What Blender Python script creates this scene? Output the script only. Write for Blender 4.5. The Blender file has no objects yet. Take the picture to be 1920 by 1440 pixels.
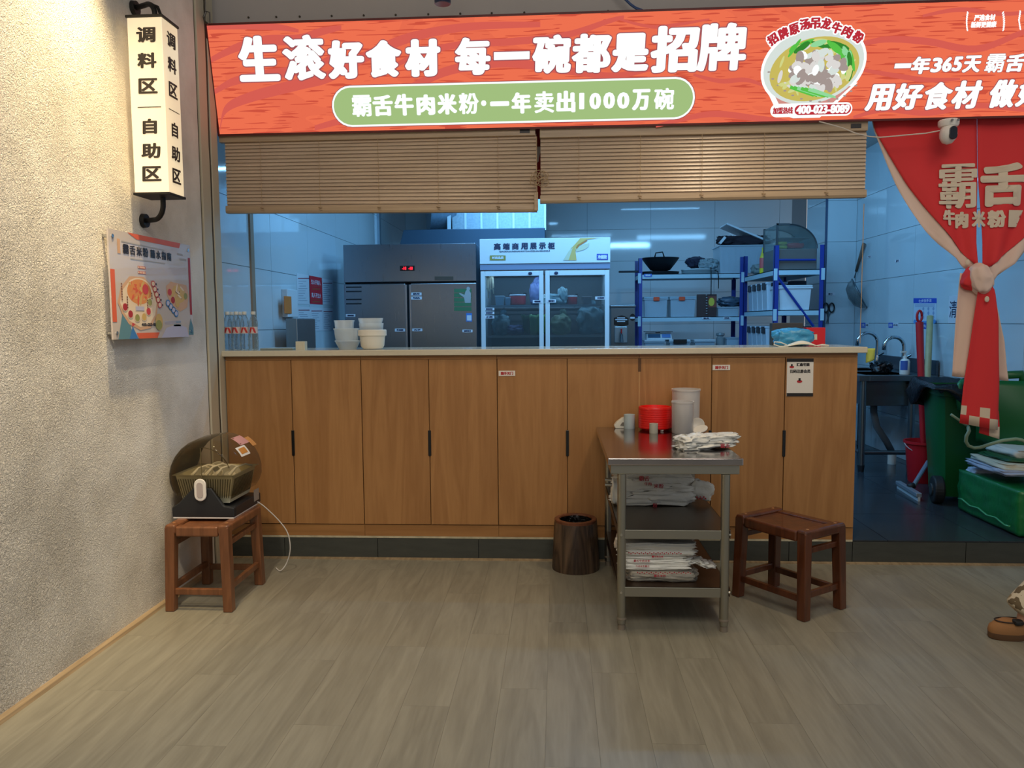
import bpy, bmesh, math, random
from mathutils import Vector, Matrix, noise
random.seed(7)
PI = math.pi
scn = bpy.context.scene
COL = scn.collection

# ------------------------------------------------------------------ camera
FPX, CX, CY, EYE = 1450.0, 960.0, 720.0, 1.48
PITCH, ROLL, YAW = math.radians(4.55), math.radians(0.48), math.radians(3.4)
FW = Vector((-math.sin(YAW) * math.cos(PITCH), math.cos(YAW) * math.cos(PITCH), -math.sin(PITCH)))
_r = Vector((math.cos(YAW), math.sin(YAW), 0))
_u = _r.cross(FW)
RT = _r * math.cos(ROLL) - _u * math.sin(ROLL)
UP = _r * math.sin(ROLL) + _u * math.cos(ROLL)
CAMP = Vector((0, 0, EYE))
cam = bpy.data.cameras.new('camera')
camo = bpy.data.objects.new('camera', cam)
COL.objects.link(camo)
cam.sensor_width = 36.0
cam.lens = 36.0 * FPX / 1920.0
cam.clip_start = 0.05
camo.matrix_world = Matrix(((RT.x, UP.x, -FW.x, 0), (RT.y, UP.y, -FW.y, 0), (RT.z, UP.z, -FW.z, EYE), (0, 0, 0, 1)))
scn.camera = camo

# ------------------------------------------------------------------ exposure, world, lights
scn.view_settings.view_transform = 'Standard'
scn.view_settings.look = 'None'
scn.view_settings.gamma = 1.0
scn.view_settings.use_curve_mapping = False
scn.view_settings.exposure = 0.0
scn.cycles.max_bounces = 8
scn.cycles.transparent_max_bounces = 24
scn.cycles.sample_clamp_indirect = 4.0
scn.cycles.caustics_reflective = False
scn.cycles.caustics_refractive = False
world = bpy.data.worlds.new('world')
scn.world = world
world.use_nodes = True
world.node_tree.nodes['Background'].inputs[0].default_value = (0.86, 0.90, 0.96, 1)
world.node_tree.nodes['Background'].inputs[1].default_value = 0.38


def lamp(name, kind, loc, energy, color, target=None, size=0.3, size_y=None, spot=60, blend=0.5):
    l = bpy.data.lights.new(name, kind)
    l.energy = energy
    l.color = color
    if kind == 'AREA':
        l.size = size
        if size_y:
            l.shape = 'RECTANGLE'
            l.size_y = size_y
    elif kind == 'SPOT':
        l.spot_size = math.radians(spot)
        l.spot_blend = blend
        l.shadow_soft_size = size
    else:
        l.shadow_soft_size = size
    o = bpy.data.objects.new(name, l)
    COL.objects.link(o)
    o.location = loc
    if target is not None:
        o.rotation_euler = (Vector(target) - Vector(loc)).to_track_quat('-Z', 'Y').to_euler()
    return o


WARM = (1.0, 0.80, 0.55)
NEUT = (1.0, 0.88, 0.70)
COOL = (0.23, 0.58, 1.0)
# dining room: ceiling spots and a soft overhead fill
lamp('wall_spot', 'SPOT', (-1.68, 3.28, 3.75), 400, (1.0, 0.76, 0.42), (-2.12, 3.3, 2.3), 0.04, spot=50, blend=1.0)
lamp('wall_spot', 'SPOT', (-1.35, 2.0, 3.75), 230, (1.0, 0.86, 0.66), (-2.1, 2.7, 1.0), 0.06, spot=80, blend=1.0)
lamp('ceiling_spot', 'SPOT', (1.15, 3.75, 3.6), 90, WARM, (0.75, 4.25, 0.6), 0.12, spot=88, blend=0.8)
lamp('ceiling_spot', 'SPOT', (-0.75, 3.3, 3.6), 34, WARM, (-0.8, 4.2, 0.6), 0.12, spot=88, blend=0.9)
lamp('ceiling_spot', 'SPOT', (-0.2, 1.2, 3.6), 40, NEUT, (-0.3, 2.6, 0.0), 0.06, spot=95, blend=0.9)
lamp('ceiling_spot', 'SPOT', (2.3, 3.0, 3.6), 40, NEUT, (2.4, 4.8, 1.7), 0.5, spot=70, blend=0.9)
lamp('ceiling_fill', 'AREA', (0.3, 0.2, 4.2), 95, (1.0, .94, .86), (0.0, 2.2, 0.6), 2.8, 1.8)  # added fill without a fixture, lifts the left wall and bulkhead
# kitchen: cool tube lamps under its ceiling
for kx, ky, ke in ((-0.6, 5.7, 34), (1.3, 5.7, 36), (2.2, 7.2, 8)):
    lamp('kitchen_tube', 'AREA', (kx, ky, 3.1), ke, COOL, (kx, ky + 2.2, 1.3), 1.3, 0.1)
for kx, ky, ke in ((0.5, 6.6, 24), (-0.6, 8.6, 24), (1.6, 10.2, 8)):
    lamp('kitchen_tube', 'AREA', (kx, ky, 3.22), ke, COOL, (kx, ky, 0), 1.2, 0.12)

# ------------------------------------------------------------------ pixel rays -> points at a known depth / height / wall


def ray(px, py):
    return RT * ((px - CX) / FPX) - UP * ((py - CY) / FPX) + FW


def at(px, py, y):
    d = ray(px, py)
    return CAMP + d * (y / d.y)


def atz(px, py, z):
    d = ray(px, py)
    return CAMP + d * ((z - EYE) / d.z)


def atx(px, py, x):
    d = ray(px, py)
    return CAMP + d * (x / d.x)


# ------------------------------------------------------------------ materials


def lin(c):
    out = []
    for v in c[:3]:
        v = v / 255.0
        out.append(v / 12.92 if v <= 0.04045 else ((v + 0.055) / 1.055) ** 2.4)
    return (out[0], out[1], out[2], 1.0)


MATS = {}


def new_mat(name):
    m = bpy.data.materials.new(name)
    m.use_nodes = True
    nt = m.node_tree
    nt.nodes.clear()
    out = nt.nodes.new('ShaderNodeOutputMaterial')
    MATS[name] = m
    return m, nt, out


def mat(name, col, rough=0.5, metal=0.0, bump=None, var=None, spec=0.5, coat=0.0, trans=0.0, emit=0.0, sss=0.0, aniso=0.0):
    """principled; bump=(scale, strength[, distance]); var=(scale, amount) mottles the colour a little"""
    if name in MATS:
        return MATS[name]
    m, nt, out = new_mat(name)
    p = nt.nodes.new('ShaderNodeBsdfPrincipled')
    c = lin(col)
    p.inputs['Base Color'].default_value = c
    p.inputs['Roughness'].default_value = rough
    p.inputs['Metallic'].default_value = metal
    p.inputs['Specular IOR Level'].default_value = spec
    p.inputs['Coat Weight'].default_value = coat
    p.inputs['Transmission Weight'].default_value = trans
    if sss:
        p.inputs['Subsurface Weight'].default_value = sss
        p.inputs['Subsurface Radius'].default_value = (0.02, 0.02, 0.02)
    if emit:
        p.inputs['Emission Color'].default_value = c
        p.inputs['Emission Strength'].default_value = emit
    tc = nt.nodes.new('ShaderNodeTexCoord')
    if var:
        n = nt.nodes.new('ShaderNodeTexNoise')
        n.inputs['Scale'].default_value = var[0]
        n.inputs['Detail'].default_value = 4
        nt.links.new(tc.outputs['Object'], n.inputs['Vector'])
        mx = nt.nodes.new('ShaderNodeMixRGB')
        mx.inputs[1].default_value = tuple(v * (1 - var[1]) for v in c[:3]) + (1,)
        mx.inputs[2].default_value = tuple(min(1, v * (1 + var[1])) for v in c[:3]) + (1,)
        nt.links.new(n.outputs['Fac'], mx.inputs[0])
        nt.links.new(mx.outputs[0], p.inputs['Base Color'])
    if bump:
        n = nt.nodes.new('ShaderNodeTexNoise')
        n.inputs['Scale'].default_value = bump[0]
        n.inputs['Detail'].default_value = 5
        nt.links.new(tc.outputs['Object'], n.inputs['Vector'])
        b = nt.nodes.new('ShaderNodeBump')
        b.inputs['Strength'].default_value = bump[1]
        b.inputs['Distance'].default_value = bump[2] if len(bump) > 2 else 0.01
        nt.links.new(n.outputs['Fac'], b.inputs['Height'])
        nt.links.new(b.outputs['Normal'], p.inputs['Normal'])
    nt.links.new(p.outputs[0], out.inputs[0])
    return m


def glow(name, col, strength):
    if name in MATS:
        return MATS[name]
    m, nt, out = new_mat(name)
    e = nt.nodes.new('ShaderNodeEmission')
    e.inputs[0].default_value = lin(col)
    e.inputs[1].default_value = strength
    nt.links.new(e.outputs[0], out.inputs[0])
    return m


def clear(name, tint, body=0.12, rough=0.08, bump=None, solid_col=None):
    """thin clear plastic or glass: mostly see-through, some body colour and gloss"""
    if name in MATS:
        return MATS[name]
    m, nt, out = new_mat(name)
    t = nt.nodes.new('ShaderNodeBsdfTransparent')
    t.inputs[0].default_value = lin(tint)
    p = nt.nodes.new('ShaderNodeBsdfPrincipled')
    p.inputs['Base Color'].default_value = lin(solid_col or tint)
    p.inputs['Roughness'].default_value = rough
    fr = nt.nodes.new('ShaderNodeFresnel')
    fr.inputs['IOR'].default_value = 1.4
    ad = nt.nodes.new('ShaderNodeMath')
    ad.operation = 'ADD'
    ad.use_clamp = True
    ad.inputs[1].default_value = body
    nt.links.new(fr.outputs[0], ad.inputs[0])
    mx = nt.nodes.new('ShaderNodeMixShader')
    nt.links.new(ad.outputs[0], mx.inputs[0])
    nt.links.new(t.outputs[0], mx.inputs[1])
    nt.links.new(p.outputs[0], mx.inputs[2])
    if bump:
        tc = nt.nodes.new('ShaderNodeTexCoord')
        n = nt.nodes.new('ShaderNodeTexNoise')
        n.inputs['Scale'].default_value = bump[0]
        nt.links.new(tc.outputs['Object'], n.inputs['Vector'])
        b = nt.nodes.new('ShaderNodeBump')
        b.inputs['Strength'].default_value = bump[1]
        b.inputs['Distance'].default_value = 0.01
        nt.links.new(n.outputs['Fac'], b.inputs['Height'])
        nt.links.new(b.outputs['Normal'], p.inputs['Normal'])
        nt.links.new(b.outputs['Normal'], fr.inputs['Normal'])
    nt.links.new(mx.outputs[0], out.inputs[0])
    return m


def wood(name, c1, c2, scale=(14, 14, 0.9), rough=0.45, contrast=1.0, rnd=0.0, fine=0.35, spec=0.4, coat=0.0):
    """long-grained wood; the small scale number is the grain direction"""
    if name in MATS:
        return MATS[name]
    m, nt, out = new_mat(name)
    L = nt.links
    p = nt.nodes.new('ShaderNodeBsdfPrincipled')
    p.inputs['Roughness'].default_value = rough
    p.inputs['Specular IOR Level'].default_value = spec
    p.inputs['Coat Weight'].default_value = coat
    tc = nt.nodes.new('ShaderNodeTexCoord')
    mp = nt.nodes.new('ShaderNodeMapping')
    mp.inputs['Scale'].default_value = scale
    oi = nt.nodes.new('ShaderNodeObjectInfo')
    sh = nt.nodes.new('ShaderNodeVectorMath')
    sh.operation = 'MULTIPLY_ADD'
    cmb = nt.nodes.new('ShaderNodeCombineXYZ')
    for i in range(3):
        L.new(oi.outputs['Random'], cmb.inputs[i])
    sh.inputs[1].default_value = (31, 17, 7)
    L.new(cmb.outputs[0], sh.inputs[0])
    L.new(tc.outputs['Object'], mp.inputs['Vector'])
    L.new(mp.outputs[0], sh.inputs[2])
    n = nt.nodes.new('ShaderNodeTexNoise')
    n.inputs['Scale'].default_value = 1.0
    n.inputs['Detail'].default_value = 6
    n.inputs['Distortion'].default_value = 0.8
    L.new(sh.outputs[0], n.inputs['Vector'])
    w = nt.nodes.new('ShaderNodeTexNoise')
    w.inputs['Scale'].default_value = 7.0
    w.inputs['Detail'].default_value = 3
    L.new(sh.outputs[0], w.inputs['Vector'])
    # growth rings: fract of the slow noise
    mu = nt.nodes.new('ShaderNodeMath')
    mu.operation = 'MULTIPLY'
    mu.inputs[1].default_value = 7.0
    L.new(n.outputs['Fac'], mu.inputs[0])
    fr = nt.nodes.new('ShaderNodeMath')
    fr.operation = 'PINGPONG'
    fr.inputs[1].default_value = 1.0
    L.new(mu.outputs[0], fr.inputs[0])
    mixf = nt.nodes.new('ShaderNodeMixRGB')
    mixf.inputs[0].default_value = fine
    L.new(fr.outputs[0], mixf.inputs[1])
    L.new(w.outputs['Fac'], mixf.inputs[2])
    ramp = nt.nodes.new('ShaderNodeValToRGB')
    ramp.color_ramp.elements[0].position = 0.5 - 0.4 / max(contrast, 0.01)
    ramp.color_ramp.elements[1].position = min(1.0, 0.5 + 0.4 / max(contrast, 0.01))
    ramp.color_ramp.elements[0].color = lin(c1)
    ramp.color_ramp.elements[1].color = lin(c2)
    L.new(mixf.outputs[0], ramp.inputs[0])
    last = ramp.outputs[0]
    if rnd:
        hv = nt.nodes.new('ShaderNodeHueSaturation')
        mr = nt.nodes.new('ShaderNodeMapRange')
        mr.inputs['To Min'].default_value = 1 - rnd
        mr.inputs['To Max'].default_value = 1 + rnd
        L.new(oi.outputs['Random'], mr.inputs['Value'])
        L.new(mr.outputs[0], hv.inputs['Value'])
        L.new(last, hv.inputs['Color'])
        last = hv.outputs[0]
    L.new(last, p.inputs['Base Color'])
    b = nt.nodes.new('ShaderNodeBump')
    b.inputs['Strength'].default_value = 0.08
    b.inputs['Distance'].default_value = 0.003
    L.new(mixf.outputs[0], b.inputs['Height'])
    L.new(b.outputs[0], p.inputs['Normal'])
    L.new(p.outputs[0], out.inputs[0])
    return m


def steel(name, col, rough=0.3, scale=(2, 2, 120), amt=0.25, metal=1.0):
    """brushed stainless"""
    if name in MATS:
        return MATS[name]
    m, nt, out = new_mat(name)
    L = nt.links
    p = nt.nodes.new('ShaderNodeBsdfPrincipled')
    p.inputs['Metallic'].default_value = metal
    p.inputs['Base Color'].default_value = lin(col)
    tc = nt.nodes.new('ShaderNodeTexCoord')
    mp = nt.nodes.new('ShaderNodeMapping')
    mp.inputs['Scale'].default_value = scale
    n = nt.nodes.new('ShaderNodeTexNoise')
    n.inputs['Scale'].default_value = 3
    n.inputs['Detail'].default_value = 4
    L.new(tc.outputs['Object'], mp.inputs[0])
    L.new(mp.outputs[0], n.inputs['Vector'])
    mr = nt.nodes.new('ShaderNodeMapRange')
    mr.inputs['To Min'].default_value = rough * (1 - amt)
    mr.inputs['To Max'].default_value = rough * (1 + amt)
    L.new(n.outputs['Fac'], mr.inputs['Value'])
    L.new(mr.outputs[0], p.inputs['Roughness'])
    b = nt.nodes.new('ShaderNodeBump')
    b.inputs['Strength'].default_value = 0.05
    b.inputs['Distance'].default_value = 0.002
    L.new(n.outputs['Fac'], b.inputs['Height'])
    L.new(b.outputs[0], p.inputs['Normal'])
    L.new(p.outputs[0], out.inputs[0])
    return m


# ------------------------------------------------------------------ mesh builder


class B:
    def __init__(self):
        self.bm = bmesh.new()
        self.mi = 0

    def face(self, vs):
        f = self.bm.faces.new(vs)
        f.material_index = self.mi
        return f

    def box(self, x0, x1, y0, y1, z0, z1, M=None):
        c = [Vector((x, y, z)) for z in (z0, z1) for y in (y0, y1) for x in (x0, x1)]
        if M is not None:
            c = [M @ v for v in c]
        v = [self.bm.verts.new(p) for p in c]
        for q in ((0, 2, 3, 1), (4, 5, 7, 6), (0, 1, 5, 4), (1, 3, 7, 5), (3, 2, 6, 7), (2, 0, 4, 6)):
            self.face([v[i] for i in q])
        return self

    def frus(self, c0, s0, c1, s1, cap=True):
        """4-sided loft between two axis-aligned rectangles; c=(x,y,z), s=(half x, half y)"""
        a = [self.bm.verts.new((c0[0] + sx * s0[0], c0[1] + sy * s0[1], c0[2])) for sx, sy in ((-1, -1), (1, -1), (1, 1), (-1, 1))]
        b = [self.bm.verts.new((c1[0] + sx * s1[0], c1[1] + sy * s1[1], c1[2])) for sx, sy in ((-1, -1), (1, -1), (1, 1), (-1, 1))]
        for i in range(4):
            j = (i + 1) % 4
            self.face([a[i], a[j], b[j], b[i]])
        self.face(a[::-1])
        if cap:
            self.face(b)
        return self

    def rings(self, rings, close=True, cap0=True, cap1=True):
        vs = [[self.bm.verts.new(p) for p in r] for r in rings]
        n = len(vs[0])
        for a, b in zip(vs, vs[1:]):
            for i in range(n if close else n - 1):
                j = (i + 1) % n
                try:
                    self.face([a[i], a[j], b[j], b[i]])
                except ValueError:
                    pass
        if close and cap0:
            self.face(vs[0][::-1])
        if close and cap1:
            self.face(vs[-1])
        return vs

    def lathe(self, prof, c, seg=24, cap0=True, cap1=True, sx=1.0, sy=1.0, M=None, hexr=None):
        rg = []
        for r, z in prof:
            r = max(r, 1e-5)
            ring = []
            for i in range(seg):
                a = 2 * PI * i / seg
                p = Vector((math.cos(a) * r * sx, math.sin(a) * r * sy, z))
                if M is not None:
                    p = M @ p
                ring.append(p + Vector(c))
            rg.append(ring)
        self.rings(rg, True, cap0, cap1)
        return self

    def cyl(self, p0, p1, r0, r1=None, seg=16):
        r1 = r0 if r1 is None else r1
        p0, p1 = Vector(p0), Vector(p1)
        d = (p1 - p0)
        q = d.to_track_quat('Z', 'Y').to_matrix()
        rg = []
        for p, r in ((p0, r0), (p1, r1)):
            rg.append([p + q @ Vector((math.cos(2 * PI * i / seg) * r, math.sin(2 * PI * i / seg) * r, 0)) for i in range(seg)])
        self.rings(rg)
        return self

    def tube(self, pts, r, seg=8, closed=False):
        pts = [Vector(p) for p in pts]
        rg = []
        prev = None
        for i, p in enumerate(pts):
            a = pts[max(i - 1, 0)]
            b = pts[min(i + 1, len(pts) - 1)]
            t = (b - a).normalized()
            if prev is None:
                ref = Vector((0, 0, 1)) if abs(t.z) < 0.9 else Vector((1, 0, 0))
                nrm = t.cross(ref).normalized()
            else:
                nrm = (prev - t * prev.dot(t)).normalized()
            prev = nrm
            bn = t.cross(nrm)
            rr = r[i] if isinstance(r, (list, tuple)) else r
            rg.append([p + (nrm * math.cos(2 * PI * k / seg) + bn * math.sin(2 * PI * k / seg)) * rr for k in range(seg)])
        self.rings(rg)
        return self

    def poly(self, pts, depth=None):
        """flat polygon (or prism if depth vector given)"""
        v = [self.bm.verts.new(p) for p in pts]
        self.face(v)
        if depth is not None:
            d = Vector(depth)
            w = [self.bm.verts.new(Vector(p) + d) for p in pts]
            self.face(w[::-1])
            n = len(v)
            for i in range(n):
                j = (i + 1) % n
                self.face([v[j], v[i], w[i], w[j]])
        return self

    def grid(self, fn, nu, nv, mfn=None):
        vs = [[self.bm.verts.new(fn(i / nu, j / nv)) for i in range(nu + 1)] for j in range(nv + 1)]
        for j in range(nv):
            for i in range(nu):
                f = self.bm.faces.new([vs[j][i], vs[j][i + 1], vs[j + 1][i + 1], vs[j + 1][i]])
                f.material_index = mfn(i, j) if mfn else self.mi
        return self

    def blob(self, c, s, rnd=0.5, n=8, amp=0.1, freq=2.5, seed=0, M=None, flat=True, ay=1.0):
        """crumpled rounded box: s = half sizes, rnd 0 = box .. 1 = ball"""
        idx = {}
        c = Vector(c)

        def vert(p):
            k = tuple(round(q * n) for q in p)
            if k in idx:
                return idx[k]
            P = Vector(p)
            sph = P.normalized()
            q = P.lerp(sph, rnd)
            nv = noise.noise_vector(q * freq + Vector((seed * 3.1, seed * 1.7, seed * 2.3)))
            nw = noise.noise_vector(q * freq * 2.6 + Vector((seed, 9, 4)))
            q = Vector((q.x * s[0], q.y * s[1], q.z * s[2])) + Vector(((nv.x + nw.x * .45) * s[0], (nv.y + nw.y * .45) * s[1] * ay, (nv.z + nw.z * .45) * s[2])) * amp
            if flat and q.z < -s[2]:
                q.z = -s[2]
            if M is not None:
                q = M @ q
            v = self.bm.verts.new(q + c)
            idx[k] = v
            return v
        for ax in range(3):
            for sg in (-1, 1):
                for i in range(-n, n, 2):
                    for j in range(-n, n, 2):
                        q = []
                        for di, dj in ((0, 0), (2, 0), (2, 2), (0, 2)):
                            p = [0, 0, 0]
                            p[ax] = sg
                            p[(ax + 1) % 3] = (i + di) / n
                            p[(ax + 2) % 3] = (j + dj) / n
                            q.append(vert(p))
                        if sg < 0:
                            q.reverse()
                        self.face(q)
        return self

    def done(self, name, mats, parent=None, bevel=0.0, smooth=False, seg=2, solid=0.0, subd=0, recalc=True, angle=35):
        bm = self.bm
        if recalc:
            bmesh.ops.recalc_face_normals(bm, faces=bm.faces[:])
        me = bpy.data.meshes.new(name)
        if parent is not None:
            off = Vector(parent.matrix_basis.translation)
            q = parent.parent
            while q is not None:
                off = off + Vector(q.matrix_basis.translation)
                q = q.parent
            loc = Vector((0, 0, 0))
        else:
            xs = [v.co for v in bm.verts]
            lo = Vector((min(v.x for v in xs), min(v.y for v in xs), min(v.z for v in xs)))
            hi = Vector((max(v.x for v in xs), max(v.y for v in xs), max(v.z for v in xs)))
            off = Vector(((lo.x + hi.x) / 2, (lo.y + hi.y) / 2, lo.z))
            loc = off
        for v in bm.verts:
            v.co -= off
        bm.to_mesh(me)
        bm.free()
        if not isinstance(mats, (list, tuple)):
            mats = [mats]
        for m in mats:
            me.materials.append(m)
        o = bpy.data.objects.new(name, me)
        COL.objects.link(o)
        o.location = loc
        if parent is not None:
            o.parent = parent
        if smooth:
            me.shade_smooth()
            if smooth != 'all':
                me.set_sharp_from_angle(angle=math.radians(angle))
        if solid:
            s = o.modifiers.new('solid', 'SOLIDIFY')
            s.thickness = solid
        if bevel:
            b = o.modifiers.new('bevel', 'BEVEL')
            b.width = bevel
            b.segments = seg
            b.limit_method = 'ANGLE'
            b.angle_limit = math.radians(40)
        if subd:
            s = o.modifiers.new('sub', 'SUBSURF')
            s.levels = s.render_levels = subd
        return o


def thing(name, label, cat, loc, group=None):
    o = bpy.data.objects.new(name, None)
    o.empty_display_size = 0.1
    COL.objects.link(o)
    o.location = loc
    o['label'] = label
    o['category'] = cat
    if group:
        o['group'] = group
    return o


def tag(o, label, cat, group=None):
    o['label'] = label
    o['category'] = cat
    if group:
        o['group'] = group
    return o


def struct(o):
    o['kind'] = 'structure'
    return o


def lab(o, label):
    o['label'] = label
    return o


def dup(root, delta, label=None, group=None):
    r = root.copy()
    COL.objects.link(r)
    r.location = Vector(root.location) + Vector(delta)
    if label:
        r['label'] = label
    if group:
        r['group'] = group

    def kids(a, b):
        for ch in list(a.children):
            c = ch.copy()
            COL.objects.link(c)
            c.parent = b
            kids(ch, c)
    kids(root, r)
    return r


# ------------------------------------------------------------------ flat print: frames, shapes and lettering
class Frame:
    def __init__(self, o, ux, uy):
        self.o = Vector(o)
        self.ux = Vector(ux).normalized()
        self.uy = Vector(uy).normalized()
        self.n = self.ux.cross(self.uy).normalized()

    def uv(self, px, py):
        d = ray(px, py)
        t = (self.o - CAMP).dot(self.n) / d.dot(self.n)
        q = CAMP + d * t - self.o
        return q.dot(self.ux), q.dot(self.uy)

    def p(self, u, v, lift=0.0):
        return self.o + self.ux * u + self.uy * v + self.n * lift


GL = {}


def glyphs(s):
    """filled outline of a short text as (verts 2d, faces), bbox-normalised to 0..1"""
    if s in GL:
        return GL[s]
    cu = bpy.data.curves.new('t', 'FONT')
    cu.body = s
    cu.resolution_u = 3
    ob = bpy.data.objects.new('t', cu)
    COL.objects.link(ob)
    dg = bpy.context.evaluated_depsgraph_get()
    me = bpy.data.meshes.new_from_object(ob.evaluated_get(dg))
    vs = [(v.co.x, v.co.y) for v in me.vertices]
    fs = [tuple(p.vertices) for p in me.polygons]
    bpy.data.objects.remove(ob)
    bpy.data.curves.remove(cu)
    bpy.data.meshes.remove(me)
    x0 = min(v[0] for v in vs)
    x1 = max(v[0] for v in vs)
    y0 = min(v[1] for v in vs)
    y1 = max(v[1] for v in vs)
    w, h = max(x1 - x0, 1e-6), max(y1 - y0, 1e-6)
    GL[s] = ([((v[0] - x0) / w, (v[1] - y0) / h) for v in vs], fs, w / h)
    return GL[s]


class Ink:
    """collects flat print on one frame; layers are lifted by small steps"""

    def __init__(self, frame, lift=0.002):
        self.f = frame
        self.lift = lift
        self.b = B()

    def text(self, s, u0, v0, u1, v1, bold=0.0, mi=0, shear=0.0, lift=0.0, rot=0.0, vb=0.62, warp=None):
        vs, fs, asp = glyphs(s)
        self.b.mi = mi
        dirs = [(0, 0)]
        r = bold
        nd = 20 if r > .01 else 10
        if r > 0:
            for a in [k * 2 * PI / nd for k in range(nd)]:
                dirs.append((math.cos(a), math.sin(a)))
        R, RV = r, r * vb
        a0, b0, a1, b1 = u0 + R, v0 + RV, u1 - R, v1 - RV
        cu, cv = (a0 + a1) / 2, (b0 + b1) / 2
        for k, (dx, dy) in enumerate(dirs):
            nv = []
            for x, y in vs:
                u = a0 + x * (a1 - a0) + dx * R
                v = b0 + y * (b1 - b0) + dy * RV
                u += shear * (v - cv)
                if rot:
                    du, dv = u - cu, v - cv
                    u, v = cu + du * math.cos(rot) - dv * math.sin(rot), cv + du * math.sin(rot) + dv * math.cos(rot)
                P = self.f.p(u, v, self.lift + lift + k * 2e-5)
                nv.append(self.b.bm.verts.new(warp(P) if warp else P))
            for f in fs:
                try:
                    self.b.face([nv[i] for i in f])
                except ValueError:
                    pass
        return self

    def textpx(self, s, x0, y0, x1, y1, **k):
        """lettering inside a box given on the photograph, laid on this frame"""
        yc, xc = (y0 + y1) / 2, (x0 + x1) / 2
        u0, _ = self.f.uv(x0, yc)
        u1, _ = self.f.uv(x1, yc)
        _, v0 = self.f.uv(xc, y1)
        _, v1 = self.f.uv(xc, y0)
        return self.text(s, u0, v0, u1, v1, **k)

    def poly(self, uv, mi=0, lift=0.0, warp=None):
        self.b.mi = mi
        pts = [self.f.p(u, v, self.lift + lift) for u, v in uv]
        if warp:
            pts = [warp(p) for p in pts]
        self.b.face([self.b.bm.verts.new(p) for p in pts])
        return self

    def polypx(self, pts, mi=0, lift=0.0):
        return self.poly([self.f.uv(*p) for p in pts], mi, lift)

    def rect(self, u0, v0, u1, v1, mi=0, lift=0.0):
        return self.poly([(u0, v0), (u1, v0), (u1, v1), (u0, v1)], mi, lift)

    def rectpx(self, x0, y0, x1, y1, mi=0, lift=0.0):
        return self.polypx([(x0, y1), (x1, y1), (x1, y0), (x0, y0)], mi, lift)

    def disc(self, u, v, ru, rv=None, mi=0, lift=0.0, n=28, rot=0.0, a0=0.0, a1=2 * PI):
        rv = ru if rv is None else rv
        pts = []
        for i in range(n):
            a = a0 + (a1 - a0) * i / (n if a1 - a0 > 6.2 else n - 1)
            x, y = math.cos(a) * ru, math.sin(a) * rv
            pts.append((u + x * math.cos(rot) - y * math.sin(rot), v + x * math.sin(rot) + y * math.cos(rot)))
        return self.poly(pts, mi, lift)

    def pill(self, u0, v0, u1, v1, mi=0, lift=0.0, r=None):
        r = (v1 - v0) / 2 if r is None else r
        pts = []
        for cx, cy, a in ((u1 - r, v0 + r, -PI / 2), (u1 - r, v1 - r, 0), (u0 + r, v1 - r, PI / 2), (u0 + r, v0 + r, PI)):
            for k in range(7):
                b = a + k * PI / 12
                pts.append((cx + r * math.cos(b), cy + r * math.sin(b)))
        return self.poly(pts, mi, lift)

    def done(self, name, mats, parent, **k):
        o = self.b.done(name, mats, parent, recalc=False, **k)
        return o


MU = {}
# ================================================================== THE SETTING
XL, XW = -2.105, -2.2            # plaster wall of the dining room / tiled left wall of the kitchen
YF = 4.735                       # front of plinth and cabinets
ZK = 0.14                        # raised kitchen floor
XR, YB = 3.3, 11.25              # right and back tiled kitchen walls

# dining floor of vinyl planks
M_PL = wood('vinyl_plank', (121, 116, 101), (148, 143, 126), (9, .8, 9), rough=0.4, contrast=1.0, rnd=0.025, fine=0.6, spec=0.45)
M_DK = mat('dark_joint', (60, 52, 44), 0.8)
b = B()
b.box(-2.3, 4.2, -2.5, YF, -0.1, -0.006)
floor = struct(b.done('floor', M_DK))
pw, plen = 0.187, 1.25
b = B()
b.box(-pw / 2 + .0003, pw / 2 - .0003, 0, plen - .0007, -0.006, 0)
base = None
fx, fy = floor.location.x, floor.location.y
for i in range(34):
    x = -2.105 + pw * (i + .5)
    off = (i * 0.437) % 1.0 * plen
    y = YF - off
    first = True
    yy = YF
    while yy > -0.6:
        y0 = YF - off - plen * 0 if first else yy - plen
        if first and off < 0.06:
            first = False
            continue
        y0 = yy - (off if first else plen)
        L = yy - y0
        first = False
        if base is None:
            base = b.done('plank', M_PL, floor)
            o = base
        else:
            o = base.copy()
            COL.objects.link(o)
            o.parent = floor
        # mesh was built around x=0,y=0..plen in world space, shifted by the floor's origin
        o.location = (x, y0, 0)
        o.scale = (1, L / plen, 1)
        # the shift that done() put into the mesh must scale too
        o.location.y += fy * (L / plen) - fy
        yy = y0
# plaster wall of the dining room, rough stucco
m, nt, out = new_mat('rough_plaster')
p = nt.nodes.new('ShaderNodeBsdfPrincipled')
p.inputs['Base Color'].default_value = lin((214, 206, 190))
p.inputs['Roughness'].default_value = 0.9
p.inputs['Specular IOR Level'].default_value = 0.2
tc = nt.nodes.new('ShaderNodeTexCoord')
geo = nt.nodes.new('ShaderNodeNewGeometry')
sep = nt.nodes.new('ShaderNodeSeparateXYZ')
nt.links.new(geo.outputs['Position'], sep.inputs[0])
n1 = nt.nodes.new('ShaderNodeTexNoise')
n1.inputs['Scale'].default_value = 92
n1.inputs['Detail'].default_value = 5
n1.inputs['Distortion'].default_value = 1.4
n2 = nt.nodes.new('ShaderNodeTexNoise')
n2.inputs['Scale'].default_value = 9
n2.inputs['Detail'].default_value = 3
nt.links.new(geo.outputs['Position'], n1.inputs['Vector'])
nt.links.new(geo.outputs['Position'], n2.inputs['Vector'])
mr = nt.nodes.new('ShaderNodeMapRange')   # the stucco gets finer towards the corner
mr.inputs['From Min'].default_value = 3.2
mr.inputs['From Max'].default_value = 4.3
mr.inputs['To Min'].default_value = 1.0
mr.inputs['To Max'].default_value = 0.25
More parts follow.
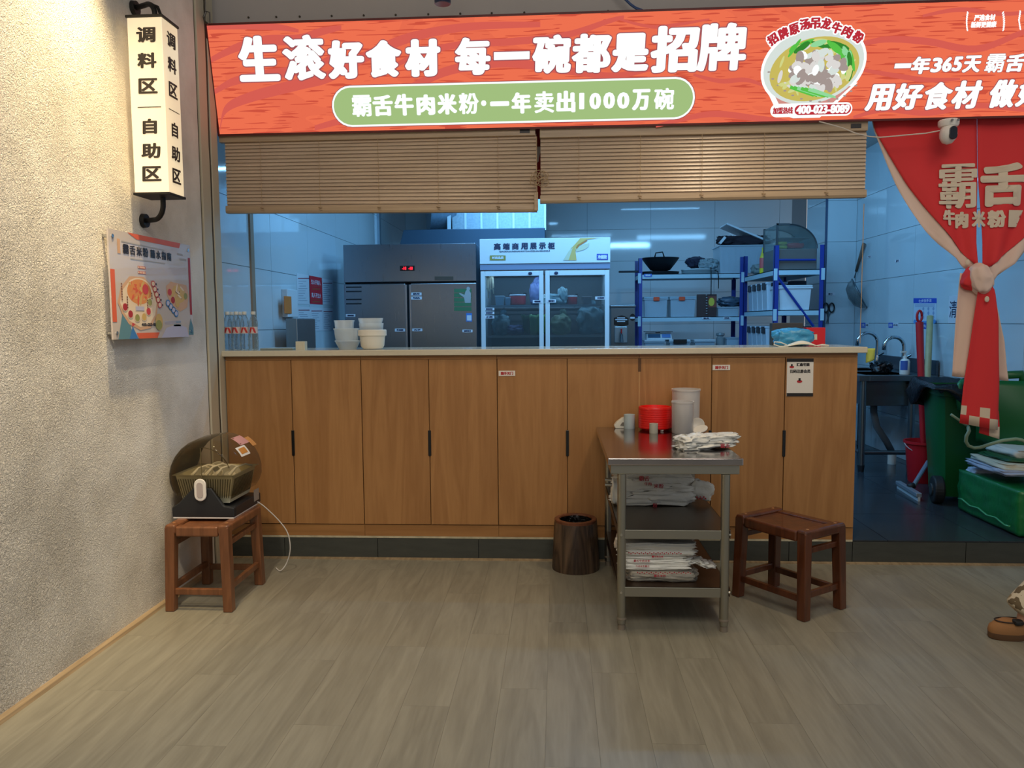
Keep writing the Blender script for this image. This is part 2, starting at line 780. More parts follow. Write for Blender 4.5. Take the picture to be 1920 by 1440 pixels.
nt.links.new(sep.outputs['Y'], mr.inputs['Value'])
ad = nt.nodes.new('ShaderNodeMath')
ad.operation = 'MULTIPLY_ADD'
ad.inputs[1].default_value = 0.5
nt.links.new(n2.outputs['Fac'], ad.inputs[0])
nt.links.new(n1.outputs['Fac'], ad.inputs[2])
bp = nt.nodes.new('ShaderNodeBump')
bp.inputs['Distance'].default_value = 0.020
nt.links.new(mr.outputs[0], bp.inputs['Strength'])
nt.links.new(ad.outputs[0], bp.inputs['Height'])
nt.links.new(bp.outputs[0], p.inputs['Normal'])
# faint dirt and hairline scuffs
n3 = nt.nodes.new('ShaderNodeTexNoise')
n3.inputs['Scale'].default_value = 3.5
n3.inputs['Detail'].default_value = 8
nt.links.new(geo.outputs['Position'], n3.inputs['Vector'])
rp = nt.nodes.new('ShaderNodeValToRGB')
rp.color_ramp.elements[0].color = lin((204, 198, 186))
rp.color_ramp.elements[1].color = lin((232, 227, 216))
rp.color_ramp.elements[0].position = 0.3
rp.color_ramp.elements[1].position = 0.6
nt.links.new(n3.outputs['Fac'], rp.inputs[0])
nt.links.new(rp.outputs[0], p.inputs['Base Color'])
nt.links.new(p.outputs[0], out.inputs[0])
M_PLASTER = m

b = B()
b.box(-2.35, XL, -2.5, 4.53, -0.1, 4.4)
struct(b.done('wall_left', M_PLASTER))
M_TRIMW = mat('trim_cream', (196, 186, 162), 0.6, var=(6, 0.06))
M_TRIMD = mat('trim_groove', (70, 62, 50), 0.9)
# painted jamb boards between the plaster and the counter, with a ragged crack
b = B()
b.box(-2.35, -2.108, 4.53, 4.545, 0, 4.4)
struct(b.done('trim_1', M_TRIMD))
b = B()
b.box(-2.35, -2.096, 4.545, 4.655, 0, 4.4)
struct(b.done('trim_2', M_TRIMW, bevel=.004))
b = B()
random.seed(5)
zs = [i * 0.16 for i in range(24)]
pts = []
for z in zs:
    yy = 4.664 + random.uniform(-.006, .006)
    pts.append((yy, z))
for (ya, za), (yb, zb) in zip(pts, pts[1:]):
    b.poly([(-2.3, ya, za), (-2.3, yb, zb), (-2.094, yb, zb), (-2.094, ya, za)], (0, -0.012 - 0, 0))
struct(b.done('trim_3', M_TRIMD))
b = B()
b.box(-2.35, -2.09, 4.67, 4.76, 0, 4.4)
struct(b.done('trim_4', M_TRIMW, bevel=.004))
# thin floor edge along the plaster
M_EDGE = wood('edge_strip', (140, 120, 92), (172, 150, 118), (20, 1, 20), 0.5)
b = B()
b.poly([(XL, -2.0, 0), (XL + .028, -2.0, 0), (XL + .022, -2.0, .014), (XL, -2.0, .02)], (0, 6.53, 0))
struct(b.done('baseboard_left', M_EDGE))
b = B()
b.box(-2.08, 4.2, YF - .035, YF - .001, 0, .006)
struct(b.done('baseboard_front', M_EDGE))

# raised kitchen floor with its plinth of dark stone tiles
M_KF = mat('kitchen_floor_tile', (46, 52, 58), 0.22, var=(3, 0.25), bump=(40, .1, .002))
M_GR = mat('floor_grout', (40, 44, 46), 0.8)
b = B()
b.box(-2.3, 4.2, YF + .012, YB + .2, -0.1, ZK - .006)
kf = struct(b.done('floor_kitchen', M_GR))
M_PT = mat('plinth_stone', (62, 64, 58), 0.55, var=(5, 0.3), bump=(30, .2, .003))
tile_b = None


def tiles_on(parent, make, m, name='tile'):
    """copies of one unit tile laid side by side; make yields (location, scale)"""
    bb = B()
    bb.box(-.5, .5, -.5, .5, -.5, .5)
    me = None
    off = Vector(parent.location)
    for loc, sc in make:
        if me is None:
            me = bpy.data.meshes.new(name)
            bb.bm.to_mesh(me)
            me.materials.append(m)
            bb.bm.free()
        o = bpy.data.objects.new(name, me)
        COL.objects.link(o)
        o.parent = parent
        o.location = Vector(loc) - off
        o.scale = sc
        bv = o.modifiers.new('bevel', 'BEVEL')
        bv.width = 0.0015
        bv.segments = 1
    return parent


xs = [-2.08, -1.74, -1.14, -.5, .145, .78, 1.41, 1.79, 2.46, 3.1, 3.75, 4.2]
tiles_on(kf, [(((a + c) / 2, YF + .006, .066), (c - a - .004, .012, .128)) for a, c in zip(xs, xs[1:])], M_PT)
# rough mortar bed on the plinth
M_MORT = mat('mortar', (186, 176, 148), 0.9, var=(20, 0.5), bump=(60, .6, .006))
b = B()
b.box(-2.08, 1.79, YF + .002, YF + .05, .128, .141)
b.done('mortar_bed', M_MORT, kf)
mk = []
ny = 10
ys = [YF + .002 + i * .655 for i in range(ny + 1)]
xk = [-2.2 + i * .6 for i in range(11)]
for j in range(ny):
    for i in range(10):
        if xk[i] < 1.0 and j > 0 and ys[j] < 6.0:
            pass
        mk.append((((xk[i] + xk[i + 1]) / 2, (ys[j] + ys[j + 1]) / 2, ZK - .004), (.6 - .004, .655 - .004, .008)))
tiles_on(kf, mk, M_KF)

# tiled kitchen walls, 90 x 45 tiles
M_WT = mat('wall_tile_glaze', (196, 210, 216), 0.06, spec=0.5, var=(1.2, 0.03))
M_WG = mat('wall_grout', (120, 134, 142), 0.8)
rows = [ZK] + [.54 + .45 * i for i in range(7)]
rows[-1] = 3.3
b = B()
b.box(XW - .2, XW - .008, 4.765, YB + .2, 0, 3.35)
w = struct(b.done('wall_kitchen_left', M_WG))
ycol = [4.77, 5.0] + [5.0 + .89 * i for i in range(1, 7)] + [YB]
tiles_on(w, [((XW - .004, (y0 + y1) / 2, (z0 + z1) / 2), (.008, y1 - y0 - .004, z1 - z0 - .004)) for y0, y1 in zip(ycol, ycol[1:]) for z0, z1 in zip(rows, rows[1:])], M_WT)
b = B()
b.box(XR + .008, XR + .2, 4.765, 8.85, 0, 3.35)
w = struct(b.done('wall_kitchen_right', M_WG))
ycol = [4.765, 4.82, 5.69, 6.56, 7.43, 8.3, 8.85]
tiles_on(w, [((XR + .004, (y0 + y1) / 2, (z0 + z1) / 2), (.008, y1 - y0 - .004, z1 - z0 - .004)) for y0, y1 in zip(ycol, ycol[1:]) for z0, z1 in zip(rows, rows[1:])], M_WT)
b = B()
b.box(XW - .2, XR + .2, YB + .008, YB + .2, 0, 3.35)
w = struct(b.done('wall_kitchen_back', M_WG))
x0 = at(1220, 432, YB).x
xcol = [x0 + .9 * i for i in range(-4, 5)]
xcol = [XW] + [x for x in xcol if XW + .1 < x < XR - .1] + [XR]
tiles_on(w, [(((a + c) / 2, YB + .004, (z0 + z1) / 2), (c - a - .004, .008, z1 - z0 - .004)) for a, c in zip(xcol, xcol[1:]) for z0, z1 in zip(rows, rows[1:])], M_WT)
# wall end standing out in front of the back wall, tiled on two sides
XP = at(1548, 420, 8.85).x
b = B()
b.box(XP + .008, XR + .2, 8.858, 9.5, 0, 3.35)
w = struct(b.done('wall_kitchen_column', M_WG))
mk = [((XP + .004, (8.85 + 9.5) / 2, (z0 + z1) / 2), (.008, .646, z1 - z0 - .004)) for z0, z1 in zip(rows, rows[1:])]
mk += [((((XP + .02) + XR) / 2, 8.854, (z0 + z1) / 2), (XR - XP - .024, .008, z1 - z0 - .004)) for z0, z1 in zip(rows, rows[1:])]
tiles_on(w, mk, M_WT)
b = B()
b.box(XP - .002, XP + .018, 8.84, 8.86, ZK, 3.3)
struct(b.done('trim_5', mat('corner_strip', (70, 90, 120), 0.4, 0.3)))
# corner strips on the left wall
b = B()
b.box(XW, XW + .014, 5.47, 5.53, ZK, 3.3)
struct(b.done('trim_6', mat('brown_strip', (150, 128, 104), 0.5)))
b = B()
yy = atx(708, 430, XW).y
b.box(XW, XW + .03, yy - .03, yy + .06, ZK, 3.3)
struct(b.done('trim_7', mat('steel_strip', (170, 190, 205), 0.35, 0.6)))

# kitchen ceiling, dining ceiling, bulkhead above the sign
M_CEIL = mat('ceiling_paint', (190, 188, 184), 0.9)
b = B()
b.box(-2.4, 4.2, 5.0, YB + .2, 3.3, 3.4)
struct(b.done('ceiling_kitchen', M_CEIL))
b = B()
b.box(-2.35, 4.2, -2.5, 4.89, 4.4, 4.5)
struct(b.done('ceiling', mat('ceiling_dark', (150, 148, 144), 0.9)))
M_BULK = mat('bulkhead_paint', (186, 178, 172), 0.75, var=(2, .05))
b = B()
b.box(-2.35, 4.2, 4.90, 5.0, 2.72, 4.4)
bh = struct(b.done('wall_front', M_BULK))
b = B()
b.box(XR, 4.2, 4.70, 4.765, ZK, 4.4)
struct(b.done('trim_8', M_TRIMW, bevel=.004))
# screws along the lower edge of the board
for px in (466, 518, 562, 622, 682, 742, 803, 863, 922, 983, 1140, 1222, 1300, 1380):
    q = at(px, 34 - (px - 400) * .018, 4.897)
    b = B()
    b.cyl((q.x, 4.893, q.z), (q.x, 4.901, q.z), .006, seg=8)
    b.done('screw', M_TRIMD, bh)
# ================================================================== THE SHOP FRONT
# ---- light box sign, leaning forward
SO = Vector((-2.085, 4.785, 2.658))
ST = Vector((-2.085, 4.66, 3.262))
SF = Frame(SO, (1, 0, 0), ST - SO)
SH = (ST - SO).length
SW = 5.25
sign = thing('light_box_sign', 'long orange backlit sign box with white slogan above the counter', 'sign', SO)
M_RIM = mat('sign_rim', (96, 30, 26), 0.5)
M_SBG, nt, out = new_mat('sign_print')
L = nt.links
em = nt.nodes.new('ShaderNodeEmission')
tc = nt.nodes.new('ShaderNodeTexCoord')
mp = nt.nodes.new('ShaderNodeMapping')
mp.inputs['Scale'].default_value = (0.55, 1.0, 1.9)
mp.inputs['Rotation'].default_value = (0, math.radians(12), 0)
L.new(tc.outputs['Object'], mp.inputs[0])
nz = nt.nodes.new('ShaderNodeTexNoise')
nz.inputs['Scale'].default_value = 1.7
nz.inputs['Detail'].default_value = 1.5
nz.inputs['Distortion'].default_value = 0.9
L.new(mp.outputs[0], nz.inputs['Vector'])
mu = nt.nodes.new('ShaderNodeMath')
mu.operation = 'MULTIPLY'
mu.inputs[1].default_value = 7.5
L.new(nz.outputs['Fac'], mu.inputs[0])
pp = nt.nodes.new('ShaderNodeMath')
pp.operation = 'PINGPONG'
pp.inputs[1].default_value = 1.0
L.new(mu.outputs[0], pp.inputs[0])
rp = nt.nodes.new('ShaderNodeValToRGB')
rp.color_ramp.interpolation = 'CONSTANT'
rp.color_ramp.elements[0].color = lin((238, 113, 80))
rp.color_ramp.elements[1].color = lin((232, 108, 78))
rp.color_ramp.elements[1].position = 0.66
L.new(pp.outputs[0], rp.inputs[0])
# short horizontal graver strokes
mp2 = nt.nodes.new('ShaderNodeMapping')
mp2.inputs['Scale'].default_value = (4.5, 1, 75)
L.new(tc.outputs['Object'], mp2.inputs[0])
n2 = nt.nodes.new('ShaderNodeTexNoise')
n2.inputs['Scale'].default_value = 1.3
n2.inputs['Detail'].default_value = 0
L.new(mp2.outputs[0], n2.inputs['Vector'])
gt = nt.nodes.new('ShaderNodeMath')
gt.operation = 'GREATER_THAN'
gt.inputs[1].default_value = 0.635
L.new(n2.outputs['Fac'], gt.inputs[0])
mx = nt.nodes.new('ShaderNodeMixRGB')
mx.inputs[2].default_value = lin((206, 82, 62))
L.new(gt.outputs[0], mx.inputs[0])
L.new(rp.outputs[0], mx.inputs[1])
L.new(mx.outputs[0], em.inputs[0])
em.inputs[1].default_value = 1.0
L.new(em.outputs[0], out.inputs[0])
b = B()
q = [SF.p(0, 0), SF.p(SW, 0), SF.p(SW, SH), SF.p(0, SH)]
b.poly(q, -SF.n * .004)
b.done('printed_face', M_SBG, sign)
b = B()
for (u0, u1, v0, v1) in ((-.012, SW + .012, -.012, 0.0), (-.012, SW + .012, SH, SH + .012), (-.012, 0, 0, SH), (SW, SW + .012, 0, SH)):
    b.poly([SF.p(u0, v0, .004), SF.p(u1, v0, .004), SF.p(u1, v1, .004), SF.p(u0, v1, .004)], -SF.n * .055)
b.poly([SF.p(0, 0, -.045), SF.p(SW, 0, -.045), SF.p(SW, SH, -.045), SF.p(0, SH, -.045)], -SF.n * .006)
b.done('rim', M_RIM, sign)
G_W = glow('sign_white', (246, 255, 252), 1.12)
G_OUT = glow('sign_outline', (176, 92, 98), .8)
G_GREEN = glow('sign_green', (166, 196, 130), .95)
G_RED = glow('sign_red', (196, 50, 62), .9)
# broad curved ribbons of the print
ink = Ink(SF, .0008)
RB = [([(388, 52), (450, 49), (520, 51), (560, 58)], 13), ([(396, 112), (447, 88), (500, 76), (560, 74), (600, 60), (640, 52)], 20), ([(402, 172), (440, 152), (500, 140), (560, 132), (600, 120), (640, 96)], 19),
      ([(413, 240), (424, 204), (470, 182), (560, 158), (620, 142), (690, 104), (770, 70), (880, 50), (1013, 46)], 23), ([(590, 240), (640, 226), (700, 208), (780, 160), (850, 130), (950, 118), (1060, 132), (1150, 142), (1225, 128)], 18),
      ([(700, 146), (780, 104), (860, 84), (960, 78), (1060, 66), (1140, 40), (1170, 32)], 14), ([(1160, 36), (1220, 50), (1270, 46), (1330, 36)], 7), ([(1300, 140), (1350, 152), (1400, 150), (1440, 164)], 9), ([(1230, 236), (1330, 214), (1420, 222), (1480, 228)], 12),
      ([(1596, 88), (1660, 74), (1740, 78), (1830, 92), (1920, 60), (1990, 40)], 14), ([(1610, 130), (1680, 142), (1740, 150), (1800, 148)], 10), ([(1600, 220), (1660, 206), (1740, 212), (1830, 198), (1930, 206), (2000, 200)], 11), ([(1730, 30), (1800, 18), (1880, 26), (1960, 20)], 9)]
for pts, wd in RB:
    up, dn = [], []
    m_ = (len(pts) - 1) * 6
    for k in range(m_ + 1):
        t_ = k / 6
        i_ = min(int(t_), len(pts) - 2)
        f_ = t_ - i_
        P0, P1, P2, P3 = pts[max(i_ - 1, 0)], pts[i_], pts[i_ + 1], pts[min(i_ + 2, len(pts) - 1)]
        q_ = [.5 * (2 * P1[j] + (P2[j] - P0[j]) * f_ + (2 * P0[j] - 5 * P1[j] + 4 * P2[j] - P3[j]) * f_ * f_ + (3 * P1[j] - P0[j] - 3 * P2[j] + P3[j]) * f_ ** 3) for j in (0, 1)]
        h_ = wd / 2 * (.25 + .75 * math.sin(PI * min(1, .12 + .8 * k / m_)))
        up.append((q_[0], q_[1] - h_))
        dn.append((q_[0], q_[1] + h_))
    for k in range(m_):
        ink.polypx([dn[k], dn[k + 1], up[k + 1], up[k]], 0)
o = ink.done('printed_ribbons', glow('sign_ribbon', (215, 94, 82), 1.0), sign)
o['kind'] = 'stuff'
ink = Ink(SF, .002)
main = [('生', 447, 67, 524, 153), ('滚', 530, 65, 610, 151), ('好', 615, 75, 683, 148), ('食', 686, 75, 753, 145), ('材', 759, 73, 826, 144),
        ('每', 853, 70, 920, 141), ('一', 926, 97, 993, 112), ('碗', 998, 65, 1071, 138), ('都', 1072, 63, 1146, 137), ('是', 1147, 62, 1217, 135),
        ('招', 1220, 48, 1310, 136), ('牌', 1308, 43, 1400, 133)]
for ch, x0, y0, x1, y1 in main:
    ink.textpx(ch, x0 - 2, y0 - 2, x1 + 2, y1 + 2, bold=.021 if ch != '一' else .006, vb=.78 if ch != '一' else 1, mi=1, shear=.03)
    ink.textpx(ch, x0, y0, x1, y1, bold=.0165 if ch not in '一滚碗都牌每' else (.003 if ch == '一' else .0135), mi=0, lift=.001, shear=.03)
# green pill with the second line
u0, v0 = SF.uv(625, 228)
u1, v1 = SF.uv(1304, 156)
vv = SF.uv(960, 192)[1]
h = .118
ink.pill(u0 - .004, vv - h - .004, u1 + .004, vv + h + .004, mi=1)
ink.pill(u0, vv - h, u1, vv + h, mi=0, lift=.0006)
ink.pill(u0 + .011, vv - h + .011, u1 - .011, vv + h - .011, mi=2, lift=.0012)
line2 = [('霸', 660, 178, 697, 219), ('舌', 699, 178, 737, 218), ('牛', 740, 176, 776, 217), ('肉', 781, 177, 816, 216), ('米', 820, 175, 857, 215), ('粉', 860, 174, 898, 214),
         ('·', 902, 188, 912, 199), ('一', 919, 190, 955, 199), ('年', 959, 173, 996, 213), ('卖', 1002, 171, 1039, 212), ('出', 1043, 170, 1079, 211),
         ('1', 1086, 174, 1095.5, 205), ('0', 1105, 174, 1127, 205), ('0', 1131, 173, 1153, 204), ('0', 1157, 173, 1180, 204), ('万', 1185, 167, 1219, 207), ('碗', 1226, 165, 1264, 206)]
for ch, x0, y0, x1, y1 in line2:
    ink.textpx(ch, x0, y0, x1, y1, bold=.0078 if ch not in '霸粉卖碗1' else .005, mi=0, lift=.0022)
# right-hand slogans
for ch, x0, y0, x1, y1 in [('一', 1677, 119, 1708, 128), ('年', 1709, 106, 1744, 139), ('3', 1746, 108, 1766, 136), ('6', 1767, 107, 1785, 135), ('5', 1786, 106, 1804, 134), ('天', 1806, 104, 1839, 136),
                           ('霸', 1848, 101, 1883, 136), ('舌', 1886, 101, 1921, 135)]:
    ink.textpx(ch, x0 - 1, y0 - 1, x1 + 1, y1 + 1, bold=.011 if ch not in '一霸' else .006, mi=1, shear=.12, lift=.0004)
    ink.textpx(ch, x0, y0, x1, y1, bold=.0066 if ch not in '一霸' else .003, mi=0, shear=.12, lift=.0012)
for ch, x0, y0, x1, y1 in [('用', 1625, 158, 1673, 208), ('好', 1677, 156, 1729, 206), ('食', 1732, 154, 1784, 206), ('材', 1786, 151, 1839, 204), ('做', 1855, 149, 1905, 202), ('好', 1908, 148, 1960, 200)]:
    ink.textpx(ch, x0 - 1.5, y0 - 1.5, x1 + 1.5, y1 + 1.5, bold=.0135, mi=1, shear=.14, lift=.0004)
    ink.textpx(ch, x0, y0, x1, y1, bold=.0088, mi=0, shear=.14, lift=.0012)
# laurel badge
for k in range(-4, 5):
    for sg, cx0 in ((-1, 1826), (1, 1868)):
        cu, cv = SF.uv(cx0 + sg * (14 - abs(k + .5) * .8 * abs(k + .5) * .12), 40 - k * 4.0)
        ink.disc(cu, cv, .0085, .0042, mi=0, lift=.001, n=8, rot=(PI / 3 if sg > 0 else 2 * PI / 3))
for ch, x0, y0, x1, y1 in [('严选食材', 1826, 27, 1866, 39), ('新鲜更健康', 1820, 40, 1868, 52)]:
    ink.textpx(ch, x0, y0, x1, y1, bold=.0022, mi=0, lift=.001)
# second laurel badge, cut by the edge of the picture
for k in range(-4, 5):
    cu, cv = SF.uv(1910 - abs(k) * -.6, 38 - k * 4.0)
    ink.disc(cu, cv, .0085, .0042, mi=0, lift=.001, n=8, rot=2 * PI / 3)
o = ink.done('lettering', [G_W, G_OUT, G_GREEN], sign)
o['kind'] = 'stuff'
# bowl of noodles printed on the face
G = [G_W, glow('bowl_white', (226, 236, 230), .9), glow('broth', (206, 190, 96), .95), glow('meat_light', (226, 222, 218), .95), glow('meat_shade', (182, 166, 160), .8),
     glow('leaf', (92, 198, 74), .95), glow('leaf_light', (150, 222, 160), .95), glow('cabbage', (214, 218, 140), .95), glow('bowl_wood', (220, 150, 140), .9), G_RED, glow('leaf_dark', (60, 150, 56), .8)]
bo = Ink(SF, .003)
cu, cv = SF.uv(1524, 132)
PXM = SF.uv(1525, 132)[0] - SF.uv(1524, 132)[0]


def bp(dx, dy):
    return cu + dx * PXM, cv - dy * PXM


def ell(dx, dy, rx, ry, mi, lift, rot=0, n=28):
    u, v = bp(dx, dy)
    bo.disc(u, v, rx * PXM, ry * PXM, mi, lift, n, rot)


def shp(pts, mi, lift):
    bo.poly([bp(*q) for q in pts][::-1], mi, lift)


T = math.radians(12)
ell(0, -8, 99, 74, 0, 0, T, 40)
shp([(-92, 20), (-70, 60), (-62, 76), (-30, 86), (20, 86), (44, 66), (86, 24)], 0, 0.0001)
shp([(-80, 24), (-58, 62), (-44, 72), (40, 62), (74, 30)], 8, .0004)
ell(0, -8, 94, 68, 1, .0008, T, 40)
ell(2, -2, 84, 56, 2, .0012, T, 40)
rs = random.Random(11)
for k in range(34):      # noodles and cabbage round the rim
    a = rs.uniform(0, 2 * PI)
    ell(2 + 66 * math.cos(a), -2 + 40 * math.sin(a), rs.uniform(8, 15), rs.uniform(2, 4), rs.choice([7, 7, 2, 3]), .0016 + k * 2e-5, rs.uniform(0, 3))
for k in range(40):      # greens
    a = rs.uniform(-2.6, 0.35) if k < 28 else rs.uniform(-.2, .5)
    ell(6 + rs.uniform(50, 68) * math.cos(a), -8 + rs.uniform(34, 46) * math.sin(a), rs.uniform(9, 20), rs.uniform(3, 6), rs.choice([5, 5, 6, 6, 7, 10]), .0026 + k * 2e-5, -a + PI / 2 + rs.uniform(-.3, .3))
for k in range(90):      # sliced beef
    a, r = rs.uniform(0, 2 * PI), rs.uniform(0, 1) ** .6
    ell(8 + 52 * r * math.cos(a), 8 + 36 * r * math.sin(a) - 6, rs.uniform(8, 14), rs.uniform(5, 8), rs.choice([3, 3, 4, 4, 1, 0]), .0036 + k * 2e-5, rs.uniform(0, 3), 12)
for k in range(7):
    x = -40 + k * 7
    shp([(x, 26 + k), (x + 44, 44 + k * .6), (x + 45, 48 + k * .6), (x - 2, 32 + k)], rs.choice([5, 5, 6]), .005 + k * 2e-5)
# rim fret marks
for k in range(13):
    a = PI * (.12 + .76 * k / 12)
    ell(89 * math.cos(a) * 1.0, -8 + 63 * math.sin(a) + 17 * math.cos(a) * .9, 3.2, 1.6, 4, .0014, 0, 6)
# phone pill
u0, v0 = SF.uv(1443, 216)
u1, v1 = SF.uv(1598, 196)
vm = SF.uv(1520, 206)[1]
bo.pill(u0, vm - .0375, u1, vm + .0375, 0, .0056)
bo.pill(SF.uv(1489, 206)[0], vm - .028, u1 - .008, vm + .028, 9, .006)
o = bo.done('bowl_picture', G, sign)
o['kind'] = 'stuff'
ink = Ink(SF, .0095)
ink.textpx('加盟热线', 1448, 201, 1486, 214, bold=.002, mi=1)
ink.textpx('400-023-8089', 1492, 197, 1592, 213, bold=.004, mi=0)
arc = '招牌原汤吊龙牛肉粉'
for k, ch in enumerate(arc):
    t = (k - 4) / 4
    x = 1528 + 80 * t
    y = 48 + 24 * t * t + (-2 * t) - (4 if abs(t) < .3 else 0)
    cu2, cv2 = SF.uv(x, y)
    ink.text(ch, cu2 - .037, cv2 - .037, cu2 + .037, cv2 + .037, bold=.014, mi=0, vb=1, rot=-t * .62)
    ink.text(ch, cu2 - .03, cv2 - .03, cu2 + .03, cv2 + .03, bold=.0042, mi=1, rot=-t * .62, lift=.0012)
o = ink.done('lettering', [G_W, G_RED], sign)
o['kind'] = 'stuff'

# ---- countertop and cabinets
CT = 1.318
M_TOP = mat('quartz_top', (206, 196, 172), 0.16, var=(60, .05), coat=.2)
b = B()
b.box(-2.11, 1.838, 4.708, 5.215, 1.282, CT)
top = tag(b.done('worktop', M_TOP, bevel=.004), 'long cream stone worktop lying on the row of wooden cabinets', 'countertop')
M_OAK = wood('cabinet_wood', (152, 106, 62), (174, 127, 78), (9, 9, .75), 0.42, 1.0, .03, .5, spec=.35)
M_OAK2 = wood('cabinet_wood_edge', (144, 100, 56), (166, 119, 70), (.8, 9, 9), 0.45, 1.0, .02, .5)
M_BLK = mat('black_handle', (16, 16, 17), 0.35)
M_GAP = mat('dark_gap', (30, 20, 12), 0.9)
D = [-2.085, -1.664, -1.222, -.798, -.373, .058, .496, .931, 1.367, 1.793]
units = [((0, 1, 2), 'wooden cabinet with two flush doors next to the plaster wall', [-1.664]),
         ((2, 3, 4), 'wooden cabinet with two flush doors, second from the plaster wall', [-.798]),
         ((4, 5, 6), 'wooden cabinet with two flush doors behind the wood grain waste bin', [.058]),
         ((6, 7), 'narrow wooden cabinet with a single door behind the steel table', [.925]),
         ((7, 8, 9), 'wooden cabinet with two flush doors behind the red brown stool', [1.367])]
cabs = []
for ids, lb, hs in units:
    xa, xb = D[ids[0]], D[ids[-1]]
    cb = thing('counter_cabinet', lb, 'cabinet', ((xa + xb) / 2, 4.95, ZK), 'cabinets under the worktop')
    b = B()
    b.box(xa + .001, xb - .001, YF + .02, 5.18, ZK + .002, 1.28)
    b.done('carcass', M_OAK, cb)
    b = B()
    b.box(xa + .001, xb - .001, YF + .006, YF + .02, ZK + .002, .214)
    b.done('kickboard', M_OAK2, cb)
    b = B()
    b.box(xa + .001, xb - .001, YF + .004, YF + .02, 1.258, 1.28)
    b.done('top_rail', M_OAK2, cb)
    doors = []
    for a, c in zip(ids, ids[1:]):
        b = B()
        b.box(D[a] + .0025, D[c] - .0025, YF, YF + .019, .219, 1.256)
        doors.append(b.done('door', M_OAK, cb, bevel=.0015))
    for hx in hs:
        dd = min(doors, key=lambda d: abs((d.location + cb.location).x - hx))
        b = B()
        b.box(hx - .009, hx + .009, YF - .006, YF + .004, .655, .815)
        b.done('handle', M_BLK, doors[0], bevel=.002)
    cabs.append((cb, doors))
# notch and pale filler strip between third and fourth cabinet
b = B()
b.box(.488, .506, YF - .002, YF + .006, 1.175, 1.257)
b.done('finger_notch', mat('notch_brown', (92, 62, 34), .7), cabs[3][0])
b = B()
b.box(.4915, .5005, YF - .0015, YF + .005, .22, 1.175)
b.done('edge_strip', wood('pale_oak', (176, 134, 84), (198, 156, 104), (9, 9, .75), .4), cabs[3][0])
# stickers on the doors
M_PAPER = mat('white_paper', (222, 216, 206), .6)
M_INK = mat('black_ink', (28, 24, 24), .6)
M_RINK = mat('red_ink', (176, 34, 40), .55)
DF = Frame((0, YF - .0015, 0), (1, 0, 0), (0, 0, 1))


def sticker(name, px0, py0, px1, py1, texts, label, frame=DF, paper=M_PAPER, ink_m=M_RINK, cat='sticker', thick=.001, extra=None, group=None):
    u0, v0 = frame.uv((px0), (py1))
    u1, v1 = frame.uv((px1), (py0))
    t = thing(name, label, cat, frame.p((u0 + u1) / 2, v0), group)
    b = B()
    b.poly([frame.p(u0, v0, thick), frame.p(u1, v0, thick), frame.p(u1, v1, thick), frame.p(u0, v1, thick)], -frame.n * thick)
    b.done('sheet', paper, t)
    ik = Ink(frame, thick + .0006)
    n = 0
    if extra:
        extra(ik)
        n += 1
    for s, x0, y0, x1, y1, mi in texts:
        ik.textpx(s, x0, y0, x1, y1, bold=.0012, mi=mi)
        n += 1
    if n:
        o = ik.done('lettering', ink_m if isinstance(ink_m, list) else [ink_m], t)
        o['kind'] = 'stuff'
    else:
        ik.b.bm.free()
    return t


sticker('door_sticker', 935, 695, 966, 705, [('随手关门', 939, 697, 962, 703, 0)], 'small white sticker with red writing on a door left of the steel table')
sticker('door_sticker', 1336, 684, 1369, 694, [('随手关门', 1341, 686, 1365, 692, 0)], 'small white sticker with red writing on a door above the plastic tubs')


def poster_extra(ik):
    ik.rectpx(1475, 678.5, 1525.5, 672, 1)
    ik.rectpx(1475, 743, 1524.5, 737, 1)
    for cx, cy, s in ((1484.5, 687, 1.0), (1499, 714, 1.15)):
        u, v = DF.uv(cx, cy)
        k = s * .0033
        ik.disc(u, v - 1.0 * k, 4.2 * k, 2.4 * k, 0, .0001)
        ik.rect(u - 1.6 * k, v - .2 * k, u + 1.6 * k, v + 4.2 * k, 1, .0002)


sticker('member_poster', 1474.5, 672, 1525.5, 743, [('汇鑫宅猫', 1493, 680.5, 1518, 686.5, 1), ('扫码注册会员', 1481, 692.5, 1519.5, 699.5, 1)],
        'white poster with black bands and a small red emblem on the rightmost door', cat='poster', ink_m=[M_RINK, M_INK], extra=poster_extra)

# ---- wooden venetian blinds
M_BL = wood('blind_wood', (188, 164, 140), (208, 186, 160), (1.2, 30, 30), .3, 1.0, .04, .5)
M_BLR = wood('blind_rail', (164, 140, 112), (184, 160, 130), (1.2, 30, 30), .4, 1.0, .02, .5)
M_CORD = mat('cord', (176, 150, 116), .8)
YBL = 4.83


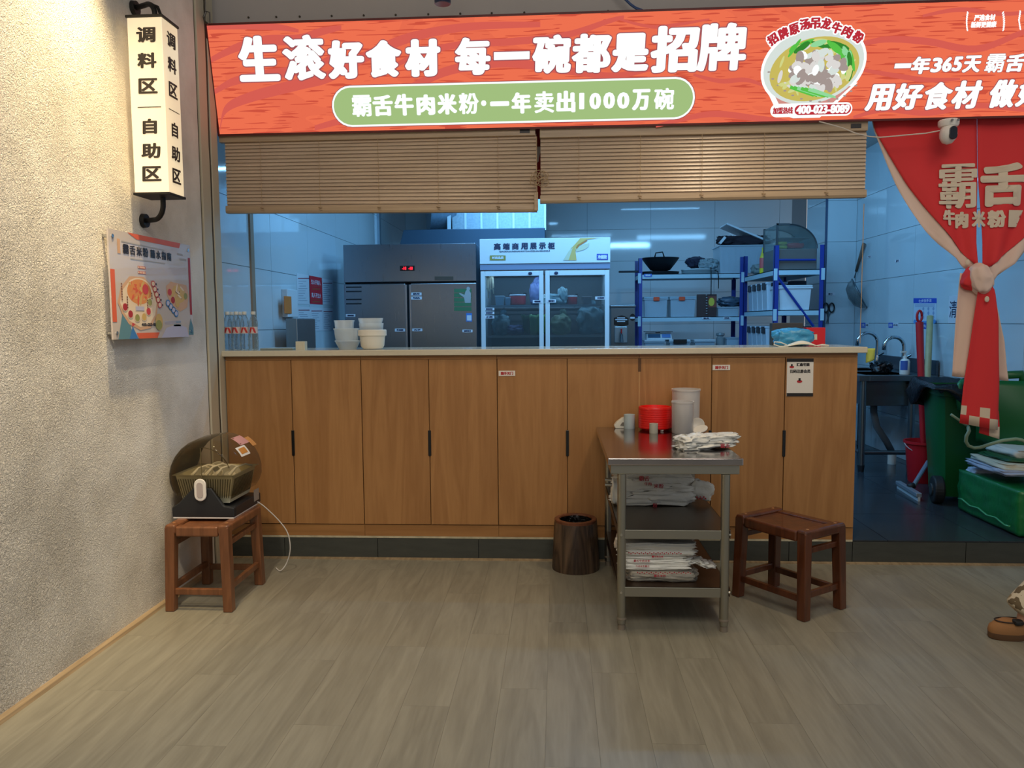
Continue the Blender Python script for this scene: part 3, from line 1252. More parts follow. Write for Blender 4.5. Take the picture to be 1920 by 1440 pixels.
def blind(px0, px1, ytop0, ytop1, yrail0, yrail1, ysl0, nsl, label, tilt, headx0=None, headx1=None):
    a = at(px0, yrail0, YBL)
    c = at(px1, yrail1, YBL)
    za, zb = a.z, c.z
    h0, h1 = at(headx0 or px0, ytop0, YBL), at(headx1 or px1, ytop1, YBL)
    t = thing('venetian_blind', label, 'blind', ((a.x + c.x) / 2, YBL, min(za, zb)), 'wooden venetian blinds over the counter')
    b = B()
    zt = h0.z
    b.box(h0.x, h1.x, YBL - .025, YBL + .02, zt - .055, zt)
    b.done('head_rail', M_BLR, t, bevel=.003)
    q = at((headx1 or px1) - 20, ytop1 + 12, YBL - .026)
    b = B()
    b.box(q.x - .03, q.x + .03, YBL - .028, YBL - .0245, zt - .04, zt - .015)
    b.done('brand_plate', mat('dark_plate', (44, 40, 40), .5), t)
    # slats
    zs0 = at(px0, ysl0, YBL).z
    w = .04
    for i in range(nsl):
        f = i / (nsl - 1)
        b = B()
        z_l = zs0 * (1 - f) + (za + .03) * f
        z_r = (zs0 - .0) * (1 - f) + (zb + .03) * f
        ca, sa = math.cos(tilt), math.sin(tilt)
        sec = [(-w / 2, -.0012), (-w / 4, .0012), (w / 4, .0012), (w / 2, -.0012), (w / 2, -.0035), (-w / 2, -.0035)]
        ring = []
        for x, z in ((a.x, z_l), (c.x, z_r)):
            ring.append([(x, YBL + s * ca - k * sa, z + s * sa + k * ca) for s, k in sec])
        b.rings(ring)
        b.done('slat', M_BL, t)
    b = B()
    b.rings([[(x, YBL + dy, z + dz) for dy, dz in ((-.027, -.008), (-.022, .024), (.022, .024), (.027, -.008), (.02, -.022), (-.02, -.022))] for x, z in ((a.x - .004, za), (c.x + .004, zb))])
    b.done('bottom_rail', M_BLR, t, bevel=.002)
    n = 5
    for i in range(n):
        f = .12 + .76 * i / (n - 1)
        x = a.x + (c.x - a.x) * f
        zz = za * (1 - f) + zb * f
        b = B()
        b.tube([(x, YBL - .03, zt - .055), (x, YBL - .031, zz + .02)], .0014, 5)
        b.done('cord', M_CORD, t)
        b = B()
        b.tube([(x - .012, YBL - .03, zz + .012), (x + .01, YBL - .034, zz + .006), (x - .006, YBL - .034, zz), (x + .012, YBL - .03, zz - .008)], .003, 5)
        b.done('cord_knot', M_CORD, t)
    return t


bl1 = blind(427, 1006, 252, 243, 394, 391, 268, 19, 'wooden venetian blind hanging lower, left half over the counter', math.radians(58), 413, 1004)
bl2 = blind(1014, 1621, 243, 229, 375, 364, 262, 16, 'wooden venetian blind drawn up a little higher, right half over the counter', math.radians(58), 1012, 1625)
# tied bundle of pull cords between the two blinds
b = B()
rs = random.Random(3)
for k in range(7):
    q = at(1009 + rs.uniform(-10, 14), 330 + rs.uniform(-10, 12), YBL - .05)
    pts = []
    for i in range(9):
        a = i / 8 * 2 * PI
        pts.append((q.x + math.cos(a) * .028 * (1 + .3 * rs.random()), q.y + .01 * math.sin(a * 2), q.z + math.sin(a) * .03))
    b.tube(pts, .0022, 5)
q0, q1 = at(1006, 256, YBL - .04), at(1007, 372, YBL - .04)
b.tube([q0, at(1006, 310, YBL - .045), q1], .003, 6)
o = b.done('cord_bundle', M_CORD, bl2)
o['kind'] = 'stuff'
b = B()
b.tube([at(1620, 382, YBL - .03), at(1612.5, 644, YBL - .03)], .0022, 5)
b.done('pull_cord', M_CORD, bl2)
b = B()
q = at(1006, 392, YBL - .03)
b.box(q.x - .014, q.x + .01, q.y - .012, q.y, q.z - .01, q.z + .10)
b.done('end_clip', M_BLR, bl1, bevel=.002)

# red cloth banner behind the blinds
M_RCL = mat('red_cloth', (150, 28, 34), .8, bump=(200, .1, .001))
a, c = at(470, 255, 5.02), at(1382, 240, 5.02)
zb = at(1007, 374, 5.02).z
b = B()
b.grid(lambda u, v: (a.x + (c.x - a.x) * u, 5.02 + .012 * math.sin(u * 40) * (1 - v * .4), zb + (a.z + .03 - zb) * v), 60, 6)
ban = tag(b.done('red_banner', M_RCL, smooth=True, solid=.002), 'long red cloth banner hung up behind the wooden blinds', 'banner')
b = B()
q0, q1 = at(1006, 275, 5.0), at(1012, 306, 5.0)
b.poly([(q0.x, 5.0, q0.z), (q0.x, 5.0, q1.z), (q0.x + .012, 5.0, q1.z + .01), (q1.x + .01, 5.0, q0.z)][::-1], (0, .001, 0))
b.done('print_mark', mat('banner_white', (206, 190, 182), .8), ban)
# steel hanging rail that carries banner and curtains
b = B()
b.cyl((-2.15, 5.02, a.z + .035), (c.x + .05, 5.02, a.z + .035), .012)
tag(b.done('hanging_rod', mat('rod_steel', (150, 160, 170), .3, 1.0)), 'thin steel rod carrying the red banner behind the blinds', 'rod')
# ---- red door curtain tied in a knot
M_CUR = mat('curtain_red', (214, 44, 46), .75, bump=(300, .08, .001))
M_LIN = mat('curtain_beige', (226, 196, 178), .8, bump=(300, .08, .001))
M_PRT = mat('curtain_print', (214, 196, 172), .8)
YC = 4.86


def lerp_path(pts, t):
    n = len(pts) - 1
    i = min(int(t * n), n - 1)
    f = t * n - i
    a, c = pts[i], pts[i + 1]
    return a[0] + (c[0] - a[0]) * f, a[1] + (c[1] - a[1]) * f


def cur_y(x, z):
    """depth of the cloth: folds get tighter towards the knot"""
    k = max(0.0, min(1.0, (2.66 - z) / .95))
    xc = 2.52
    return YC + (.006 + .016 * k * k) * math.sin((x - xc) * (16 + 50 * k * k)) - .05 * k * k


def panel(Lp, Rp, name, m, parent, nu=26, nv=22, dy=0.0, ph=0.0):
    b = B()

    def fn(u, v):
        l = lerp_path(Lp, v)
        r = lerp_path(Rp, v)
        q = at(l[0] + (r[0] - l[0]) * u, l[1] + (r[1] - l[1]) * u, YC)
        return Vector((q.x, cur_y(q.x, q.z) + dy, q.z))
    b.grid(fn, nu, nv)
    return b.done(name, m, parent, smooth='all', solid=.0015)


kq = at(1836, 512, YC - .06)
cur = thing('door_curtain', 'red doorway curtain with beige lettering, tied up in a knot', 'curtain', (kq.x, YC, at(1836, 800, YC).z))
redL = [(1634, 214), (1642, 247), (1670, 297), (1700, 347), (1726, 382), (1752, 415), (1784, 455), (1815, 492)]
outL = [(1634, 214), (1640, 244), (1662, 302), (1684, 354), (1706, 394), (1730, 430), (1770, 470), (1812, 512)]
inL = [(1831, 214), (1831, 250), (1831, 300), (1830.5, 345), (1828, 385), (1826, 415), (1823, 455), (1824, 505)]
inR = [(1831.5, 214), (1832, 250), (1832, 300), (1832.5, 345), (1835, 385), (1837, 415), (1839, 455), (1838, 505)]
redR = [(2040, 214), (2036, 250), (2014, 300), (1984, 350), (1950, 400), (1924, 436), (1886, 472), (1850, 500)]
outR = [(2040, 214), (2040, 255), (2024, 305), (1998, 358), (1966, 410), (1938, 452), (1896, 494), (1852, 528)]
panel(redL, inL, 'left_panel', M_CUR, cur)
lab(panel(outL, [(x + 12, y) for x, y in redL], 'lining', M_LIN, cur, 6, 22, .009), 'beige turned edge of the left panel')
panel(inR, redR, 'right_panel', M_CUR, cur)
lab(panel([(x - 12, y) for x, y in redR], outR, 'lining', M_LIN, cur, 6, 22, .009), 'beige turned edge of the right panel')
# lettering printed on the cloth follows its folds
CF = Frame((0, YC, 0), (1, 0, 0), (0, 0, 1))
ink = Ink(CF, 0)


def on_cloth(P):
    return Vector((P.x, cur_y(P.x, P.z) - .010, P.z))


ink.textpx('霸', 1757, 308, 1828, 392, bold=.009, vb=.35, warp=on_cloth)
ink.textpx('舌', 1835, 306, 1921, 388, bold=.015, vb=.8, warp=on_cloth)
for ch, x0, y0, x1, y1 in [('牛', 1762, 394, 1789, 424), ('肉', 1788, 398, 1810, 429), ('粉', 1848, 395, 1879, 428)]:
    ink.textpx(ch, x0, y0, x1, y1, bold=.0065, warp=on_cloth)
# the third small character is split by the gap
ink.textpx('米', 1815, 396, 1845, 428, bold=.0065, warp=on_cloth)
a, c = CF.uv(1884, 427), CF.uv(1914, 395)
ink.poly([(a[0], a[1]), (c[0] - .035, a[1]), (c[0] + .004, c[1]), (a[0], c[1])], 0, warp=on_cloth)
for ch, x0, y0, x1, y1 in [('面', 1897, 398, 1911, 409), ('小', 1889, 412, 1904, 424)]:
    u0, v0 = CF.uv(x0, y1)
    u1, v1 = CF.uv(x1, y0)
    ink.text(ch, u0, v0, u1, v1, bold=.002, mi=1, warp=lambda P: Vector((P.x, cur_y(P.x, P.z) - .012, P.z)))
o = ink.done('lettering', [M_PRT, mat('curtain_print_red', (160, 36, 40), .8)], cur)
o['kind'] = 'stuff'
# knot
b = B()
b.blob(at(1822, 522, YC - .075), (.058, .045, .075), .9, 8, .18, 2.2, 4, flat=False, M=Matrix.Rotation(.5, 3, 'Y'))
b.done('knot', M_CUR, cur, smooth='all', subd=1)
b = B()
b.blob(at(1838, 523, YC - .1), (.066, .06, .098), .9, 8, .2, 2.0, 8, flat=False, M=Matrix.Rotation(-.35, 3, 'Y'))
lab(b.done('knot', M_LIN, cur, smooth='all', subd=1), 'beige wrap of the knot')


def tail(Lp, Rp, name, m, nu, nv, yoff, amp, frq, mfn=None, ph=0.):
    b = B()

    def fn(u, v):
        l = lerp_path(Lp, v)
        r = lerp_path(Rp, v)
        q = at(l[0] + (r[0] - l[0]) * u, l[1] + (r[1] - l[1]) * u, YC + yoff)
        return Vector((q.x, q.y + amp * math.sin(u * frq + v * 1.2 + ph) * (.35 + .65 * v), q.z))
    b.grid(fn, nu, nv, mfn)
    return b.done(name, m, cur, smooth='all', solid=.0015)


# beige tails behind, red tail in front with its checked hem
lab(tail([(1800, 512), (1797, 545), (1793, 600), (1790, 660), (1788, 706)], [(1846, 515), (1842, 545), (1832, 600), (1822, 660), (1814, 709)], 'tail', M_LIN, 12, 14, -.06, .022, 5), 'beige tail hanging left of the knot')
lab(tail([(1850, 520), (1858, 560), (1866, 620), (1868, 660), (1866, 712)], [(1862, 540), (1872, 590), (1882, 640), (1886, 690), (1889, 714)], 'tail', M_LIN, 8, 14, -.05, .012, 4), 'beige tail hanging behind the red one')


def hem(i, j):
    # 22 rows: the last rows carry the checks
    if j == 21:
        return 1 if (i // 3) % 2 == 1 else 0
    if j == 20:
        return 1 if i < 2 or i // 3 == 2 else 0
    return 0


lab(tail([(1840, 520), (1834, 545), (1826, 600), (1818, 660), (1809, 720), (1802, 794)], [(1850, 522), (1864, 545), (1870, 600), (1870, 660), (1871, 720), (1868, 806)], 'tail', [M_CUR, M_PRT], 12, 22, -.115, .02, 4.4, hem), 'red tail hanging in front with a checked hem')
lab(tail([(1838, 780), (1838, 800), (1837, 812)], [(1872, 770), (1873, 800), (1872, 823)], 'tail', [M_CUR, M_PRT], 6, 6, -.085, .01, 4, lambda i, j: 1 if (i // 3 + j // 3) % 2 == 0 else 0), 'rear layer of the checked hem')
for q0 in ((1842, 538), (1850, 561), (1814, 492)):
    q = at(q0[0], q0[1], YC - .13 if q0[1] > 500 else YC - .06)
    b = B()
    b.lathe([(0, 0), (.014, .003), (.011, .006), (0, .008)], q, 10, sx=1, sy=1.3, M=Matrix.Rotation(PI / 2, 3, 'X'))
    b.done('spot', M_PRT, cur)

# ---- security camera under the sign
M_CAMW = mat('camera_white', (222, 216, 208), .35)
M_LENS = mat('lens_black', (14, 18, 30), .12)
YS = 4.72
q = at(1778, 251, YS)
sc_ = thing('security_camera', 'white round security camera hanging under the sign before the red curtain', 'camera', (q.x, YS, q.z - .07))
r = .048
b = B()
b.lathe([(0, -r * 1.25), (r * .55, -r * 1.08), (r * .9, -r * .55), (r, 0), (r * .9, r * .55), (r * .5, r * 1.05), (0, r * 1.15)], q, 24, M=Matrix.Rotation(.25, 3, 'X'))
b.done('head', M_CAMW, sc_, smooth='all')
b = B()
pts = []
for k in range(24):
    a = 2 * PI * k / 24
    x = math.cos(a) * r * .46
    z = math.sin(a) * r * .46 + (r * .32 if math.sin(a) > 0 else -r * .32)
    pts.append((q.x + .006 + x, q.y - r * .82, q.z - .004 + z))
b.poly(pts, (0, -.012, 0))
b.done('lens_window', M_LENS, sc_, bevel=.002)
b = B()
t0 = at(1780, 233, YS)
b.lathe([(.03, 0), (.05, .01), (.056, .022), (.056, .042), (.05, .048)], (t0.x, t0.y + .01, t0.z - .022), 24)
b.done('mount', M_CAMW, sc_, smooth=True)
for dx in (-.012, .022):
    b = B()
    b.cyl((t0.x + dx, t0.y - .053, t0.z + .012), (t0.x + dx, t0.y - .06, t0.z + .01), .007, seg=10)
    b.done('screw', mat('screw_grey', (140, 140, 140), .4, .8), sc_)
pts = [at(px, py, 4.70) for px, py in ((1536, 228), (1552, 232), (1580, 240), (1605, 250), (1630, 256), (1650, 257.5), (1680, 255), (1700, 253), (1735, 250), (1762, 245))]
b = B()
b.tube(pts, .0035, 6)
tag(b.done('power_cable', mat('cable_white', (206, 196, 182), .6)), 'thin white cable sagging below the sign to the round camera', 'cable')

# ---- things above the sign
q = at(830, 8, 4.35)
dn = thing('ceiling_spotlight', 'dark blue cylinder spotlight hanging from the ceiling above the sign', 'lamp', (q.x, 4.35, q.z))
b = B()
b.lathe([(.04, 0), (.045, .004), (.045, .16), (.02, .17)], q, 20)
b.done('housing', mat('spot_blue', (44, 56, 84), .35, .4), dn, smooth=True)
b = B()
b.cyl((q.x, q.y, q.z + .165), (q.x, q.y, 4.4), .008)
b.done('stem', M_BLK, dn)
pts = [at(px, py, 4.80) for px, py in ((1140, -60), (1150, -40), (1158, -20), (1172, -2), (1182, 8), (1192, 15), (1203, 19), (1210, 23), (1214, 27))]
b = B()
b.tube(pts, .008, 8)
tag(b.done('power_cable', mat('cable_blue', (60, 84, 130), .5)), 'blue cable curving down to the top edge of the sign', 'cable')
b = B()
b.tube([at(384, -20, 4.62), at(385, 21, 4.62), at(393, 23, 4.62), at(394, 44, 4.62)], .004, 6)
b.tube([at(386, 22, 4.62), at(382, 32, 4.62), at(384, 40, 4.62), at(390, 45, 4.62)], .006, 6)
tag(b.done('wire_hook', mat('wire_grey', (90, 86, 82), .4, .8)), 'bent wire hook beside the upper left corner of the sign', 'hook')

# ---- lantern sign on the plaster wall
LY = 3.70
t = at(247, 33, LY)
bt = at(267, 361, LY)
lx0 = -2.045
lw = at(310, 33, LY).x - t.x
lz0, lz1 = bt.z, t.z
lx1 = lx0 + lw + .006
ly1 = LY + .155
lan = thing('lantern_sign', 'tall square glowing lantern sign with black writing on the plaster wall', 'sign', ((lx0 + lx1) / 2, LY + .08, lz0))
m, nt, out = new_mat('lantern_acrylic')
em = nt.nodes.new('ShaderNodeEmission')
em.inputs[0].default_value = (1.0, .78, .46, 1)
em.inputs[1].default_value = .5
df = nt.nodes.new('ShaderNodeBsdfPrincipled')
df.inputs['Base Color'].default_value = lin((236, 226, 206))
df.inputs['Roughness'].default_value = .2
ads = nt.nodes.new('ShaderNodeAddShader')
nt.links.new(em.outputs[0], ads.inputs[0])
nt.links.new(df.outputs[0], ads.inputs[1])
nt.links.new(ads.outputs[0], out.inputs[0])
b = B()
b.box(lx0, lx1, LY, ly1, lz0, lz1)
b.done('light_body', m, lan, bevel=.003)
M_IRON = mat('black_iron', (24, 23, 23), .5, .3)
for z0, z1 in ((lz0 - .012, lz0 + .0), (lz1, lz1 + .012)):
    b = B()
    b.box(lx0 - .006, lx1 + .006, LY - .006, ly1 + .006, z0, z1)
    b.done('end_plate', M_IRON, lan, bevel=.002)
for sg, z in ((-1, lz0 - .012), (1, lz1 + .012)):
    xc, yc = (lx0 + lx1) / 2 + .01, LY + .085
    b = B()
    pts = [(xc, yc, z)]
    for k in range(9):
        a = k / 8 * PI / 2
        pts.append((xc - .07 * (1 - math.cos(a)), yc + .05 * (1 - math.cos(a)), z + sg * (.03 + .07 * math.sin(a))))
    pts.append((XL + .012, yc + .085, z + sg * .10))
    b.tube(pts, .0125, 10)
    b.done('bracket_arm', M_IRON, lan, smooth=True)
    b = B()
    b.cyl((XL + .001, yc + .085, z + sg * .10), (XL + .022, yc + .085, z + sg * .10), .036, .034, 24)
    b.done('wall_disc', M_IRON, lan, smooth=True)
b = B()
xc, yc, z = (lx0 + lx1) / 2 + .01, LY + .085, lz1 + .012
b.tube([(xc + .03, yc, z), (xc + .028, yc, z + .03), (xc + .005, yc + .02, z + .075), (xc - .04, yc + .05, z + .1)], .008, 8)
b.done('bracket_arm', M_IRON, lan, smooth=True)
M_CHAR = mat('lantern_black', (44, 36, 32), .6)
FA = Frame((lx0, LY, lz0), (1, 0, 0), (0, 0, 1))
FB = Frame((lx1, LY, lz0), (0, 1, 0), (0, 0, 1))
HL = lz1 - lz0
for F, W, nm in ((FA, lx1 - lx0, 'front lettering of the lantern'), (FB, .155, 'side lettering of the lantern')):
    ink = Ink(F, .0015)
    cs = [('调', .055), ('料', .20), ('区', .345), ('自', .575), ('助', .715), ('区', .848)]
    for ch, f in cs:
        h = .088 * HL
        w = .56 * W if ch != '自' else .42 * W
        cx_ = W * .53
        v1 = HL * (1 - f)
        ink.text(ch, cx_ - w / 2, v1 - h, cx_ + w / 2, v1, bold=.0042, shear=.04)
    ink.rect(W * .2, HL * (1 - .507), W * .88, HL * (1 - .512))
    o = ink.done('lettering', M_CHAR, lan)
    o['kind'] = 'stuff'

# ---- acrylic dip guide on stand-offs
c00, c10, c11, c01 = atx(212, 638, XL + .045), atx(361, 630, XL + .045), atx(358, 464, XL + .045), atx(203, 424, XL + .045)
y0 = (c00.y + c01.y) / 2
y1 = (c10.y + c11.y) / 2
z0 = (c00.z + c10.z) / 2
z1 = (c11.z + c01.z) / 2
PX_ = XL + .045
guide = thing('wall_poster', 'acrylic food poster on stand-offs below the lantern sign', 'poster', (PX_, (y0 + y1) / 2, z0))
b = B()
b.box(PX_ - .008, PX_, y0, y1, z0, z1)
b.done('acrylic_plate', mat('acrylic_white', (198, 186, 176), .15, coat=.4), guide)
for yy_ in (y0 + .03, y1 - .03):
    for zz_ in (z0 + .03, z1 - .03):
        b = B()
        b.cyl((XL, yy_, zz_), (PX_ + .004, yy_, zz_), .009, seg=12)
        b.done('stand_off', mat('chrome', (200, 200, 200), .15, 1.0), guide)
PF = Frame((PX_, y0, z0), (0, 1, 0), (0, 0, 1))
W, H = y1 - y0, z1 - z0
cl = [mat('print_orange', (214, 96, 56), .4), mat('print_black', (40, 34, 34), .4), mat('print_rose', (196, 66, 62), .4), mat('print_tan', (206, 164, 128), .4), mat('print_soup', (216, 140, 70), .4),
      mat('print_redsauce', (168, 44, 40), .4), mat('print_green', (150, 150, 80), .4), mat('print_blue', (60, 120, 178), .4), mat('print_teal', (92, 134, 146), .4), mat('print_lilac', (186, 184, 204), .4),
      mat('print_cream', (226, 206, 176), .4), mat('print_yellow', (206, 170, 96), .4), mat('print_brown', (128, 84, 56), .4), mat('print_grey', (170, 168, 166), .4)]
ik = Ink(PF, .001)


def P(x, y):
    """position on the poster in 0..1 from its upper left corner"""
    return x * W, (1 - y) * H


def R(x0, y0_, x1, y1_, mi, lift=0.):
    a, c = P(x0, y1_), P(x1, y0_)
    ik.rect(a[0], a[1], c[0], c[1], mi, lift)


def O(x, y, rx, ry, mi, lift=0., rot=0.):
    u, v = P(x, y)
    ik.disc(u, v, rx * W, ry * H, mi, lift, 24, rot)


def PG(pts, mi, lift=0.):
    ik.poly([P(*q) for q in pts][::-1], mi, lift)


def TX(s, x0, y0_, x1, y1_, mi, bold=.002, lift=.0008):
    a, c = P(x0, y1_), P(x1, y0_)
    ik.text(s, a[0], a[1], c[0], c[1], bold=bold, mi=mi, lift=lift)


PG([(.2, 0.0), (.86, 0.0), (.84, .055), (.3, .05)], 0)
R(.0, .36, .045, .84, 0)
R(.96, .14, .99, .76, 5)
PG([(.25, .945), (.53, .945), (.5, 1.0), (.28, 1.0)], 0)
R(.085, .075, .115, .21, 3)
PG([(.13, .085), (.64, .10), (.64, .112), (.13, .097)], 13)
PG([(.22, .235), (.64, .235), (.64, .247), (.22, .247)], 13)
for k, ch in enumerate('霸舌米粉'):
    TX(ch, .14 + .075 * k, .115, .205 + .075 * k, .205, 1, .0024)
for k, ch in enumerate('蘸水指南'):
    TX(ch, .455 + .07 * k, .12, .515 + .07 * k, .205, 1, .0024)
R(.30, .30, .39, .325, 2)
R(.30, .35, .39, .375, 2)
for yy_ in (.30, .35):
    for k in range(5):
        R(.302 + .0175 * k, yy_ + .004, .314 + .0175 * k, yy_ + .021, 10, .0004)
# left tray of noodles with its sauces
PG([(.06, .66), (.1, .52), (.2, .41), (.36, .40), (.48, .5), (.53, .65), (.5, .78), (.42, .9), (.3, .92), (.17, .86), (.1, .76)], 3, .0002)
PG([(.085, .66), (.12, .54), (.21, .44), (.36, .43), (.46, .52), (.505, .65), (.48, .77), (.40, .87), (.3, .89), (.18, .83), (.12, .75)], 10, .0004)
O(.305, .55, .155, .135, 10, .0006)
O(.305, .55, .14, .12, 4, .0008)
rs = random.Random(4)
for k in range(26):
    O(.305 + rs.uniform(-.1, .1), .56 + rs.uniform(-.09, .09), rs.uniform(.02, .04), rs.uniform(.008, .018), rs.choice([0, 4, 11, 11, 2]), .001 + k * 1e-5, rs.uniform(0, 3))
O(.375, .52, .035, .05, 2, .0014)
for x, y, c_ in ((.135, .70, 5), (.19, .765, 5), (.265, .80, 6), (.345, .79, 11), (.40, .735, 2), (.42, .645, 6)):
    O(x, y, .032, .042, 10, .0016)
    O(x, y, .026, .035, c_, .0018)
R(.25, .69, .35, .73, 9, .0016)
for x, y, n_ in ((.10, .48, 7), (.155, .60, 5), (.385, .62, 4), (.44, .55, 3)):
    for k in range(n_):
        R(x, y + k * .024, x + .013, y + .015 + k * .024, 12, .002)
for k in range(5):
    O(.47 + k * .018, .46 + k * .052, .026, .032, 2, .002)
    O(.47 + k * .018, .46 + k * .052, .018, .022, 10, .0022)
    R(.50 + k * .018, .45 + k * .052, .513 + k * .018, .468 + k * .052, 1, .002)
O(.525, .84, .045, .085, 11, .0018)
O(.52, .87, .04, .05, 6, .002)
# right tray
PG([(.64, .47), (.7, .42), (.92, .44), (.95, .55), (.92, .68), (.82, .73), (.70, .66), (.645, .56)], 3, .0002)
O(.80, .55, .1, .09, 11, .0006)
for k in range(14):
    O(.8 + rs.uniform(-.07, .07), .53 + rs.uniform(-.06, .06), .03, .012, rs.choice([3, 11, 12, 10]), .0008 + k * 1e-5, rs.uniform(0, 3))
for x, y, c_ in ((.68, .53, 2), (.72, .61, 5), (.78, .65, 11), (.9, .56, 6)):
    O(x, y, .026, .034, c_, .0016)
for k in range(4):
    O(.65 + k * .035, .645 + k * .035, .03, .036, 7, .002)
    O(.65 + k * .035, .645 + k * .035, .02, .024, 9, .0022)
R(.75, .83, .82, .85, 8)
R(.72, .865, .82, .885, 8)
R(.81, .11, .89, .13, 13)
R(.84, .16, .94, .18, 13)
# hills and clouds
PG([(.05, 1.0), (.11, .74), (.17, .80), (.2, .93), (.25, 1.0)], 8)
PG([(.17, 1.0), (.21, .88), (.27, 1.0)], 7, .0002)
PG([(.93, .92), (.965, .80), (1.0, .9), (1.0, .98), (.93, .98)], 8)
PG([(.55, 1.0), (.62, .90), (.78, .86), (.9, .9), (.93, 1.0)], 9)
for k in range(3):
    PG([(.6, .835 + k * .012), (.82, .82 + k * .012), (.82, .825 + k * .012), (.6, .84 + k * .012)], 9, .0002)
PG([(.205, .845), (.245, .86), (.205, .885)], 2, .0004)
TX('400-023-8089', .31, .85, .53, .88, 1, .0016)
o = ik.done('printed_picture', cl, guide)
o['kind'] = 'stuff'
# ================================================================== THE DINING SIDE
M_RW = wood('red_brown_wood', (68, 33, 16), (100, 52, 27), (16, 16, 1.6), .3, 1.0, .05, .4, spec=.5, coat=.3)
M_RW2 = wood('stool_wood', (98, 60, 36), (126, 80, 50), (16, 16, 1.6), .36, 1.0, .05, .4, spec=.45, coat=.15)


def stool(label, cx, cy, ang, sx, sy, h, m, splay=.012):
    """square-legged stool: frame top with a sunk panel, rails and low stretchers; sx, sy are outer half sizes"""
    t = thing('wooden_stool', label, 'stool', (cx, cy, 0), 'red brown wooden stools')
    Mr = Matrix.Translation((cx, cy, 0)) @ Matrix.Rotation(ang, 4, 'Z')
    lg = .026
    # legs, slightly splayed
    for ax in (-1, 1):
        for ay in (-1, 1):
            b = B()
            tx, ty = ax * (sx - lg), ay * (sy - lg)
            bx, by = ax * (sx - lg + splay), ay * (sy - lg + splay)
            r = []
            for (px, py, pz, g) in ((bx, by, 0, lg * .92), (tx, ty, h - .012, lg)):
                r.append([Mr @ Vector((px + i * g, py + j * g, pz)) for i, j in ((-1, -1), (1, -1), (1, 1), (-1, 1))])
            b.rings(r)
            b.done('leg', m, t, bevel=.005)
    # two end rails lie over the legs, two long rails between
    for ax in (-1, 1):
        b = B()
        b.box(ax * sx - (.058 if ax > 0 else 0), ax * sx + (.058 if ax < 0 else 0), -sy, sy, h - .05, h, Mr)
        b.done('top_rail', m, t, bevel=.012, seg=3)
    for ay in (-1, 1):
        b = B()
        b.box(-sx + .056, sx - .056, ay * sy - (.055 if ay > 0 else 0), ay * sy + (.055 if ay < 0 else 0), h - .062, h - .008, Mr)
        b.done('top_rail', m, t, bevel=.01, seg=3)
    b = B()
    b.box(-sx + .062, sx - .062, -sy + .058, sy - .058, h - .03, h - .016, Mr)
    b.done('seat_panel', m, t, bevel=.003)
    for ax in (-1, 1):
        b = B()
        for z0, z1 in ((h - .12, h - .092),):
            b.box(ax * (sx - lg) - .012, ax * (sx - lg) + .012, -sy + lg, sy - lg, z0, z1, Mr)
        b.done('upper_stretcher', m, t, bevel=.003)
        b = B()
        b.box(ax * (sx - lg + splay * .6) - .012, ax * (sx - lg + splay * .6) + .012, -sy + lg, sy - lg, .105, .137, Mr)
        b.done('stretcher', m, t, bevel=.003)
    for ay in (-1, 1):
        b = B()
        b.box(-sx + lg, sx - lg, ay * (sy - lg + splay * .6) - .012, ay * (sy - lg + splay * .6) + .012, .085, .117, Mr)
        b.done('stretcher', m, t, bevel=.003)
    for ax in (-1, 1):
        for ay in (-1, 1):
            b = B()
            p = Mr @ Vector((ax * (sx - .028), ay * (sy - .05), h - .001))
            b.cyl(p, p + Vector((0, 0, .002)), .008, seg=10)
            b.done('peg', mat('peg_wood', (170, 120, 76), .5), t)
    return t


# stool in the corner (a drying cabinet stands on it) and the stool right of the steel table
st1 = stool('reddish wooden stool under the dish drying cabinet in the corner', -1.858, 4.02, math.radians(0), .168, .222, .455, M_RW2)
fl, bl_, fr_, br_ = Vector((1.212, 3.797, 0)), Vector((.975, 4.117, 0)), Vector((1.441, 3.97, 0)), Vector((1.193, 4.319, 0))
cen = (fl + bl_ + fr_ + br_) / 4
ang = math.atan2((fl - bl_).y + (fr_ - br_).y, (fl - bl_).x + (fr_ - br_).x)
lenx = ((fl - bl_).length + (fr_ - br_).length) / 2
leny = ((fl - fr_).length + (bl_ - br_).length) / 2
st2 = stool('dark red brown wooden stool with sunken seat right of the steel table', cen.x, cen.y, ang, lenx / 2 + .014, leny / 2 + .014, .448, M_RW)

# ---- dish drying cabinet on the corner stool
M_BASE = mat('dark_base', (30, 32, 36), .45)
M_HOOD = clear('smoked_hood', (224, 216, 199), .05, .06, None, (120, 112, 96))
M_HOODG = clear('smoked_hood_back', (150, 132, 108), .28, .1)
M_CREAM = mat('cream_plastic', (242, 234, 198), .5)
M_WPL = mat('white_plastic', (226, 220, 212), .35)
X0, X1, Y0, Y1, Z0 = -2.05, -1.712, 3.93, 4.30, .455
XC = (X0 + X1) / 2
dry = thing('dish_drying_cabinet', 'dish drying cabinet with smoky round hood standing on the corner stool', 'appliance', (XC, (Y0 + Y1) / 2, Z0))
b = B()
b.box(X0 + .004, X1 - .004, Y0 + .002, Y1 - .002, Z0, Z0 + .008)
b.done('foot_plate', M_WPL, dry, bevel=.002)
b = B()
prof = [(X0, Z0 + .008), (X1, Z0 + .008), (X1, Z0 + .06), (X1 - .055, Z0 + .07), (XC + .05, Z0 + .165), (XC - .05, Z0 + .165), (X0 + .04, Z0 + .085), (X0, Z0 + .06)]
b.poly([(x, Y0, z) for x, z in prof], (0, .022, 0))
b.box(X0, X1, Y0 + .02, Y1, Z0 + .008, Z0 + .062)
b.done('base', M_BASE, dry, bevel=.006)
b = B()
pts = []
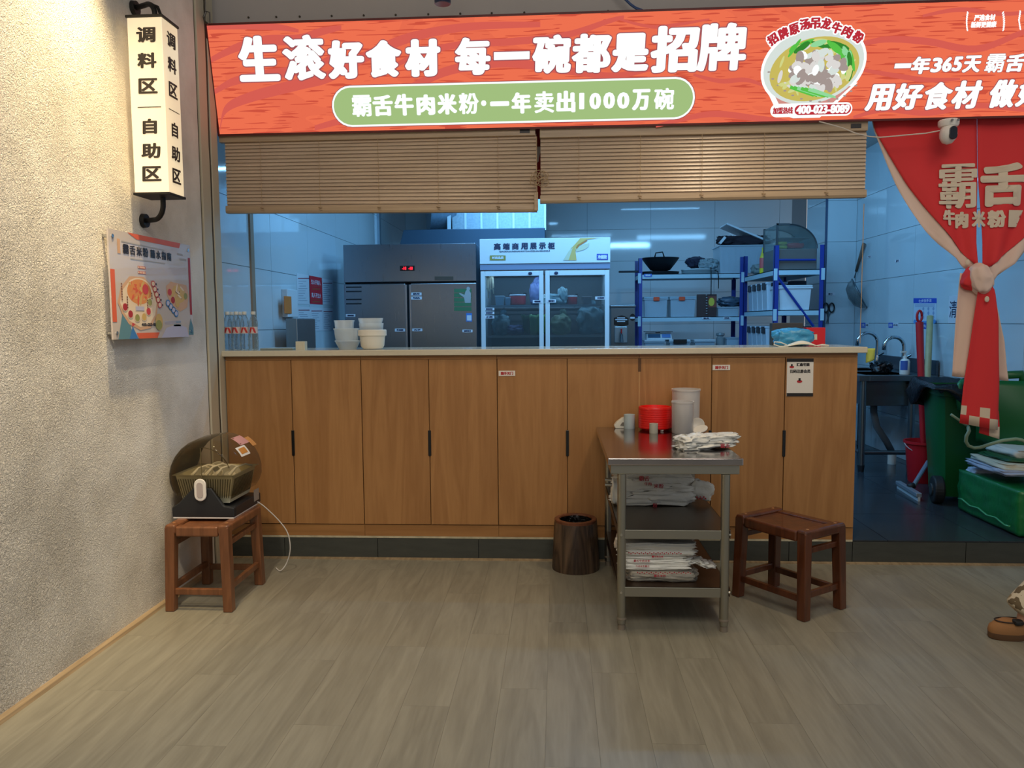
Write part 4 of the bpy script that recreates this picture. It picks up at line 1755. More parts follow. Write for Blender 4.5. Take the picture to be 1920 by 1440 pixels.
for cz, s in ((Z0 + .185, 1), (Z0 + .13, -1)):
    for k in range(13):
        a = (0 if s > 0 else PI) + PI * k / 12
        pts.append((XC - .004 + .032 * math.cos(a), Y0 - .004, cz + .032 * math.sin(a)))
b.poly(pts, (0, -.012, 0))
kn = b.done('latch', M_WPL, dry, bevel=.004)
b = B()
pts = []
for cz, s in ((Z0 + .182, 1), (Z0 + .133, -1)):
    for k in range(13):
        a = (0 if s > 0 else PI) + PI * k / 12
        pts.append((XC - .004 + .017 * math.cos(a), Y0 - .016, cz + .017 * math.sin(a)))
b.poly(pts, (0, -.003, 0))
b.done('push_button', mat('button_grey', (176, 164, 160), .5), kn, bevel=.001)
# hood: a fat horizontal drum, fuller in front
HR = .205
zc = Z0 + .215


def drum(x_s, z_s, y, a0, a1, n=18, top=1.0):
    return [(XC + math.cos(a0 + (a1 - a0) * k / n) * x_s, y, zc + math.sin(a0 + (a1 - a0) * k / n) * (z_s if math.sin(a0 + (a1 - a0) * k / n) > 0 else .165)) for k in range(n + 1)]


b = B()
A0, A1 = -.62, PI + .62
sec = [(.16, .165, Y0 + .004), (.185, .19, Y0 + .018), (HR, .205, Y0 + .07), (HR + .004, .212, (Y0 + Y1) / 2), (HR, .205, Y1 - .06), (.185, .19, Y1 - .012)]
b.rings([drum(x, z, y, A0, A1) for x, z, y in sec], close=False)
# end caps
for x, z, y in (sec[0], sec[-1]):
    pts = drum(x, z, y, A0, A1)
    b.poly(pts)
hd = b.done('hood', M_HOOD, dry, smooth='all')
b = B()
b.box(XC - .0015, XC + .0015, Y0 - .001, Y0 + .003, Z0 + .21, zc + .165)
b.done('hood_seam', mat('seam_dark', (96, 84, 54), .4), hd)
b = B()
pts = [(x, y - .002, z) for x, y, z in drum(.162, .167, Y0 + .002, .35, PI * .5, 14)]
b.tube(pts, .0025, 6)
b.done('hood_edge', M_HOOD, hd)
# basket with slots
bk = B()
zb0, zb1 = Z0 + .075, Z0 + .225
ya, yb_ = Y0 + .03, Y1 - .03
ring0 = [(XC - .125, ya + .02), (XC + .125, ya + .02), (XC + .125, yb_ - .02), (XC - .125, yb_ - .02)]
ring1 = [(XC - .155, ya), (XC + .155, ya), (XC + .155, yb_), (XC - .155, yb_)]
ring2 = [(XC - .17, ya - .012), (XC + .17, ya - .012), (XC + .17, yb_ + .012), (XC - .17, yb_ + .012)]
bk.rings([[(x, y, zb0) for x, y in ring0], [(x, y, zb1) for x, y in ring1], [(x, y, zb1 + .003) for x, y in ring2]], cap1=False)
basket = bk.done('dish_basket', M_CREAM, dry, solid=.003)
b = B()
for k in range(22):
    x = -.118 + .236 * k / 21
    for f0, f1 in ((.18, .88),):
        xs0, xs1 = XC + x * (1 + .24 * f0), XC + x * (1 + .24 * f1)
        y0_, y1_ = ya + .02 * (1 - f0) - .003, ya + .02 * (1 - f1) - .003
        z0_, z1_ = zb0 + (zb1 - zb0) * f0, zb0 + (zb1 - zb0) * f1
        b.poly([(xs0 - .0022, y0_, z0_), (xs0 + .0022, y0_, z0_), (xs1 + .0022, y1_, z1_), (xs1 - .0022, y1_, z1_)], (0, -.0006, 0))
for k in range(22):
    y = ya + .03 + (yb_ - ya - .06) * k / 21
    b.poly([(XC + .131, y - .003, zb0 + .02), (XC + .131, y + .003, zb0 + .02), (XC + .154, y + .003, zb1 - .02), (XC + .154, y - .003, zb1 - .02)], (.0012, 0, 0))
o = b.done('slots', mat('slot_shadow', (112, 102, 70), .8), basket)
o['kind'] = 'stuff'
# white bowls and spoons in the basket
for k, (dx, dy, dz, tx, ty) in enumerate(((-.06, -.02, .2, .9, .3), (.0, .0, .21, 1.1, -.2), (.06, .03, .2, .8, .5), (-.02, .09, .215, 1.2, .1), (.05, -.07, .19, .6, -.5))):
    b = B()
    b.lathe([(.02, 0), (.038, .012), (.055, .045), (.052, .045), (.034, .014), (0, .006)], (XC + dx, (Y0 + Y1) / 2 + dy, Z0 + dz - .02), 20, cap1=False, M=(Matrix.Rotation(tx, 3, 'X') @ Matrix.Rotation(ty, 3, 'Y')))
    tag(b.done('small_bowl', mat('porcelain', (226, 224, 214), .2), smooth=True), ('leftmost small white bowl', 'middle small white bowl', 'rightmost small white bowl', 'rearmost small white bowl', 'front small white bowl')[k] + ' leaning in the basket of the drying cabinet', 'bowl', 'bowls in the drying cabinet')
for k in range(4):
    b = B()
    x = XC - .10 + .065 * k
    y = Y0 + .1 + .03 * (k % 2)
    pts = [(x, y, Z0 + .21), (x + .03, y + .02, Z0 + .25), (x + .07, y + .05, Z0 + .262), (x + .1, y + .07, Z0 + .25)]
    b.tube(pts, [.012, .006, .005, .006], 8)
    tag(b.done('soup_spoon', mat('porcelain', (226, 224, 214), .2), smooth=True), ('leftmost', 'second', 'third', 'rightmost')[k] + ' white soup spoon lying in the drying basket', 'spoon', 'spoons in the drying cabinet')
# labels on the hood (right side) and tag on the base
HF = Frame((0, 0, 0), (0, 1, 0), (0, 0, 1))


def on_drum(y, a, lift=.004):
    r = HR + lift
    return Vector((XC + math.cos(a) * r, y, zc + math.sin(a) * (.207 + lift)))


def curved_label(y0_, y1_, a0, a1, m, name, lift=.004):
    b = B()
    b.grid(lambda u, v: on_drum(y0_ + (y1_ - y0_) * u, a0 + (a1 - a0) * v, lift), 4, 8)
    return b.done(name, m, hd, smooth='all')


lab(curved_label(Y0 + .17, Y0 + .29, .80, 1.12, mat('label_pink', (206, 150, 146), .4), 'label'), 'pink and white label on top of the hood')
curved_label(Y0 + .29, Y0 + .345, .66, .98, mat('label_orange', (206, 146, 84), .4), 'label', .0045)
lab(curved_label(Y0 + .09, Y0 + .21, .50, .78, M_PAPER, 'label'), 'white label with orange centre on the hood')
curved_label(Y0 + .11, Y0 + .19, .56, .73, mat('label_amber', (196, 130, 50), .4), 'label_print', .005)
b = B()
b.box(X1, X1 + .002, Y1 - .10, Y1 - .03, Z0 + .03, Z0 + .095)
lab(b.done('rating_plate', mat('plate_grey', (150, 140, 130), .5), dry), 'grey rating plate on the side of the base')
pts = [(X1 + .004, Y1 - .06, Z0 + .02), (X1 + .03, Y1 - .02, Z0 - .02), (X1 + .08, 4.36, Z0 - .12), (X1 + .115, 4.40, .25), (X1 + .12, 4.42, .15), (X1 + .09, 4.44, .06), (X1 + .05, 4.44, .008), (X1 + .0, 4.50, .006)]
# smooth the cable
sm = []
for i in range(len(pts) - 1):
    p0 = Vector(pts[max(i - 1, 0)])
    p1, p2 = Vector(pts[i]), Vector(pts[i + 1])
    p3 = Vector(pts[min(i + 2, len(pts) - 1)])
    for k in range(5):
        t = k / 5
        sm.append(.5 * ((2 * p1) + (-p0 + p2) * t + (2 * p0 - 5 * p1 + 4 * p2 - p3) * t * t + (-p0 + 3 * p1 - 3 * p2 + p3) * t ** 3))
sm.append(Vector(pts[-1]))
b = B()
b.tube(sm, .0035, 7)
b.done('power_cord', M_WPL, dry, smooth='all')

# ---- wood grain waste bin
bx, by = .104, 4.585
wb = thing('waste_bin', 'round dark wood grain waste bin on the floor before the cabinets', 'bin', (bx, by, 0))
M_WG2 = wood('bin_wood', (50, 37, 28), (104, 82, 62), (11, 11, 1.3), .4, 1.2, 0, .35)
b = B()
b.lathe([(.142, 0), (.143, .01), (.128, .285), (.124, .297)], (bx, by, 0), 40, cap1=False)
b.done('body', M_WG2, wb, smooth=True)
b = B()
b.lathe([(.127, .288), (.127, .302), (.12, .306), (.10, .304), (.097, .296), (.0965, .27)], (bx, by, 0), 40, cap0=False, cap1=False)
b.done('rim', wood('bin_rim', (92, 52, 34), (120, 72, 48), (12, 12, 1.3), .35), wb, smooth=True)
b = B()
b.lathe([(.0955, .297), (.095, .22), (.095, .03), (0.0, .03)], (bx, by, 0), 30, cap0=False, cap1=False)
b.done('liner', mat('bin_bag', (14, 14, 14), .25, bump=(40, .8, .02)), wb, smooth=True)

# ---- stainless steel table
M_SS = steel('stainless_table', (186, 178, 174), .13, (2, 40, 2), .3)
M_SSL = mat('stainless_leg', (160, 156, 142), .32, .9)
M_SHELF = mat('shelf_steel', (120, 110, 98), .35, .9)
TX0, TX1, TY0, TY1, TZ = .234, .864, 3.625, 4.715, .838
tb = thing('steel_table', 'stainless steel work table with two lower shelves before the counter', 'table', ((TX0 + TX1) / 2, (TY0 + TY1) / 2, 0))
b = B()
b.box(TX0, TX1, TY0, TY1, TZ - .034, TZ)
b.done('tabletop', M_SS, tb, bevel=.004)
b = B()
b.box(TX0 + .014, TX1 - .014, TY0 + .014, TY1 - .014, TZ - .078, TZ - .034)
b.done('apron', M_SSL, tb, bevel=.003)
legs = [(.302, 3.652), (.787, 3.645), (.302, 4.64), (.80, 4.64)]
for lx, ly in legs:
    b = B()
    b.cyl((lx, ly, .03), (lx, ly, TZ - .078), .021, seg=20)
    lg = b.done('leg', M_SSL, tb, smooth=True)
    b = B()
    b.lathe([(.0215, .062), (.024, .056), (.0235, .05), (.0175, .048), (.0175, .004), (.019, 0)], (lx, ly, 0), 18)
    b.done('foot', mat('foot_grey', (120, 108, 92), .6), lg, smooth=True)
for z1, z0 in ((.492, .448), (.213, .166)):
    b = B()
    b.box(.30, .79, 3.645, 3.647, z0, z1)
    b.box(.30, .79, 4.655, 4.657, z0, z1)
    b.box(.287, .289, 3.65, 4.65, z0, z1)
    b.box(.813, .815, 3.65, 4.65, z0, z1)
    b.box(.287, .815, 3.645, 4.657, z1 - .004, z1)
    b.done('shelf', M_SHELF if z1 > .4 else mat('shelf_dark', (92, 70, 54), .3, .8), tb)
    b = B()
    b.box(.302, .787, 3.637, 3.645, z0, z1)
    b.done('shelf_edge', M_SSL, tb, bevel=.002)
    for lx, ly in legs[:2]:
        b = B()
        b.cyl((lx - .004 if lx < .5 else lx + .02, ly - .02 if lx < .5 else ly, (z0 + z1) / 2), (lx - .004 if lx < .5 else lx + .028, ly - .028 if lx < .5 else ly, (z0 + z1) / 2), .006, seg=10)
        b.done('bolt', mat('bolt_bright', (210, 205, 190), .2, 1.0), tb)
# handle-like clip on the left rear
b = B()
for z in (.628, .655):
    b.cyl((.282, 4.02, z), (.245, 4.02, z), .0085, seg=12)
b.done('peg', mat('bolt_bright', (210, 205, 190), .2, 1.0), tb)

# ---- things on the steel table
M_RED = mat('red_plastic', (226, 24, 18), .35, sss=.05)
M_TUB = mat('frosted_tub', (206, 198, 190), .35, sss=.3)
q = atz(1230, 803, TZ)
b = B()
yb2 = 4.60
c = at(1228, 806, yb2)
rr = (at(1259, 780, yb2).x - at(1197, 780, yb2).x) / 2
hh = at(1228, 762, yb2).z - TZ
n = 9
prof = [(rr * .8, 0), (rr * .93, .012)]
for k in range(n):
    z = .014 + (hh - .02) * k / n
    prof += [(rr * .994, z), (rr, z + .003), (rr, z + (hh - .02) / n - .002)]
prof += [(rr * .97, hh), (rr * .88, hh + .001), (rr * .84, hh - .02)]
b.lathe(prof, (c.x, yb2, TZ), 40)
tag(b.done('plate_stack', M_RED, smooth=True, angle=25), 'stack of red round plastic trays on the steel table', 'trays')


def tubpx(name, label, cat, px, r_px, ytop, y, m, wall=.004, group=None, taper=.94, open_=True, seg=32, rim=True):
    c = at(px, ytop + 30, y)
    r = r_px * (y / 1.0) / FPX * 1.0
    h = at(px, ytop, y).z - TZ
    b = B()
    pr = [(r * taper * .96, 0), (r * taper, .004), (r * .985, h - .012)]
    if rim:
        pr += [(r * 1.03, h - .01), (r * 1.03, h)]
    else:
        pr += [(r, h)]
    if open_:
        pr += [(r - wall, h), (r * taper - wall, .006), (0, .006)]
    b.lathe(pr, (c.x, y, TZ), seg, cap1=not open_)
    return tag(b.done(name, m, smooth=True), label, cat, group)


M_TUBC = clear('clear_tub', (236, 232, 228), .5, .22)
tubpx('plastic_tub', 'tall frosted plastic tub standing at the rear of the steel table', 'tub', 1286, 26, 729, 4.625, M_TUBC, group='frosted tubs', rim=True)
tubpx('plastic_tub', 'shorter frosted plastic tub before the tall one on the steel table', 'tub', 1280, 20.5, 752, 4.46, M_TUBC, group='frosted tubs', rim=True, taper=.97)
tubpx('paper_cup', 'pale blue cup left of the red trays on the steel table', 'cup', 1180, 10.5, 777, atz(1180, 803.5, TZ).y, mat('cup_blue', (186, 202, 206), .4), taper=.98, rim=False)
tubpx('paper_cup', 'small grey cup before the red trays on the steel table', 'cup', 1225.5, 8, 794, atz(1225, 812, TZ).y, mat('cup_grey', (190, 186, 170), .5), taper=1.0, rim=False)
# white tape cutter
YTC = atz(1162, 802, TZ).y
q = at(1162, 790, YTC)
tape = thing('tape_cutter', 'white faceted tape cutter at the left rear of the steel table', 'tape cutter', (q.x, YTC, TZ))
b = B()
pr = [(-.036, .016), (-.028, 0), (.03, 0), (.034, .03), (.03, .068), (.012, .062), (-.022, .036)]
b.poly([(q.x + x, YTC - .03, TZ + z) for x, z in pr], (0, .05, 0))
b.done('body', mat('cutter_white', (222, 216, 200), .4), tape, bevel=.003)
b = B()
b.poly([(q.x + x, YTC - .0315, TZ + z) for x, z in ((.0, .018), (.03, .014), (.032, .04), (.012, .036))], (0, -.001, 0))
b.done('tape_slot', mat('slot_grey', (120, 112, 100), .6), tape)
# lids
for k, (px, py, tilt, tz, lb) in enumerate(((1308, 800, 1.25, .05, 'white plastic lid leaning upright against the tub'), (1314, 806, .35, .012, 'white plastic lid lying tilted before the leaning one'))):
    q = atz(px, 808 + 4 * k, TZ)
    b = B()
    b.lathe([(.0, .002), (.03, .002), (.033, .004), (.04, .006), (.042, .012), (.038, .012), (.03, .007), (0, .007)], (q.x, q.y, TZ + .034 if k == 0 else TZ + .014), 28, M=Matrix.Rotation(tilt, 3, 'X') @ Matrix.Rotation(-.3, 3, 'Y'), cap0=False, cap1=False)
    tag(b.done('tub_cover', mat('lid_white', (224, 218, 206), .3), smooth=True), lb, 'lid', 'lids on the steel table')
q = atz(1241, 809, TZ)
b = B()
b.blob((q.x, q.y, TZ + .008), (.011, .007, .008), .7, 4, .15, 2, 3)
tag(b.done('eraser_scrap', mat('scrap_white', (236, 214, 206), .5), smooth='all'), 'tiny white crumpled scrap right of the small grey cup', 'scrap')

# folded plastic bags
M_BAG = mat('bag_film', (226, 224, 214), .38, sss=.15, bump=(14, .35, .03))
M_BAGR = mat('bag_red', (176, 44, 58), .5)


def marks(ik, s, u, v, h, mi=0, n=None, rot=0.):
    for k, ch in enumerate(s):
        ik.text(ch, u + k * h * 1.12, v, u + k * h * 1.12 + h, v + h, bold=h * .03, mi=mi, rot=rot)


b = B()
a = atz(1262, 848, TZ)
c = atz(1384, 832, TZ)
q0 = (a + c) / 2
dirv = (c - a)
ang2 = math.atan2(dirv.y, dirv.x)
MB = Matrix.Rotation(ang2 * .6 - .04, 3, 'Z') @ Matrix.Rotation(-.05, 3, 'Y')
bags = thing('plastic_bags', 'bundle of folded white plastic bags on the front of the steel table', 'bags', (q0.x, q0.y, TZ))
for k, (dx, dy, dz, sx, sy, sz, sd) in enumerate(((0, .0, .02, .15, .06, .019, 2), (.022, .006, .05, .138, .05, .018, 5), (-.07, -.01, .036, .085, .066, .034, 8))):
    b = B()
    b.blob((q0.x + dx, q0.y + dy, TZ + dz), (sx, sy, sz), .35, 14, .32, 2.2, sd, M=MB)
    b.done('bag_fold', M_BAG, bags, smooth='all')
fb = Frame((q0.x, q0.y - .063, TZ), (1, 0, 0), (0, 0, 1))
ik = Ink(fb, .002)
marks(ik, '霸舌', .055, .010, .022)
o = ik.done('lettering', M_BAGR, bags)
o['kind'] = 'stuff'


def bag_pile(label, x0, x1, y, z, layers, seed, name='plastic_bags', depth=.09, amp=.18):
    t = thing(name, label, 'bags', ((x0 + x1) / 2, y, z), 'bag piles under the steel table')
    rs = random.Random(seed)
    zz = z
    for k, (th, shrink, sh) in enumerate(layers):
        b = B()
        cx_ = (x0 + x1) / 2 + sh
        b.blob((cx_, y + rs.uniform(-.008, .008), zz + th), ((x1 - x0) / 2 * shrink, depth, th), .25, 16, amp, 2.3, seed + k, ay=.35)
        b.done('bag_fold', M_BAG, t, smooth='all')
        zz += th * 1.8
    return t


YSH = atz(1230, 950, .493).y
z1_ = .493
p1 = bag_pile('thick pile of white printed plastic bags on the upper shelf', at(1152, 940, YSH).x, at(1304, 940, YSH).x, YSH + .09, z1_, [(.042, 1, .004), (.040, .96, -.006), (.036, .94, .0)], 20, amp=.26)
fb = Frame((0, YSH - .008, 0), (1, 0, 0), (0, 0, 1))
ik = Ink(fb, .004)
for s, px, py, h in (('霸舌', 1198, 897, .026), ('牛肉', 1208, 907, .018), ('米粉', 1226, 911, .024), ('粉', 1224, 947, .024)):
    u, v = fb.uv(px, py)
    marks(ik, s, u, v - h / 2, h)
o = ik.done('lettering', M_BAGR, p1)
o['kind'] = 'stuff'
# loose end of a bag hanging to the right with checks
b = B()
q = at(1316, 918, YSH + .05)
b.blob(q, (.062, .02, .05), .5, 10, .22, 2, 31, M=Matrix.Rotation(.35, 3, 'Y'), flat=False)
b.done('loose_end', M_BAG, p1, smooth='all')
ik = Ink(Frame((0, YSH + .022, 0), (1, 0, 0), (0, 0, 1)), .004)
for k in range(6):
    ik.rectpx(1305 + k * 3.2, 930 + (k % 2) * 3 + .6 - k * .1, 1308 + k * 3.2, 933 + (k % 2) * 3, 0)
o = ik.done('printed_checks', M_BAGR, p1)
o['kind'] = 'stuff'
b = B()
q = at(1156, 920, YSH + .04)
b.blob(q, (.03, .05, .07), .5, 8, .2, 2, 37, flat=False)
b.done('loose_end', M_BAG, p1, smooth='all')

z2_ = .214
YSH = atz(1240, 1087, .214).y
p2 = bag_pile('stack of printed paper bag packs on the lower shelf', at(1162, 1070, YSH).x, at(1296, 1070, YSH).x, YSH + .08, z2_ + .052, [(.014, .96, 0), (.014, .98, .006), (.012, .9, -.012), (.016, 1.02, .02), (.018, 1.06, .012)], 44, depth=.1)
fb = Frame((0, YSH - .029, 0), (1, 0, 0), (0, 0, 1))
ik = Ink(fb, .004)
for s, px, py, h in (('霸舌牛肉米粉', 1188, 1051, .012), ('一年卖出碗', 1222, 1043, .010), ('牛肉米粉霸舌', 1192, 1061, .010)):
    u, v = fb.uv(px, py)
    marks(ik, s, u, v - h / 2, h)
for k in range(26):
    u, v = fb.uv(1178 + k * 3.9, 1037 + (k % 2) * 1.6)
    ik.rect(u, v, u + .0055, v + .0055, 0)
o = ik.done('lettering', M_BAGR, p2)
o['kind'] = 'stuff'
b = B()
q = at(1322, 1056, YSH + .03)
b.blob((q.x, q.y, q.z), (.042, .05, .008), .3, 8, .5, 2, 61, M=Matrix.Rotation(.15, 3, 'Y'), flat=False)
b.blob((q.x - .045, q.y + .02, q.z + .012), (.035, .05, .006), .3, 8, .5, 2, 63, flat=False)
b.done('loose_end', M_BAG, p2, smooth='all')
p3 = bag_pile('clear wrapped pack of printed bags lying flat on the lower shelf', at(1180, 1080, YSH).x, at(1304, 1080, YSH).x, YSH + .07, z2_ + .003, [(.022, 1, 0)], 71, depth=.1)
ik = Ink(Frame((0, YSH - .039, 0), (1, 0, 0), (0, 0, 1)), .006)
for k in range(24):
    u, v = ik.f.uv(1194 + k * 4.3, 1073.5 + (k % 2) * 1.5)
    ik.rect(u, v, u + .006, v + .005, 0)
u, v = ik.f.uv(1226, 1079)
marks(ik, '霸舌米粉', u, v - .006, .013)
o = ik.done('lettering', M_BAGR, p3)
o['kind'] = 'stuff'
b = B()
x0_, x1_ = at(1172, 1080, YSH).x, at(1308, 1080, YSH).x
b.blob(((x0_ + x1_) / 2, YSH + .07, z2_ + .027), ((x1_ - x0_) / 2, .115, .0265), .25, 12, .12, 2, 77)
b.done('clear_wrap', clear('clear_film', (226, 222, 216), .06, .12, (30, .6)), p3, smooth='all')
b = B()
q = at(1162, 1012, 4.1)
b.blob(q, (.022, .03, .045), .2, 6, .2, 2, 80, M=Matrix.Rotation(.3, 3, 'Y'), flat=False)
tag(b.done('folded_carton', mat('carton_white', (206, 196, 180), .6), smooth='all'), 'white folded carton leaning at the left edge of the lower shelf', 'carton')

# ---- the outstretched foot at the right edge
M_TAN = mat('shoe_suede', (152, 106, 62), .8, bump=(120, .3, .003))
M_SOLE = mat('shoe_sole', (96, 66, 40), .7)
m, nt, out = new_mat('patterned_trousers')
p = nt.nodes.new('ShaderNodeBsdfPrincipled')
p.inputs['Roughness'].default_value = .9
tc = nt.nodes.new('ShaderNodeTexCoord')
n_ = nt.nodes.new('ShaderNodeTexNoise')
n_.inputs['Scale'].default_value = 16
n_.inputs['Detail'].default_value = 2
nt.links.new(tc.outputs['Object'], n_.inputs['Vector'])
rp = nt.nodes.new('ShaderNodeValToRGB')
rp.color_ramp.interpolation = 'CONSTANT'
rp.color_ramp.elements[0].color = lin((104, 88, 62))
rp.color_ramp.elements[1].color = lin((206, 192, 164))
rp.color_ramp.elements[1].position = .43
e_ = rp.color_ramp.elements.new(.60)
e_.color = lin((150, 130, 96))
e_ = rp.color_ramp.elements.new(.66)
e_.color = lin((206, 192, 164))
nt.links.new(n_.outputs['Fac'], rp.inputs[0])
nt.links.new(rp.outputs[0], p.inputs['Base Color'])
nt.links.new(p.outputs[0], out.inputs[0])
M_TRO = m
def skinned(name, nodes, edges, m, parent, sub=2, root=0):
    """nodes: (x, y, z, rx, ry)"""
    me = bpy.data.meshes.new(name)
    off = Vector(parent.location)
    me.from_pydata([Vector(n[:3]) - off for n in nodes], edges, [])
    o = bpy.data.objects.new(name, me)
    COL.objects.link(o)
    o.parent = parent
    me.materials.append(m)
    sk = o.modifiers.new('skin', 'SKIN')
    sk.use_smooth_shade = True
    if not me.skin_vertices:
        o.data.attributes  # layer is created with the modifier
    for i, n in enumerate(nodes):
        v = me.skin_vertices[0].data[i]
        v.radius = (n[3], n[4] if len(n) > 4 else n[3])
        v.use_root = (i == root)
    s = o.modifiers.new('sub', 'SUBSURF')
    s.levels = s.render_levels = sub
    return o


PXH, PYH = 2.83, 3.70       # hip
per = thing('person', 'person in pale patterned trousers and tan slip-on shoes, foot stretched out at right edge', 'person', (PXH, PYH, 0))
M_SKIN = mat('skin', (206, 158, 128), .55, sss=.1)
M_SHIRT = mat('shirt_grey', (92, 98, 106), .85)
M_HAIR = mat('hair_black', (26, 22, 20), .5)
H0 = .555
body = [(PXH, PYH, H0, .11, .13), (PXH + .02, PYH, H0 + .18, .085, .11), (PXH + .01, PYH, H0 + .36, .09, .12), (PXH, PYH, H0 + .47, .06, .07), (PXH - .005, PYH, H0 + .55, .05), (PXH - .02, PYH, H0 + .60, .085, .08), (PXH - .025, PYH, H0 + .67, .118, .10), (PXH - .02, PYH, H0 + .75, .12, .10), (PXH - .01, PYH, H0 + .81, .08, .07)]
eds = [(i, i + 1) for i in range(8)]
i0 = len(body)
for s in (-1, 1):
    k = len(body)
    body += [(PXH, PYH + s * .16, H0 + .42, .05), (PXH - .03, PYH + s * .22, H0 + .20, .04), (PXH - .22, PYH + s * .17, H0 + .13, .032), (PXH - .27, PYH + s * .15, H0 + .125, .026, .036), (PXH - .33, PYH + s * .14, H0 + .125, .016, .036)]
    eds += [(3, k), (k, k + 1), (k + 1, k + 2), (k + 2, k + 3), (k + 3, k + 4)]
    for f, ln in ((-.027, .05), (-.009, .062), (.009, .058), (.027, .046)):
        m_ = len(body)
        body += [(PXH - .355, PYH + s * .14 + f, H0 + .125, .0085), (PXH - .355 - ln * .6, PYH + s * .14 + f, H0 + .118, .008), (PXH - .355 - ln, PYH + s * .14 + f * .9, H0 + .10, .0065)]
        eds += [(k + 4, m_), (m_, m_ + 1), (m_ + 1, m_ + 2)]
    m_ = len(body)
    body += [(PXH - .31, PYH + s * .10, H0 + .12, .010), (PXH - .345, PYH + s * .085, H0 + .112, .008)]
    eds += [(k + 3, m_), (m_, m_ + 1)]
legs_n = [((PXH - .02, PYH - .09, H0), (PXH - .36, PYH - .12, H0 + .02), (2.155, 3.615, .115), (2.14, 3.61, .06)), ((PXH - .02, PYH + .09, H0), (PXH - .34, PYH + .12, H0 + .03), (2.50, 3.92, .12), (2.48, 3.92, .06))]
for hp, kn_, an, ft in legs_n:
    k = len(body)
    body += [(*hp, .085), (*kn_, .055), (*an, .035), (*ft, .032)]
    eds += [(0, k), (k, k + 1), (k + 1, k + 2), (k + 2, k + 3)]
bd = skinned('body', body, eds, M_SKIN, per)
# face: eyes, brows, nose, mouth, ears; the person looks to the left
HC = Vector((PXH - .03, PYH, H0 + .70))
b = B()
for s in (-1, 1):
    b.lathe([(0, -.006), (.011, 0), (0, .006)], HC + Vector((-.083, s * .031, .005)), 10, M=Matrix.Rotation(PI / 2, 3, 'Y'))
b.done('eyes', mat('eye_dark', (30, 24, 22), .2), per, smooth='all')
b = B()
b.blob(HC + Vector((-.098, 0, -.022)), (.016, .014, .024), .7, 4, .0, 1, 0, flat=False)
for s in (-1, 1):
    b.blob(HC + Vector((.005, s * .078, -.005)), (.018, .01, .03), .8, 4, .0, 1, 0, flat=False)
b.done('nose_and_ears', M_SKIN, per, smooth='all', subd=1)
b = B()
b.blob(HC + Vector((-.088, 0, -.058)), (.006, .024, .006), .8, 4, 0, 1, 0, flat=False)
b.done('mouth', mat('lips', (168, 92, 84), .5), per, smooth='all')
b = B()
b.blob(HC + Vector((.022, 0, .07)), (.105, .104, .085), .85, 8, .06, 3, 2, flat=False)
b.done('hair', M_HAIR, per, smooth='all')
# clothes
sh = [(PXH + .01, PYH, H0 - .03, .175, .205), (PXH + .02, PYH, H0 + .17, .14, .175), (PXH + .015, PYH, H0 + .30, .145, .185), (PXH + .005, PYH, H0 + .41, .13, .16), (PXH, PYH, H0 + .485, .07, .085)]
se = [(0, 1), (1, 2), (2, 3), (3, 4)]
for s in (-1, 1):
    k = len(sh)
    sh += [(PXH, PYH + s * .175, H0 + .42, .085), (PXH - .03, PYH + s * .225, H0 + .20, .068), (PXH - .16, PYH + s * .19, H0 + .15, .056)]
    se += [(3, k), (k, k + 1), (k + 1, k + 2)]
skinned('shirt', sh, se, M_SHIRT, per)
tr = [(PXH - .01, PYH, H0 + .03, .14, .16)]
te = []
for hp, kn_, an, ft in legs_n:
    k = len(tr)
    hp, kn_, an = Vector(hp), Vector(kn_), Vector(an)
    mid = kn_.lerp(an, .5)
    tr += [(*hp, .11), (*kn_, .085), (*mid, .08), (*(an + Vector((-.015, 0, .03))), .075), (*(an + Vector((-.035, 0, .005))), .07)]
    te += [(0, k), (k, k + 1), (k + 1, k + 2), (k + 2, k + 3), (k + 3, k + 4)]
skinned('trousers', tr, te, M_TRO, per)


def shoe(tx, ty, ang, lb=None):
    """slip-on clog, toe at tx, ty, pointing along -x turned by ang"""
    Mx = Matrix.Translation((tx, ty, 0)) @ Matrix.Rotation(ang, 4, 'Z')
    outl = []
    for k in range(28):
        a = 2 * PI * k / 28
        x = .14 - .14 * math.cos(a)
        w = .047 * (abs(math.sin(a)) ** .75) * (1.05 if x < .13 else .86)
        outl.append((x, w * (1 if math.sin(a) >= 0 else -1)))

    def ring(s, z, x0=0, tz=0.0):
        return [Mx @ Vector((.14 + (x - .14) * s + x0, y * s, z + tz * max(0, .12 - x))) for x, y in outl]
    b = B()
    b.rings([ring(.95, 0), ring(1.0, .006), ring(1.0, .03)])
    o1 = b.done('shoe_sole', M_SOLE, per, smooth=True)
    b = B()
    b.rings([ring(1.0, .03), ring(1.01, .04), ring(.97, .062), ring(.80, .078, 0, .02), ring(.45, .088, -.02, .05)], cap0=False)
    b.done('shoe_upper', M_TAN, per, smooth='all')
    b = B()
    pts = [Mx @ Vector((.14 + (x - .14) * .8, y * .8, .083 + .02 * max(0, .12 - x))) for x, y in outl]
    b.tube(pts + [pts[0]], .003, 6)
    b.done('shoe_piping', mat('piping_dark', (50, 32, 22), .7), per)
    b = B()
    p = Mx @ Vector((.11, -.035, .088))
    b.blob(p, (.022, .02, .012), .6, 5, .2, 2, 4, flat=False)
    b.done('shoe_strap', mat('strap_black', (28, 26, 26), .6), per, smooth='all')


shoe(1.995, 3.615, .03)
shoe(2.36, 3.92, -.05)
st3 = stool('dark red brown wooden stool under the seated person at the right', 2.88, 3.72, 0, .2, .17, .41, M_RW)
